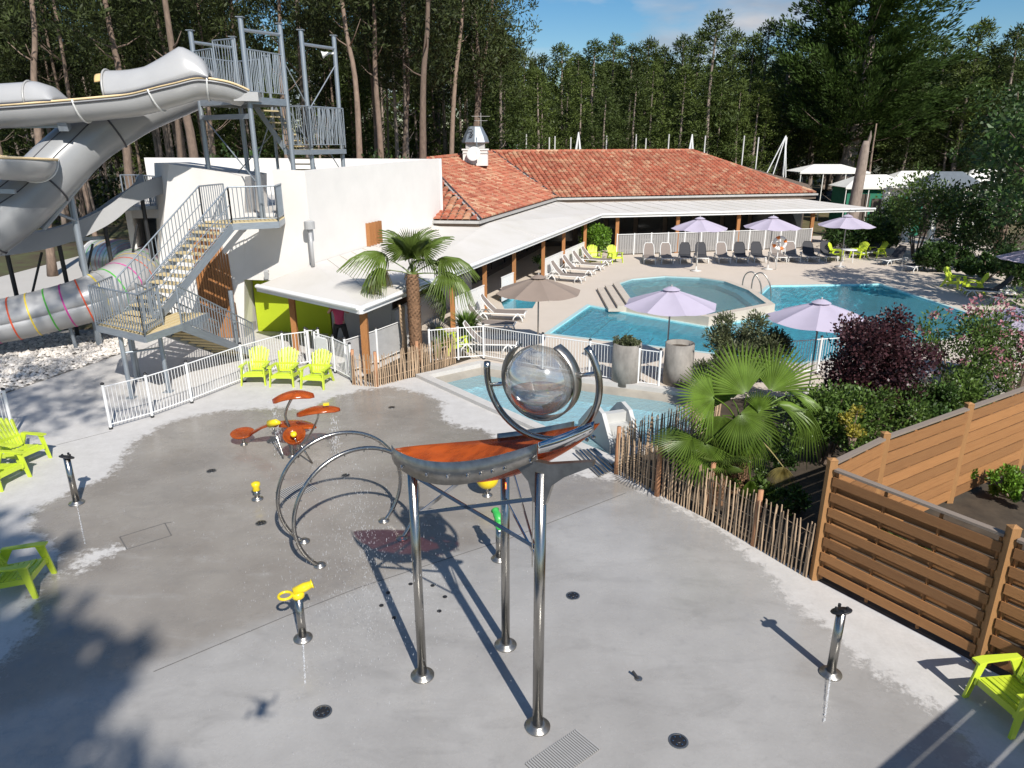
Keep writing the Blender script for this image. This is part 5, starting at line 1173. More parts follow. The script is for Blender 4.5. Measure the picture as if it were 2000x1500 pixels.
# ------------------------------------------------------------------ lime garden chairs
def make_chair():
    t = thing('garden_chair', (0, 0, 0), 'x', 'chair', 'lime green garden chairs'); m = 'lime'
    for i in range(7):     # fan back of seven slats
        q = (i-3)/3; x0, x1 = q*.19, q*.27; hgt = .62-.10*q*q; mb = MB()
        a0 = V(x0, .20, .30); a1 = V(x1, .20+.30*hgt/.62, .30+hgt); e_ = (a1-a0).normalized(); n__ = V(0, -.9, .43)*.011; mb.add([a0-V(.025, 0, 0)-n__, a0+V(.025, 0, 0)-n__, a1+V(.035, 0, -.02)-n__, a1+V(0, 0, .012)-n__, a1-V(.035, 0, .02)-n__, a0-V(.025, 0, 0)+n__, a0+V(.025, 0, 0)+n__, a1+V(.035, 0, -.02)+n__, a1+V(0, 0, .012)+n__, a1-V(.035, 0, .02)+n__], [(0, 1, 2, 3, 4), (9, 8, 7, 6, 5), (0, 5, 6, 1), (1, 6, 7, 2), (2, 7, 8, 3), (3, 8, 9, 4), (4, 9, 5, 0)]); lb('back_slat', mb, m, t)
    mb = MB(); mb.beam((-.25, .285, .50), (.25, .285, .50), .03, .05); lb('back_rail', mb, m, t)
    mb = MB(); mb.beam((-.20, .215, .31), (.20, .215, .31), .03, .06); lb('back_rail', mb, m, t)
    for i in range(6):
        y = -.26+i*.088; z = .335-(i*.017)+(-.02 if i == 0 else 0); lb('seat_slat', MB().box((0, y, z), (.50, .074, .022), 0, -.16), m, t)
    lb('seat_apron', MB().box((0, -.315, .285), (.52, .025, .09)), m, t)
    for s_ in (-1, 1):
        mb = MB(); mb.slab([(s_*.25, -.36, .56), (s_*.37, -.36, .56), (s_*.38, -.20, .555), (s_*.345, .28, .53), (s_*.27, .28, .53), (s_*.27, -.2, .555)][::s_], .028); lb('armrest', mb, m, t)
        mb = MB(); mb.add([(s_*.30-.014, -.33, .53), (s_*.30+.014, -.33, .53), (s_*.30+.014, -.20, .53), (s_*.30-.014, -.20, .53), (s_*.33-.018, -.40, 0), (s_*.33+.018, -.40, 0), (s_*.33+.018, -.33, 0), (s_*.33-.018, -.33, 0)], [(0, 1, 2, 3), (7, 6, 5, 4), (0, 4, 5, 1), (1, 5, 6, 2), (2, 6, 7, 3), (3, 7, 4, 0)]); lb('leg', mb, m, t)
        mb = MB(); mb.add([(s_*.27-.014, .12, .50), (s_*.27+.014, .12, .50), (s_*.27+.014, .26, .52), (s_*.27-.014, .26, .52), (s_*.29-.018, .40, 0), (s_*.29+.018, .40, 0), (s_*.29+.018, .48, 0), (s_*.29-.018, .48, 0)], [(0, 1, 2, 3), (7, 6, 5, 4), (0, 4, 5, 1), (1, 5, 6, 2), (2, 6, 7, 3), (3, 7, 4, 0)]); lb('leg', mb, m, t)
        mb = MB(); mb.beam((s_*.27, -.34, .28), (s_*.27, .40, .20), .025, .09); lb('side_rail', mb, m, t)
    return t
def face(p, q): return math.atan2(q[1]-p[1], q[0]-p[0])+math.pi/2      # chair looks along local -y
CH = make_chair(); used = 0
def chairs(px, py, rz, lab, z=0, s=None):
    global used
    p = U(px, py, z) if s is None else Vector(s); o = place(CH, used, p, rz, lab); used = 1; return o
chairs(503, 745, .05, 'lime green slatted garden chair, left of the three at the fence'); chairs(559, 748, -.02, 'lime green slatted garden chair, middle of the three at the fence'); chairs(621, 752, -.15, 'lime green slatted garden chair, nearest the chestnut paling')
chairs(46, 902, 1.25, 'lime green garden chair at the left edge, farther of the touching pair'); chairs(2, 942, 1.35, 'lime green garden chair cut by the left edge, nearer of the pair')
chairs(38, 1148, 1.75, 'lime green garden chair in tree shade at the left edge'); 
chairs(1978, 1390, -1.35, 'lime green garden chair in the bottom right corner by the timber fence')
chairs(1160, 512, .2, 'low lime garden chair tucked beside the bush at the veranda corner'); chairs(1200, 512, .35, 'lime garden chair between the bush and the row of loungers')
chairs(1632, 506, .9, 'lime garden chair left of the white table under the right lilac parasol'); chairs(1676, 504, -1.0, 'lime garden chair right of the white table under the right lilac parasol')
chairs(1712, 502, -1.2, 'lime garden chair half hidden by dark loungers near the hedge')
chairs(1862, 562, .55, 'lime garden chair on the right deck, left of the facing pair'); chairs(1898, 572, -1.9, 'lime garden chair on the right deck, nearest the right edge')
chairs(866, 668, 2.3, 'lime garden chair behind the white fence beside the palm', s=(-2.0, 22.2, 0))
# ------------------------------------------------------------------ sun loungers (foot end along local -y)
def make_lounger(tx):
    t = thing('sun_lounger', (0, 0, 0), 'x', 'sun lounger', 'reclining sun loungers'); w_ = .30
    for s_ in (-1, 1):
        lb('frame_rail', MB().tube(smooth_path([(s_*w_, -.98, .27), (s_*w_, -.9, .30), (s_*w_, 0, .30), (s_*w_, .75, .30), (s_*w_, .92, .27)], 3), .022, 8), 'white_plastic', t, True)
        for y in (-.72, .62):
            for d in (-.13, .13): lb('leg', MB().tube([(s_*w_, y, .33), (s_*(w_+.01), y+d*1.2, .16), (s_*(w_+.01), y+d*1.5, 0)], [.028, .024, .028], 8), 'white_plastic', t, True)
    for y in (-.97, .9): lb('cross_rail', MB().tube([(-w_, y, .31), (w_, y, .31)], .024, 8), 'white_plastic', t, True)
    mb = MB(); mb.add([(-w_+.0, -.95, .35), (w_, -.95, .35), (w_, -.2, .335), (-w_, -.2, .335), (-w_, .22, .35), (w_, .22, .35)], [(0, 1, 2, 3), (3, 2, 5, 4)]); o = lb('seat_sling', mb, tx, t); o.modifiers.new('t', 'SOLIDIFY').thickness = .012
    b = [(0, .22, .36), (0, .45, .58), (0, .66, .84), (0, .72, .95)]
    mb = MB(); ws = [w_-.02, w_-.015, w_-.04, w_-.12]; k = len(b)
    mb.v = [(-ww, p[1], p[2]) for p, ww in zip(b, ws)]+[(ww, p[1], p[2]) for p, ww in zip(b, ws)]; mb.f = [(i, k+i, k+i+1, i+1) for i in range(k-1)]; o = br_ = lb('backrest', mb, tx, t); o.modifiers.new('t', 'SOLIDIFY').thickness = .02
    lb('backrest_frame', MB().tube([(-w_+.0, .2, .34), (-w_+.0, .45, .57), (-w_+.03, .66, .83), (-w_+.11, .735, .965), (w_-.11, .735, .965), (w_-.03, .66, .83), (w_, .45, .57), (w_, .2, .34)], .02, 8), 'white_plastic' if tx == 'textile' else 'textile_dark', br_, True)
    lb('prop', MB().tube([(-.2, .52, .64), (-.2, .8, .33)], .014, 6), 'white_plastic', br_)
    return t
LT, LD = make_lounger('textile'), make_lounger('textile_dark'); lu = {0: 0, 1: 0}
def lounger(kind, p, rz, lab):
    o = place(LD if kind else LT, lu[kind], p, rz, lab); lu[kind] = 1; return o
row = [(1268, 0), (1302, 0), (1340, 1), (1372, 1), (1414, 0), (1450, 1), (1484, 1), (1524, 0), (1552, 0), (1588, 1), (1624, 1)]
for i, (px, k) in enumerate(row):
    p = U(px, 517-.012*(px-1260)); p = p+V(.15, 1.0, 0); lounger(k, p, -.12+.03*math.sin(i*2.1), ('charcoal' if k else 'taupe')+' sun lounger with white frame, '+ORD[i]+' from the left in the far row')
for i, (px, py) in enumerate(((1140, 552), (1160, 539), (1177, 529), (1192, 519))):
    p = U(px, py)+V(-.85, .35, 0); lounger(0, p, 1.18, ['nearest', 'second', 'third', 'farthest'][i]+' brown sun lounger of the four slanting beside the bush')
for (x, y, l) in ((-.55, 26.6, 'brown sun lounger behind the brown parasol, the farther of two'), (-.95, 24.9, 'brown sun lounger behind the brown parasol, the nearer of two')): lounger(0, V(x, y, 0), 1.42, l)
lounger(0, V(-.9, 22.3, 0), 1.5, 'sun lounger behind the white fence just left of the clear sphere')
for i, (px, py) in enumerate(((1655, 505), (1700, 520), (1750, 533))): lounger(1, U(px+28, py-2)+V(.6, .4, 0), -1.05, ['farthest', 'middle', 'nearest'][i]+' of three charcoal sun loungers in front of the dark hedge')
for (px, py, l) in ((1935, 585, 'charcoal sun lounger in deep shade at the right edge, the left one'), (1992, 600, 'charcoal sun lounger in deep shade cut by the right edge')): lounger(1, U(px, py)+V(.2, .5, 0), -1.9, l)
lounger(1, V(11.9, 19.0, 0)+V(.6, .4, 0), 1.5, 'sun lounger glimpsed behind the pink flowering shrub')

# ------------------------------------------------------------------ parasols
def make_parasol(mm):
    t = thing('parasol', (0, 0, 0), 'x', 'parasol'); r, zr, za = 1.36, 2.06, 2.52; n = 8
    def P_(a, f): return (math.cos(a)*r*f, math.sin(a)*r*f, za-(za-zr)*(f**1.12))
    for i in range(n):
        a0, a1 = 2*math.pi*i/n, 2*math.pi*(i+1)/n; mb = MB(); m_ = 6; ks = 6
        for j in range(m_+1):
            f = .13+.87*j/m_
            for k in range(ks+1):
                p, q = Vector(P_(a0, f)), Vector(P_(a1, f)); x = p.lerp(q, k/ks); x.z -= .05*f*math.sin(math.pi*k/ks); mb.v.append(tuple(x))
        for j in range(m_):
            for k in range(ks): mb.f.append((j*(ks+1)+k, (j+1)*(ks+1)+k, (j+1)*(ks+1)+k+1, j*(ks+1)+k+1))
        cp_ = lb('canopy_panel', mb, mm, t, True)
        lb('rib', MB().tube([(0, 0, za-.12), tuple(Vector(P_(a0, .98))-V(0, 0, .03))], .009, 5), 'gutter', cp_)
    mb = MB().lathe([(0, za+.07), (.1, za+.055), (.25, za-.02)], 16, cap=False); vc_ = lb('vent_cap', mb, mm, t, True)
    lb('finial', MB().lathe([(.02, za+.06), (.025, za+.1), (0, za+.13)], 8), 'gutter', vc_)
    lb('pole', MB().tube([(0, 0, 0), (0, 0, za)], .024, 10), 'gutter' if mm == 'lilac' else 'steel_dark', t, True)
    lb('base', MB().lathe([(.26, 0), (.26, .05), (.05, .08), (.035, .25)], 20), 'kerb', t, True)
    return t
PB, PL = make_parasol('taupe'), make_parasol('lilac')
def at25(px, py): p = U(px, py, 2.58); return V(p.x, p.y, 0)
place(PB, 0, at25(1052, 537), .2, 'brown parasol open on the pool deck in front of the loungers')
uu = [(1312, 560, .1, 'lilac parasol standing nearest the raised pool, centre of the photograph', None), (1605, 585, .35, 'lilac parasol standing against the pool, partly behind the purple shrub', None), (1367, 432, 0, 'leftmost of the three far lilac parasols under the veranda edge', None), (1510, 430, .3, 'middle of the three far lilac parasols, above the lifebuoy', None), (1655, 427, .15, 'rightmost of the three far lilac parasols, above the white table', None), (2030, 480, .2, 'lilac parasol cut by the right edge above the shaded loungers', None), (2040, 590, .2, 'lilac parasol just entering at the right edge behind the pink shrub', None)]
for i, (px, py, rz, l, _) in enumerate(uu): place(PL, i > 0, at25(px, py), rz, l, 'lilac parasols', 1.08 if 2 <= i <= 4 else None)
tb = thing('garden_table', U(1655, 512), 'small white round table under the rightmost far parasol', 'table'); p = U(1655, 512)
wb('tabletop', MB().lathe([(.42, .68), (.43, .70), (.42, .72)], 24, p), 'white_plastic', tb, True)
for k in range(4): a = k*1.57+.4; wb('leg', MB().tube([p+V(.3*math.cos(a), .3*math.sin(a), .7), p+V(.36*math.cos(a), .36*math.sin(a), 0)], .02, 8), 'white_plastic', tb)
for i, px in enumerate((1262, 1342)):
    p = U(px, 489); t2 = thing('garden_table', p, ['white table behind the first far loungers at the slatted balustrade', 'white table behind the fourth far lounger at the slatted balustrade'][i], 'table'); wb('tabletop', MB().lathe([(.5, .68), (.51, .70), (.5, .72)], 24, p), 'white_plastic', t2, True)
    for k in range(4): a = k*1.57+.4; wb('leg', MB().tube([p+V(.3*math.cos(a), .3*math.sin(a), .7), p+V(.36*math.cos(a), .36*math.sin(a), 0)], .02, 8), 'white_plastic', t2)
# lifebuoy on its post
lbp = U(1515, 527); lp_ = thing('lifebuoy_post', lbp, 'thin white post holding the lifebuoy by the far loungers', 'post'); wb('pole', MB().tube([lbp, lbp+V(0, 0, 1.5)], .03, 8), 'white_plastic', lp_, True); wb('hook', MB().box(lbp+V(0, -.05, 1.45), (.2, .1, .04)), 'white_plastic', lp_)
lb_ = thing('lifebuoy', lbp+V(0, -.12, 1.45), 'orange and white lifebuoy hanging between two far parasols', 'lifebuoy')
for i in range(8):
    a0, a1 = math.pi/4*i+(.0 if i % 2 else .12), math.pi/4*(i+1)-(.0 if i % 2 else .12)
    if i % 2: a0, a1 = a0-.12, a1+.12
    wb('ring_orange' if not i % 2 else 'ring_white', MB().tube([lbp+V(.30*math.cos(a0+(a1-a0)*k/6), -.12, 1.42+.30*math.sin(a0+(a1-a0)*k/6)) for k in range(7)], .085, 10), 'life_orange' if i % 2 == 0 else 'white_plastic', lb_, True)

# ------------------------------------------------------------------ person under the veranda
def person():
    p = Y(664, 640, 22.4); px_, py_ = p.x, 22.4; t = thing('person', (px_, py_, 0), 'person in a pink T-shirt and black trousers standing under the veranda with raised arms', 'person')
    def skin(name, nodes, edges, m, root=0, sub=2):
        me = bpy.data.meshes.new(name); me.from_pydata([n[:3] for n in nodes], edges, []); me.materials.append(M[m]); o = obj(name, me, t)
        s = o.modifiers.new('s', 'SKIN'); me.skin_vertices or None
        for i, n in enumerate(nodes): v = me.skin_vertices[0].data[i]; v.radius = (n[3], n[4] if len(n) > 4 else n[3]); v.use_root = (i == root)
        o.modifiers.new('sub', 'SUBSURF').levels = sub; o.modifiers['sub'].render_levels = sub
        return o
    B = [(0, 0, .93, .15, .11), (0, 0, 1.12, .13, .10), (0, .0, 1.34, .17, .11), (0, 0, 1.46, .06), (0, -.02, 1.54, .055), (0, -.03, 1.66, .09, .10),
         (-.19, 0, 1.42, .055), (-.33, -.05, 1.26, .045), (-.20, -.24, 1.42, .035), (-.15, -.27, 1.47, .035),
         (.19, 0, 1.42, .055), (.33, -.05, 1.26, .045), (.20, -.24, 1.42, .035), (.12, -.27, 1.47, .035),
         (-.11, 0, .86, .09), (-.19, -.01, .48, .065), (-.25, 0, .09, .045), (-.27, -.13, .04, .04), (.11, 0, .86, .09), (.19, -.01, .48, .065), (.25, 0, .09, .045), (.27, -.13, .04, .04)]
    E_ = [(0, 1), (1, 2), (2, 3), (3, 4), (4, 5), (2, 6), (6, 7), (7, 8), (8, 9), (2, 10), (10, 11), (11, 12), (12, 13), (0, 14), (14, 15), (15, 16), (16, 17), (0, 18), (18, 19), (19, 20), (20, 21)]
    skin('body', B, E_, 'skin')
    skin('shirt', [(0, 0, .84, .19, .15), (0, 0, .98, .17, .13), (0, 0, 1.16, .155, .12), (0, 0, 1.34, .19, .13), (0, 0, 1.44, .09), (-.2, 0, 1.41, .07), (-.29, -.03, 1.31, .065), (.2, 0, 1.41, .07), (.29, -.03, 1.31, .065)], [(0, 1), (1, 2), (2, 3), (3, 4), (3, 5), (5, 6), (3, 7), (7, 8)], 'pink_shirt')
    skin('trousers', [(0, 0, .93, .16, .12), (-.11, 0, .84, .11), (-.19, -.01, .48, .085), (-.25, 0, .12, .075), (.11, 0, .84, .11), (.19, -.01, .48, .085), (.25, 0, .12, .075)], [(0, 1), (1, 2), (2, 3), (0, 4), (4, 5), (5, 6)], 'black_cloth')
    lb('hair', MB().lathe([(.115*math.sin(R(a)), .13*math.cos(R(a))) for a in range(0, 100, 10)], 16, (0, .0, 1.68), (0, .35, 1), cap=False), 'hair', t, True)
    for s_ in (-1, 1):
        for k in range(4): lb('finger', MB().tube([(s_*.13, -.28, 1.50-.018*k), (s_*.10, -.31, 1.515-.018*k), (s_*.06, -.315, 1.51-.018*k)], [.010, .009, .007], 6), 'skin', t, True)
        lb('thumb', MB().tube([(s_*.14, -.26, 1.49), (s_*.11, -.28, 1.54), (s_*.085, -.30, 1.55)], [.012, .010, .008], 6), 'skin', t, True)
        lb('shoe', MB().tube([(s_*.25, .05, .05), (s_*.26, -.05, .05), (s_*.28, -.18, .04)], [.05, .055, .04], 10), 'black', t, True)
person()

# ------------------------------------------------------------------ camp buildings, tents and poles beyond the restaurant
def tent(px0, px1, py_top, py_eave, y, label, roof, wallm, h=None, wall_h=2.2):
    a, b = Y(px0, py_eave, y), Y(px1, py_eave, y); top_ = Y((px0+px1)/2, py_top, y+2); t = thing('safari_tent', ((a.x+b.x)/2, y, 0), label, 'tent'); ez = a.z; tz = top_.z+.1; D = (b.x-a.x)*.6
    mb = MB(); c = (a.x+b.x)/2
    vs = [(a.x, y, ez), (b.x, y, ez), (b.x, y+D, ez), (a.x, y+D, ez), (c-.2*(b.x-a.x), y+D/2, tz), (c+.2*(b.x-a.x), y+D/2, tz)]
    mb.add(vs, [(0, 1, 5, 4), (1, 2, 5), (2, 3, 4, 5), (3, 0, 4)]); o = wb('roof', mb, roof, t); o.modifiers.new('t', 'SOLIDIFY').thickness = .05
    mb = MB(); 
    for (p, q) in (((a.x+.3, y+.35), (b.x-.3, y+.35)), ((b.x-.3, y+.35), (b.x-.3, y+D-.3)), ((a.x+.3, y+D-.3), (a.x+.3, y+.35))): wall(mb, [p, q], 0, ez-.02, .06)
    if wallm: wb('wall', mb, wallm, t)
    bar('valance', t, roof, V(a.x, y-.01, ez-.06), V(b.x, y-.01, ez-.06), .03, .16)
    for k in range(4): x = a.x+.1+(b.x-a.x-.2)*k/3; rod('pole', t, 'tent_white', V(x, y+.08, 0), V(x, y+.08, ez), .04)
    for k in range(2 if wallm else 0): x = a.x+(b.x-a.x)*(.3+.4*k); bar('doorway', t, 'wall_dark', V(x-.5, y+.30, ez*.42), V(x+.5, y+.30, ez*.42), .03, ez*.8)
    return t
tent(1563, 1700, 323, 336, 62, 'low flat white canopy beyond the right end of the tiled roof', 'tent_white', None)
tent(1652, 1790, 343, 366, 59, 'white roofed tent with dark green walls behind the trunk stump', 'tent_white', 'tent_green')
tent(1735, 1885, 336, 360, 63, 'second white peaked tent roof right of the trunk stump', 'tent_white', 'plaster')
tent(1808, 1935, 337, 366, 55, 'pale lodge with dark grey peaked roof behind the hedge', 'tent_grey', 'tent_white')
tent(1880, 2020, 333, 362, 61, 'white tent roof partly hidden by the oak at the right edge', 'tent_white', 'tent_white')
lo = thing('lodge', (26, 49, 0), 'cream lodge front with open dark bays under a thin white roof', 'cabin'); a, b = Y(1735, 365, 50), Y(1940, 372, 50)
bar('roof_edge', lo, 'tent_white', a, b, .5, .12)
for i in range(5): p = a.lerp(b, (i+.02)/4.04); bar('pillar', lo, 'tent_white', V(p.x, 50.2, 0), V(p.x, 50.2, a.z-.08), .35, .3)
bar('lintel', lo, 'tent_white', V(a.x, 50.3, a.z-.35), V(b.x, 50.3, a.z-.4), .1, .5); bar('back_wall', lo, 'wall_dark', V(a.x, 52, 1.3), V(b.x, 52, 1.3), .1, 2.6); bar('curtain', lo, 'tent_green', V(a.x+2.0, 50.6, 1.2), V(a.x+2.9, 50.6, 1.2), .05, 2.0)
pg = [(1010, 265), (1028, 262), (1073, 268), (1084, 266), (1115, 268), (1185, 265), (1243, 262), (1262, 270), (1307, 262), (1352, 270), (1378, 265), (1454, 265), (1482, 268), (1537, 268)]
for i, (px, py) in enumerate(pg):
    p = Y(px, py, 66); t = tag(wb('net_pole', MB().tube([V(p.x, 66, 0), V(p.x, 66, p.z)], .06, 8), 'gutter', smooth=True), 'ball court net post above the tiled roof, %s from the left' % (ORD+['fourteenth'])[i], 'post', 'ball court posts seen over the roof ridge')
n_ = wb('court_net', MB().add([Y(1000, 278, 66.3), Y(1545, 280, 66.3), V(25.5, 66.3, 2), V(-.3, 66.3, 2)], []), 'nylon_net'); bpy.data.objects.remove(n_)
for i, (px, pt_) in enumerate(((1130, 258), (1352, 262), (1535, 265))):
    p = Y(px, pt_, 64.5); t = thing('swing_frame', (p.x, 64.5, 0), ['left', 'middle', 'right'][i]+' white A-shaped frame rising above the tiled roof', 'A-frame'); s_ = (.5, .45, .9)[i]
    for dx in (-s_, -s_*.55, s_*.55 if i < 2 else .12, s_ if i < 2 else .25): rod('leg', t, 'white_paint', V(p.x+dx*2.2, 64.5, 0) if i < 2 else V(p.x+dx*3.2, 64.5, 0), p, .05)
car = thing('parked_car', U(1625, 398), 'dark blue car roof glimpsed beyond the right end of the veranda', 'car'); p = U(1625, 398)
wb('body', MB().box(p+V(0, 0, .65), (4.2, 1.7, .6)), 'tent_grey', car); mb = MB().add([p+V(x, y, z) for x, y, z in ((-1.4, -.8, .95), (1.2, -.8, .95), (1.2, .8, .95), (-1.4, .8, .95), (-.9, -.65, 1.45), (.7, -.65, 1.45), (.7, .65, 1.45), (-.9, .65, 1.45))], [(0, 1, 5, 4), (1, 2, 6, 5), (2, 3, 7, 6), (3, 0, 4, 7), (4, 5, 6, 7)]); wb('cabin', mb, 'glass_dark', car)
for x in (-1.3, 1.3): wb('wheel', MB().lathe([(.32, -.1), (.32, .1)], 16, p+V(x, -.8, .32), (0, 1, 0)), 'black', car)

# ------------------------------------------------------------------ vegetation
def leafquad(mb, p, d, s, ln, wd):      # rhombic leaf at p along d, side s
    a, b = d*(ln*.5), s*(wd*.5); k = len(mb.v)
    mb.v += [tuple(p-a), tuple(p+b), tuple(p+a), tuple(p-b)]; mb.f.append((k, k+1, k+2, k+3))
def rv(rn): 
    while True:
        v = Vector((rn.uniform(-1, 1), rn.uniform(-1, 1), rn.uniform(-1, 1)))
        if .05 < v.length < 1: return v.normalized()
def clump(mb, c, r, n, ln, wd, rn, up=.3, flat_=.7):
    for _ in range(n):
        v = rv(rn); p = Vector(c)+Vector((v.x*r, v.y*r, v.z*r*flat_))*rn.uniform(.45, 1)
        d = (v+Vector((0, 0, up))+rv(rn)*.5).normalized(); s = d.cross(rv(rn)).normalized(); k = rn.uniform(.7, 1.2); leafquad(mb, p, d, s, ln*k, wd*k)
def pine_crown(seed, h0, h1, rmax, nb, leaf=(.34, .10), per=16, pw=.8, name='crown', m='pine_leaf', tuft=.5, sp=.9):
    rn = random.Random(seed); mb = MB()
    for i in range(nb):
        t = (i+rn.random())/nb; h = h0+(h1-h0)*t; L_ = rmax*((1-t)**pw)*rn.uniform(.55, 1.05)*(1 if t > .12 else .6+3*t)+.25; a = rn.uniform(0, 6.283); d = Vector((math.cos(a), math.sin(a), rn.uniform(.1, .45)))
        k = max(1, int(L_/sp))
        for j in range(k):
            f = 1-(j/k)*.75; c = Vector((0, 0, h))+d*(L_*f)+rv(rn)*.15; clump(mb, c, tuft*rn.uniform(.7, 1.15), per, leaf[0], leaf[1], rn, .55)
    clump(mb, Vector((0, 0, h1+.1)), tuft*.6, per, leaf[0], leaf[1], rn, 1.5, 1.5)
    return mb.mesh(name, m)
def trunk_mesh(seed, pts, r0, r1, m='bark', limbs=0, lim_h=(.3, .9), lim_len=2):
    rn = random.Random(seed); P_ = smooth_path(pts, 4); n = len(P_); mb = MB().tube(P_, [r0*(1-.0)*(1-i/(n-1))+r1*(i/(n-1))+(.25*r0 if i == 0 else 0) for i in range(n)], 9)
    for k in range(limbs):
        i = int(n*rn.uniform(*lim_h)); p = P_[min(i, n-2)]; a = rn.uniform(0, 6.28); L_ = lim_len*rn.uniform(.4, 1); d = Vector((math.cos(a), math.sin(a), rn.uniform(.1, .7)))
        mb.tube([p, p+d*L_*.5+V(0, 0, .05), p+d*L_+V(0, 0, .3)], [r0*.22, r0*.14, r0*.05], 5)
    return mb.mesh('trunk', m, True)
# dense pines of the far wood (16 m), four variants; tall bare stemmed pines (24 m), three variants
FAR = []
for s_ in range(5):
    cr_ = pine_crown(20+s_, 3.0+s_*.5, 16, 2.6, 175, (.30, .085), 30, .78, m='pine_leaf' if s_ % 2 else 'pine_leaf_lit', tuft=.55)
    tr_ = trunk_mesh(s_, [(0, 0, 0), (.1*s_-.2, 0, 5), (.1, .1, 10), (0, 0, 15.6)], .20, .04, 'bark_grey', 10, (.12, .5), 2.0); FAR.append((cr_, tr_))
TALLC = [pine_crown(40+s_, 10.5+s_*.8, 23, 3.2, 105, (.32, .09), 28, .45, tuft=.68, m='tall_leaf') for s_ in range(3)]
def far_pine(p, h, i, lab='dark green pine standing in the close wood beyond the buildings', grp='pines of the far wood', rz=None):
    cr_, tr_ = FAR[i % 5]; t = thing('pine_tree', (p.x, p.y, 0), lab, 'tree', grp, rz if rz is not None else random.uniform(0, 6.28)); s = h/16.2
    a = obj('crown', cr_, t); b = obj('trunk', tr_, t); w_ = s*random.uniform(1.15, 1.5)
    for o in (a, b): o.scale = (w_, w_, s)
    return t
tops = [(955, 175, 70), (985, 140, 74), (1025, 98, 80), (1062, 108, 84), (1098, 86, 82), (1130, 105, 88), (1163, 80, 80), (1200, 70, 84), (1235, 88, 82), (1268, 76, 86), (1300, 92, 80), (1335, 70, 78), (1368, 60, 84), (1403, 24, 70), (1440, 62, 80), (1474, 66, 78), (1505, 40, 84), (1548, 50, 80), (1590, 60, 86),
        (1922, 40, 70), (1960, 85, 74), (1992, 50, 68), (1885, 95, 82), (2040, 30, 70), (1850, 80, 86), (1812, 50, 90), (1770, 70, 88), (1735, 60, 90), (1700, 50, 88), (1660, 70, 90), (1625, 40, 88)]
for i, (px, py, y) in enumerate(tops):
    p = Y(px, py, y); far_pine(p, p.z, i, *(('tallest pine of the far row, its tip clear above its neighbours', None) if px == 1403 else ()))
rn = random.Random(12)
for i in range(70):      # rows behind the front ones, closing the wood
    y = rn.uniform(88, 112); px = rn.uniform(930, 2080); p = Y(px, 110, y); far_pine(p, p.z*rn.uniform(.9, 1.02), i)
for i in range(26):
    y = rn.uniform(66, 80); px = rn.uniform(1000, 2050); p = Y(px, 300, y); far_pine(p, rn.uniform(10.5, 13), i)
# tall stems on the left
named = [(62, 78, 36, .21, 'pale lichen spotted tall pine stem at the far left edge above the slides'), (205, 248, 38, .24, 'tall pine stem behind the opening of the hooded slide'), (322, 378, 36, .26, 'thick tall pine stem directly left of the slide tower'), (300, 352, 42, .18, 'slim pine stem just left of the thick one beside the slide tower'),
         (545, 560, 44, .19, 'tall pine stem seen between the left and middle columns of the slide tower'), (668, 702, 40, .20, 'bent pale pine stem just right of the slide tower'), (730, 744, 42, .20, 'straight pale pine stem above the middle of the white wall'), (700, 735, 50, .15, 'thin pine stem between the two pale ones right of the tower'),
         (836, 826, 40, .23, 'thick reddish pine stem rising above the right end of the white wall'), (788, 790, 46, .17, 'dark straight pine stem left of the thick reddish one'), (905, 882, 50, .20, 'leaning pine stem left of the restaurant chimney'), (928, 925, 54, .20, 'pine stem standing directly behind the restaurant chimney'), (962, 930, 56, .16, 'thin pine stem leaning right above the chimney')]
for i, (pt_, pb, y, r, lab) in enumerate(named):
    b, m_, tp = Y(pb, 420, y), Y((pt_+pb)/2+(8 if i % 2 else -4), 150, y), Y(pt_, 0, y); base = V(b.x, y, 0); ctop = V(tp.x+(tp.x-b.x)*.3, y, 23)
    t = thing('pine_tree', base, lab, 'tree'); me = trunk_mesh(60+i, [V(0, 0, 0), Y(pb, 300, y)-base, m_-base, tp-base, ctop-base], r, r*.3, 'bark', 5, (.45, .8), 1.6); obj('trunk', me, t)
    o = obj('crown', TALLC[i % 3], t, (ctop.x-base.x, 0, 0 if i < 9 else -1.5), rz=i*1.3)
for i in range(95):
    y = rn.uniform(44, 90); px = rn.uniform(-120, 985); 
    if y < 60 and px > 860: y += 25
    p = Y(px, 300, y); t = thing('pine_tree', (p.x, y, 0), 'slender tall pine with bare dark stem in the wood behind the white building', 'tree', 'tall bare stemmed pines of the left wood', rn.uniform(0, 6.28))
    h = rn.uniform(.8, 1.05); k = i % 6
    if i < 6: trk = [trunk_mesh(90+j, [(0, 0, 0), (.25*math.sin(j*2), .2, 6), (.35*math.sin(j*3), .1, 13), (0, 0, 22)], rn.uniform(.13, .2), .05, 'bark' if j % 2 else 'bark_grey', 14, (.2, .8), 1.6) for j in range(6)] if i == 0 else trk
    a = obj('trunk', trk[k], t); b = obj('crown', TALLC[i % 3], t); b.scale = a.scale = (h, h, h)
for i in range(85):     # denser young pines and undergrowth far behind, closing the gaps
    y = rn.uniform(62, 108); px = rn.uniform(-200, 1000); p = Y(px, 300, y); far_pine(p, rn.uniform(11, 17), i, 'dense young pine deep in the wood behind the tall stems', 'young pines in the left wood')
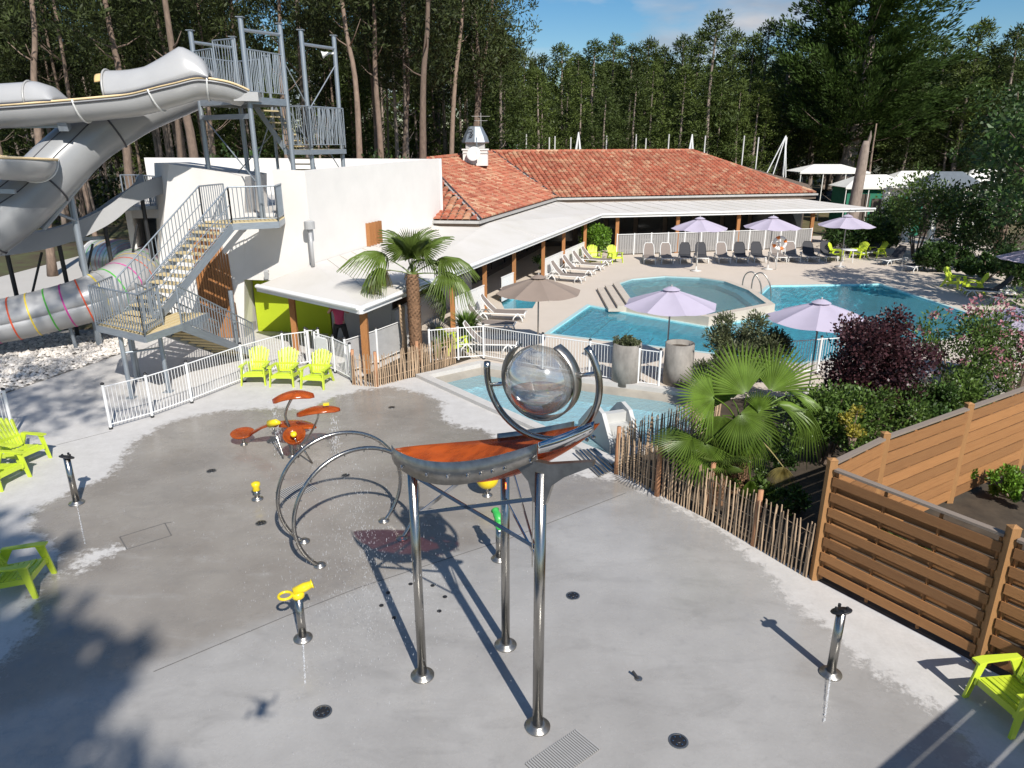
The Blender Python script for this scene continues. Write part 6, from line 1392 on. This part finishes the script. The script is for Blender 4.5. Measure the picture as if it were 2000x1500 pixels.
def wood_mass():
    rn = random.Random(31); mb = MB()
    for _ in range(26000):
        x = rn.uniform(-105, 110); y = rn.uniform(112, 124); hh = 15.5+1.6*math.sin(x*.9)+1.2*math.sin(x*2.3+1) + (4 if x < 0 else 0); z = hh*(1-rn.random()**1.6)
        d = (rv(rn)+V(0, 0, .5)).normalized(); s_ = d.cross(rv(rn)).normalized(); leafquad(mb, V(x, y, z), d, s_, rn.uniform(.9, 1.7), rn.uniform(.4, .8))
    for _ in range(9000):
        x = rn.uniform(-70, -4); y = rn.uniform(58, 100); z = rn.uniform(0, 5)*rn.random(); d = (rv(rn)+V(0, 0, .5)).normalized(); s_ = d.cross(rv(rn)).normalized(); leafquad(mb, V(x, y, z), d, s_, rn.uniform(.4, .9), rn.uniform(.2, .45))
    tag(wb('far_wood', mb, 'pine_leaf'), 'dark continuous mass of foliage deep inside the pine wood', 'wood', kind='stuff')
wood_mass()
SHC = [pine_crown(140+s_, 11.5, 22, 3.3, 110, (.55, .28), 26, .5, tuft=.75) for s_ in range(2)]
# pines behind the camera: only their shadows reach the picture
for x, y, k, z in ((.6, -12.9, 0, 0), (-2.4, -13.2, 1, 0), (-.6, -14.6, 2, 0), (-.9, -12.2, 1, -1.5), (-2.0, -15.0, 0, 1.0), (-4.2, -13.8, 2, 0), (-3.2, -16, 1, 0), (3.6, -16.5, 2, 1), (-5.4, -.9, 2, 2.5), (-8.4, -8.5, 1, -1)):
    t = thing('pine_tree', (x, y, 0), 'tall pine whose crown throws the blurred shade across the left of the splash pad', 'tree', 'tall pines behind the photographer'); a = obj('trunk', trk[k], t); b = obj('crown', SHC[k % 2] if x > -5 else TALLC[k], t, (0, 0, z))
def shrub(name, c, rad, n, m, leaf, label, cat='shrub', seed=0, stems=5, lobes=14, stem_m='bark', group=None, extra=None, lo=.2, parent=None):
    rn = random.Random(seed); c = Vector(c); t = thing(name, (c.x, c.y, c.z), label, cat, group)
    mb = MB(); rx, ry, rz_ = rad; tips = []
    for i in range(lobes):
        v = rv(rn); v.z = v.z*.8+.15; q = V(v.x*rx, v.y*ry, rz_+v.z*rz_*.95)*1; q.z = max(.12*rz_, min(q.z, 2.1*rz_)); k = rn.uniform(.45, .92); q2 = V(q.x*k, q.y*k, rz_+(q.z-rz_)*k); tips.append(q2); r = min(rx, rz_)*rn.uniform(.28, .5)
        for _ in range(n//lobes):
            w_ = rv(rn); p = q2+w_*r*rn.uniform(.35, 1.1); 
            if p.z < .02: p.z = rn.uniform(.02, .2)
            d = (w_+V(0, 0, .4)+rv(rn)*.8).normalized(); s_ = d.cross(rv(rn)).normalized(); kk = rn.uniform(.6, 1.25); leafquad(mb, p, d, s_, leaf[0]*kk, leaf[1]*kk)
    lb('foliage', mb, m, t)
    st = MB()
    for k, q in enumerate(tips[:max(stems, 1)]): st.tube([V(q.x*.08, q.y*.08, 0), V(q.x*.35, q.y*.35, q.z*.5), q], [.035*rz_**.5+.01, .025, .01], 5)
    lb('stem', st, stem_m, t)
    if extra:
        em, cnt, sz = extra; mb = MB()
        for _ in range(cnt):
            q = rn.choice(tips); w_ = rv(rn); w_.z = abs(w_.z); clump(mb, q+w_*min(rx, rz_)*.5, sz[0]*1.4, 12, sz[0], sz[1], rn)
        lb('blossom', mb, em, t)['kind'] = 'stuff'
    return t
def grass_tuft(c, r, h, n, m, label, seed=0, cat='grass', w_=.02, name='grass_tuft', bend=.5, group=None):
    rn = random.Random(seed); c = Vector(c); t = thing(name, c, label, cat, group); mb = MB()
    for _ in range(n):
        a = rn.uniform(0, 6.28); L_ = h*rn.uniform(.6, 1.1); o = V(math.cos(a), math.sin(a), 0); b = o*rn.uniform(0, r*.25); k = rn.uniform(.2, 1)*bend; s = V(-o.y, o.x, 0)*w_
        p0, p1, p2 = b, b+o*(L_*.35*k)+V(0, 0, L_*.6), b+o*(L_*.9*k)+V(0, 0, L_*(1-.35*k)); i = len(mb.v)
        mb.v += [tuple(p0-s), tuple(p0+s), tuple(p1+s*.8), tuple(p1-s*.8), tuple(p2)]; mb.f += [(i, i+1, i+2, i+3), (i+3, i+2, i+4)]
    lb('blades', mb, m, t); return t
# undergrowth along the wood edge
for i, (px, y, rx, rz_) in enumerate([(470, 39, 2.2, 1.6), (560, 40, 2.5, 1.5), (640, 38, 2, 1.5), (770, 38, 2.4, 1.6), (400, 42, 2.5, 1.5), (1010, 64, 4, 3.6), (945, 68, 3, 2.8), (1075, 70, 3.5, 3)]):
    p = Y(px, 300, y); shrub('undergrowth_bush', (p.x, y, 0), (rx, rx*.8, rz_+1.6 if y < 50 else rz_), 1500, 'oak_leaf', (.22, .14), 'dark leafy bush at the edge of the wood behind the roofs', 'bush', 100+i, 4, 16, group='bushes along the edge of the wood')
# broadleaf shrubs, matched one by one
g = U(1700, 880); shrub('purple_shrub', (g.x+.15, g.y+.6, 0), (1.08, 1.05, 1.58), 24000, 'purple_leaf', (.075, .055), 'large dark purple leaved shrub right of the big palm', seed=1, stems=12, lobes=44)
p = Y(1885, 700, 16.6); shrub('flowering_shrub', (p.x, 16.8, 0), (1.15, 1.1, 1.48), 5200, 'bush_leaf', (.10, .045), 'tall loose shrub with pink blossoms between the purple shrub and the right edge', seed=2, stems=10, lobes=22, extra=('pink_flower', 60, (.09, .06)))
p = Y(2000, 700, 17.4); shrub('flowering_shrub', (p.x, 17.4, 0), (1.25, 1.1, 1.50), 4600, 'bush_leaf', (.10, .045), 'loose pink flecked shrub cut by the right edge', seed=3, stems=10, lobes=22, extra=('pink_flower', 45, (.09, .06)))
p = Y(1640, 840, 13.2); shrub('variegated_shrub', (p.x, 13.8, 0), (1.15, .95, .90), 7000, 'bush_leaf', (.085, .05), 'green shrub with a bright yellow patch between palm and timber fence', seed=4, stems=8, lobes=20)
p = Y(1655, 830, 13.3); shrub('yellow_sprig', (p.x, 13.0, .75), (.30, .3, .42), 700, 'yellow_leaf', (.07, .04), 'small yellow leaved sprig in the green shrub beside the timber fence', seed=5, stems=3, lobes=7)
p = Y(1725, 800, 14.0); shrub('green_shrub', (p.x, 14.2, 0), (1.0, .9, .85), 5000, 'bush_leaf', (.085, .045), 'green shrub growing below the purple one', seed=6, stems=6, lobes=18)
p = Y(1815, 790, 14.8); shrub('green_shrub', (p.x, 15.0, 0), (1.1, .9, .80), 4200, 'oak_leaf', (.10, .05), 'dark green shrub under the pink blossoms beside the timber fence', seed=7, stems=6, lobes=16)
p = Y(1930, 780, 14.9); shrub('green_shrub', (p.x, 15.6, 0), (1.2, .9, .80), 4200, 'bush_leaf', (.10, .045), 'green shrub above the far end of the timber fence', seed=8, stems=6, lobes=16)
p = Y(1458, 680, 18.2); shrub('olive_shrub', (p.x, 18.4, 0), (1.02, .9, 1.18), 15000, 'olive_leaf', (.12, .035), 'grey green shrub behind the fan of the big palm', seed=9, stems=8, lobes=22)
p = Y(1395, 735, 17.0); shrub('olive_shrub', (p.x+.1, 17.2, 0), (.6, .6, .75), 6000, 'olive_leaf', (.11, .035), 'smaller grey green shrub behind the left fronds of the big palm', seed=19, stems=6, lobes=14)
p = U(1228, 762)+V(0, .62, 1.04); shrub('round_shrub', (p.x, p.y, 1.0), (.40, .40, .20), 3200, 'olive_leaf', (.06, .03), 'low round shrub growing in the taller concrete tub', seed=10, stems=3, lobes=26)
p = U(1158, 506); shrub('veranda_bush', (p.x+.1, p.y+.3, 0), (.95, .8, 1.05), 2600, 'bright_leaf', (.16, .10), 'bright green bush at the inner corner of the veranda', seed=11, stems=5, lobes=18)
p = U(1062, 542); shrub('clipped_bush', (p.x-.1, p.y+.3, 0), (.42, .4, .62), 1500, 'oak_leaf', (.09, .05), 'narrow dark bush beside the white screen above the brown parasol', seed=12, stems=4, lobes=14)
for i, (px, y, rx, rz_, l) in enumerate(((1655, 43.5, 1.6, 1.05, 'dark hedge bush behind the white table'), (1712, 43.2, 1.8, 1.25, 'dark hedge bush behind the third lime chair at the table'), (1790, 42.0, 2.6, 2.5, 'tall leafy hedge tree behind the nearest dark lounger'), (1880, 40.5, 2.8, 2.3, 'dense dark hedge tree right of the tall leafy one'), (1960, 38.5, 2.6, 2.1, 'dark hedge tree behind the shaded loungers at the right edge'), (1735, 46, 1.8, 1.7, 'hedge bush under the tip of the veranda roof'), (1845, 37.2, 1.6, .8, 'low dark shrub at the back of the right deck'), (1935, 34.6, 1.8, .7, 'low dark shrub behind the pair of lime chairs'), (2030, 31.5, 2.0, 1.3, 'dark shrub mass at the right edge beside the deck'))):
    p = Y(px, 480, y); shrub('hedge_bush', (p.x, y, 0), (rx, rx*.7, rz_), 4200, 'oak_leaf' if i != 2 else 'bush_leaf', (.20, .11), l, 'hedge', 30+i, 7, 20)
p = U(1622, 400); shrub('round_bush', (p.x, 58, 0), (1.9, 1.6, 1.55), 1500, 'yellow_leaf', (.2, .13), 'yellow green round bush in front of the flat white canopy', seed=44, stems=3, lobes=16)
p = Y(1722, 350, 66); shrub('round_bush', (p.x, 66, 0), (2, 1.6, 1.6), 1000, 'bush_leaf', (.22, .14), 'green bush between the stump and the white tents', seed=45, stems=3, lobes=14)
g = U(1985, 985, 0); shrub('ground_bush', (g.x+.1, g.y+.2, 0), (.95, .8, .34), 4200, 'bright_leaf', (.07, .04), 'low bright green bush inside the timber fence corner', seed=46, stems=3, lobes=18)
p = U(1700, 1000); shrub('ground_bush', (6.6, 10.4, 0), (.5, .5, .2), 1000, 'oak_leaf', (.08, .05), 'small dark plant at the foot of the sunlit timber fence', seed=47, stems=2, lobes=8)
p = Y(235, 462, 28); shrub('green_shrub', (p.x, 28.0, 0), (1.6, 1.2, 1.0), 1800, 'bright_leaf', (.16, .09), 'sunlit shrub under the racing slide behind the striped tube', seed=48, stems=4, lobes=14)
p = Y(262, 495, 27); shrub('green_shrub', (p.x+.6, 27.4, 0), (1.2, .9, .6), 1300, 'bush_leaf', (.14, .07), 'low shrub between the striped tube and the white building', seed=49, stems=4, lobes=12)
p = Y(256, 467, 28.6); bt = thing('white_tub', (p.x, 28.6, 0), 'small white plastic tub beyond the striped tube slide', 'tub'); wb('shell', MB().lathe([(.35, 0), (.55, .15), (.62, .35), (.58, .35), (.45, .1)], 20, (p.x, 28.6, .55)), 'white_plastic', bt, True); wb('stand', MB().box((p.x, 28.6, .28), (.4, .4, .56)), 'white_plastic', bt)
for i, (px, y, h, rr_) in enumerate(((1465, 12.5, .55, .5), (1530, 13.2, .6, .5), (1500, 12.0, .5, .4), (1400, 12.9, .6, .5), (1340, 13.6, .5, .4), (1560, 11.6, .5, .4))):
    p = Y(px, 900, y); shrub('ground_plant', (p.x, y, 0), (rr_, rr_, h*.55), 900, 'oak_leaf' if i % 2 else 'bush_leaf', (.08, .045), 'low leafy plant in the bed between the chestnut paling and the palm', 'plant', 70+i, 2, 10, group='low plants under the big palm')
for i, (px, y) in enumerate(((1790, 15.6), (1850, 15.9), (1765, 16.4))): p = Y(px, 780, y); grass_tuft((p.x, y, 0), .5, 1.35, 260, 'olive_leaf', 'arching dark grass tuft between the purple shrub and the timber fence', 80+i, group='arching grass tufts')
p = Y(910, 620, 23.3); grass_tuft((p.x, 23.4, 0), .5, 1.25, 230, 'bush_leaf', 'spiky yucca clump left of the brown parasol', 90, 'yucca', .035, 'yucca_plant', .75)
p = Y(850, 620, 22.8); grass_tuft((p.x, 22.8, 0), .4, 1.1, 300, 'mesh_grey', 'pale silvery grass clump right of the palm trunk', 91, bend=.6)
p = Y(853, 655, 21.6); grass_tuft((p.x, 21.6, 0), .25, .7, 90, 'bright_leaf', 'small green spiky plant behind the white fence by the palm', 92, 'plant', .03)
# big cypress with a bare stump of a trunk
def cypress():
    p = Y(1650, 330, 72); rn = random.Random(77); base = V(p.x, 72, 0); t = thing('cypress_tree', base, 'huge dark green cypress with sweeping feathery branches filling the upper right behind the white tents', 'tree'); mb = MB(); br = MB()
    top = 23
    for i in range(300):
        f = (i+rn.random())/300; h = 5.2+f*(top-5.2); a = rn.uniform(0, 6.283); L_ = (6.9*(1-f)**.55+.6)*rn.uniform(.55, 1.05)*(1.12 if math.cos(a) > 0 else .9)*(.75 if f < .06 else 1); up = rn.uniform(.05, .5)+(.25 if math.cos(a) < 0 else 0)
        d = V(math.cos(a), math.sin(a), 0); pt0 = V(0, 0, h-.4)
        if i % 9 == 0: br.tube([pt0, pt0+d*L_*.5+V(0, 0, L_*.5*up*.5), pt0+d*L_*.85+V(0, 0, L_*up*.8)], [.09*(1-f)+.03, .04, .015], 5)
        k = int(L_/.50)+1
        for j in range(k):
            g_ = .30+.72*(j+rn.random())/k; c = pt0+d*(L_*g_)+V(0, 0, L_*g_*g_*up)+V(rn.gauss(0, .18), rn.gauss(0, .18), rn.gauss(0, .12)); ax_ = (d+V(0, 0, up*1.6)).normalized()
            for _ in range(32):
                v = rv(rn); q = c+V(v.x*.50, v.y*.50, v.z*.24); dd = (ax_+v*.6).normalized(); s_ = dd.cross(rv(rn)).normalized(); leafquad(mb, q, dd, s_, rn.uniform(.24, .44), rn.uniform(.07, .13))
    lb('crown', mb, 'cypress_leaf', t); lb('limb', br, 'bark', t, True)
    mb = MB().tube(smooth_path([V(0, 0, 0), V(.05, 0, 3), V(.45, 0, 6.2), V(.5, 0, 12), V(0, 0, 20)], 4), [.62, .60, .58, .55, .52, .50, .48, .46, .44, .42, .38, .34, .3, .26, .2, .12, .06], 12); lb('trunk', mb, 'bark_grey', t, True); t.scale = (1.36, 1.3, 1.22)
cypress()
p = Y(1667, 405, 51); p.z = 0; stp = thing('dead_tree', p, 'tall broken dead trunk leaning right beside the end of the veranda', 'dead tree'); q = Y(1692, 275, p.y)-p
mb = MB().tube(smooth_path([V(0, 0, 0), q*.35+V(-.03, 0, 0), q*.7, q], 4), [.52, .46, .44, .42, .40, .38, .37, .36, .34, .32, .30, .26, .16], 12); lb('trunk', mb, 'bark_grey', stp, True); lb('split_top', MB().tube([q*.93+V(.1, 0, 0), q*1.04+V(.22, 0, 0), q*1.1+V(.2, 0, 0)], [.16, .1, .02], 6), 'bark_grey', stp)
p = Y(1703, 300, 66); t = thing('pine_tree', (p.x, 66, 0), 'thin straight pine stem directly right of the thick cypress trunk', 'tree'); obj('trunk', trk[1], t).scale = (1, 1, .36)
def oak(px, y, z0, z1, rx, n, seed, label, m='oak_leaf', leaf=(.26, .16)):
    p = Y(px, 300, y); rn = random.Random(seed); t = thing('oak_tree', (p.x, y, 0), label, 'tree'); mb = MB(); st = MB(); cz = (z0+z1)/2
    st.tube([V(0, 0, 0), V(.1, 0, z0*.6), V(0, .1, cz), V(.1, 0, z1*.85)], [.26, .22, .14, .05], 9)
    for i in range(n):
        v = rv(rn); k = rn.uniform(.4, 1)**.6; q = V(v.x*rx*k, v.y*rx*k, cz+v.z*(z1-z0)/2*k); r = rn.uniform(.5, .95); clump(mb, q, r, 46, leaf[0], leaf[1], rn, .1, .6)
        if i % 5 == 0: st.tube([V(0, 0, min(cz, q.z*.7)), q*.6+V(0, 0, q.z*.25), q], [.08, .05, .015], 5)
    lb('crown', mb, m, t); lb('trunk', st, 'bark', t, True)
oak(1990, 44, 3.0, 10.2, 3.2, 150, 5, 'dark broadleaf tree overhanging the tents at the right edge')
oak(2080, 36, 2.0, 9.5, 3.6, 120, 6, 'dark broadleaf tree beyond the right edge shading the loungers')
oak(2110, 28, 2.5, 8.5, 3.2, 110, 9, 'leafy tree outside the right edge throwing dappled shade on the deck')
oak(1915, 78, 2.0, 12, 4, 90, 8, 'broad green tree right of the cypress', 'bush_leaf', (.4, .25))

# ------------------------------------------------------------------ fan palms, every frond its own piece
def frond_mesh(seed, Lp=.75, Rf=.72, droop=.35, spread=125, n=38, arch=.15):
    rn = random.Random(seed); mb = MB(); pts = [V(0, 0, 0), V(0, Lp*.35, arch*.5), V(0, Lp*.7, arch*.8), V(0, Lp, arch*.75)]
    mb.tube(pts, [.022, .016, .012, .010], 5); hub = pts[-1]
    for k in range(n):
        ph = R(-spread+2*spread*(k+.5)/n); dph = R(2*spread/n); d = V(math.sin(ph), math.cos(ph), 0); s = V(d.y, -d.x, 0); RR = Rf*(1-.22*abs(ph/R(spread))**2)*rn.uniform(.93, 1.05)
        def P_(f, side, lift): 
            r = RR*f; w_ = math.tan(dph/2)*r*(1 if f <= .55 else max(0, (1-f)/.45)**.7)*.98
            return hub+d*r+s*(w_*side)+V(0, 0, lift-droop*RR*(f**2.2)*(1 if f < .6 else 1+1.2*(f-.6))+ .10*RR*abs(math.sin(ph)))
        fs = [.04, .30, .55, .78, 1.0]; rows = []
        for f in fs: i = len(mb.v); mb.v += [tuple(P_(f, -1, 0)), tuple(P_(f, 0, .012+.02*f)), tuple(P_(f, 1, 0))]; rows.append(i)
        for a, b in zip(rows, rows[1:]): mb.f += [(a, a+1, b+1, b), (a+1, a+2, b+2, b+1)]
    return mb
FR = [frond_mesh(1).mesh('frond', 'palm_leaf'), frond_mesh(2, .8, .78, .6, 120).mesh('frond', 'palm_leaf'), frond_mesh(3, .85, .66, 1.0, 110).mesh('frond', 'palm_leaf'), frond_mesh(4, .6, .7, .12, 100).mesh('frond', 'palm_leaf'), frond_mesh(5, .8, .62, 1.25, 100).mesh('frond', 'palm_leaf_old')]
def palm(base, h, sc_, fr, label, r=.14, seed=0, lean=(0, 0)):
    t = thing('fan_palm', base, label, 'palm'); rn = random.Random(seed); mb = MB(); n = int(h/.05)
    top = V(lean[0], lean[1], h); mb.tube(smooth_path([V(0, 0, 0), top*.5+V(0, 0, 0), top], 4), [r*1.25]+[r]*7+[r*.75], 12); lb('trunk', mb, 'palm_bark', t, True); mb = MB()
    for i in range(n*7):
        z = h*(i/(n*7)); a = i*2.4; rr_ = r*1.0; c = top*(z/h); o = V(math.cos(a), math.sin(a), 0); s = V(-o.y, o.x, 0); k = len(mb.v); w_ = rn.uniform(.03, .05)
        p = V(c.x, c.y, z)+o*rr_; mb.v += [tuple(p-s*w_), tuple(p+s*w_), tuple(p+o*rn.uniform(.02, .06)+V(0, 0, .10))]; mb.f.append((k, k+1, k+2))
    lb('leaf_scar_fibre', mb, 'palm_bark', t)
    for az, el, k, s in fr:
        o = obj('frond', FR[k], t, top); o.rotation_euler = (R(el), 0, R(az)); o.scale = (s*sc_,)*3
    return t
# azimuth: 0 points away (+y), 90 to the left (-x)
b = U(812, 745, 0); b = V(-3.02, 21.0, 0)
f1_ = [(15, 72, 3, 1.15), (-35, 62, 0, 1.15), (70, 62, 0, 1.15), (130, 66, 3, 1.05), (-75, 48, 0, 1.2), (-120, 62, 3, 1.0), (0, 48, 0, 1.15), (35, 50, 0, 1.1),
       (95, 24, 1, 1.4), (78, -4, 4, 1.25), (-78, 14, 1, 1.35), (-98, -8, 1, 1.35), (-68, -42, 1, 1.15), (100, 2, 2, 1.15), (180, 75, 3, .8), (-20, 10, 1, 1.1)]
palm(b, 2.75, .92, f1_, 'tall fan palm with slim fibrous trunk in front of the white wall', .19, 1, (-.02, 0))

def fan_palm2():
    base = V(4.32, 12.5, 0); crown = Y(1448, 840, 12.5); t = thing('fan_palm', base, 'large fan palm with bright wide fans behind the long chestnut paling', 'palm'); rn = random.Random(8)
    mb = MB(); h = crown.z; tp = crown-base; mb.tube(smooth_path([V(0, 0, 0), tp*.5+V(.03, 0, 0), tp], 4), [.24, .22, .21, .2, .2, .19, .18, .17, .14], 12); lb('trunk', mb, 'palm_bark', t, True); mb = MB()
    for i in range(520):
        z = h*i/520; a = i*2.4; c = tp*(z/h); o = V(math.cos(a), math.sin(a), 0); s = V(-o.y, o.x, 0); k = len(mb.v); w_ = rn.uniform(.025, .05); p = V(c.x, c.y, z)+o*.19
        mb.v += [tuple(p-s*w_), tuple(p+s*w_), tuple(p+o*rn.uniform(.04, .14)+V(0, 0, rn.uniform(.06, .15)))]; mb.f.append((k, k+1, k+2))
    lb('leaf_scar_fibre', mb, 'palm_bark', t)
    # hub pixel, hub distance, pixel the fan points to, distance there, how far the face turns up, radius, spread, droop, kind
    L_ = [(1458, 770, 12.4, 1412, 662, 12.7, .25, 1.12, 66, .10, 0), (1505, 765, 12.7, 1556, 665, 12.9, .22, 1.10, 62, .12, 0), (1482, 805, 12.0, 1490, 735, 12.2, .5, .5, 50, .15, 0),
          (1396, 777, 12.2, 1300, 760, 12.0, .25, .86, 88, .12, 0), (1352, 850, 12.0, 1268, 868, 11.8, .8, .74, 75, .2, 0), (1378, 866, 11.8, 1345, 940, 11.5, .3, .80, 95, .12, 0),
          (1445, 808, 12.0, 1490, 850, 11.7, .2, .80, 95, .2, 0), (1410, 812, 12.1, 1400, 890, 11.9, .1, .72, 80, .35, 0), (1520, 790, 12.6, 1600, 765, 12.9, .9, .78, 85, .55, 0), (1577, 800, 12.4, 1585, 880, 12.3, .0, .78, 38, .5, 0),
          (1545, 768, 12.9, 1612, 752, 13.2, .9, .6, 80, .5, 0), (1530, 912, 12.0, 1522, 950, 11.9, .0, .36, 75, .5, 1), (1466, 938, 11.8, 1464, 968, 11.8, .0, .32, 50, .6, 0), (1430, 780, 12.9, 1380, 700, 13.3, .4, .8, 80, .2, 0), (1475, 850, 12.1, 1455, 905, 11.9, .1, .55, 70, .6, 0), (1492, 815, 13.1, 1540, 845, 13.3, .5, .6, 80, .5, 0)]
    for (hx_, hy_, hd, tx, ty, td, upf, Rf, spr, droop, kd) in L_:
        hub = Y(hx_, hy_, hd)-base; d = (Y(tx, ty, td)-base-hub).normalized(); view = (V(0, -1, .45)).normalized(); nrm = (view*(1-upf)+V(0, 0, 1)*upf); nrm = (nrm-d*nrm.dot(d)).normalized(); sd2 = d.cross(nrm)
        mb = MB(); c = crown-base; mid = (hub+c)/2+V(0, 0, .12); P3 = smooth_path([c, mid, hub], 4); mb.tube(P3, [.022]*3+[.016]*3+[.012]*(len(P3)-6), 5)
        n = int(spr*2/5.2)
        for k in range(n):
            ph = R(-spr+2*spr*(k+.5)/n); dph = R(2*spr/n); e_ = d*math.cos(ph)+sd2*math.sin(ph); s = -d*math.sin(ph)+sd2*math.cos(ph); RR = Rf*(1-.18*abs(ph/R(spr))**2)*rn.uniform(.92, 1.06); rows = []
            for f in (.04, .3, .5, .72, .88, 1.0):
                r = RR*f; w_ = math.tan(dph/2)*r*(1 if f <= .52 else max(.02, ((1-f)/.48)**.8*.86)); q = hub+e_*r+nrm*(.06*RR*math.sin(3.1*f)*-1)+V(0, 0, -droop*RR*(f**2.6)); i = len(mb.v); mb.v += [tuple(q-s*w_), tuple(q+nrm*.014*(1 if f > .1 else 0)), tuple(q+s*w_)]; rows.append(i)
            for a, b in zip(rows, rows[1:]): mb.f += [(a, a+1, b+1, b), (a+1, a+2, b+2, b+1)]
        lb('frond', mb, 'palm_leaf_old' if kd else 'palm_leaf_bright', t)
fan_palm2()
p3 = Y(1405, 950, 12.0); palm(V(p3.x, 12.0, 0), .75, .55, [(60, 70, 3, 1), (100, 40, 0, 1.05), (140, 30, 3, 1.0), (0, 60, 0, 1), (-60, 60, 3, .9), (170, 15, 3, 1.0), (200, 40, 0, .9)], 'smaller fan palm close against the chestnut paling, left of the large one', .10, 3)

# ------------------------------------------------------------------ just outside the frame: what throws the hard shade bottom right, and the drone
pg_ = thing('pergola_roof', (7, 4, 0), 'boarded timber roof outside the bottom right corner that throws the sharp shade by the chair', 'pergola')
e = V(2.07, 1.42, 0).normalized(); n_ = V(e.y, -e.x, 0); s0 = U(1720, 1500)+V(1.2, -2.74, 2.6)-e*1.4
for o0, o1 in ((0, .155), (.21, .655), (.715, 2.4)):
    a = s0+n_*((o0+o1)/2)+(e*1.0 if o0 < .1 else V(0, 0, 0)); bar('roof_board', pg_, 'fence_post', a, s0+n_*((o0+o1)/2)+e*6.2, o1-o0, .04)
bar('roof_board', pg_, 'fence_post', s0+n_*.05+e*1.0-n_*.0, s0+n_*.18, .25, .04)
for k in (.6, 3.2, 5.8): q = s0+n_*2.0+e*k; bar('post', pg_, 'fence_post', V(q.x, q.y, 0), V(q.x, q.y, 2.56), .12, .12)
dr = thing('camera_drone', (0, -.12, H+.12), 'small dark quadcopter drone hovering, seen only by its shadow near the left foreground nozzle', 'drone')
lb('body', MB().box((0, 0, 0), (.09, .20, .07)), 'mesh_grey', dr)
for a in (45, 135, 225, 315):
    d = V(math.cos(R(a)), math.sin(R(a)), 0); lb('arm', MB().tube([d*.04, d*.17+V(0, 0, .02)], .012, 6), 'black', dr); lb('motor', MB().tube([d*.17, d*.17+V(0, 0, .04)], .014, 8), 'black', dr); lb('propeller', MB().box(d*.17+V(0, 0, .045), (.20, .018, .003), R(a+40)), 'black', dr)
for c_h in (LT, LD, CH, PL, PB): pass
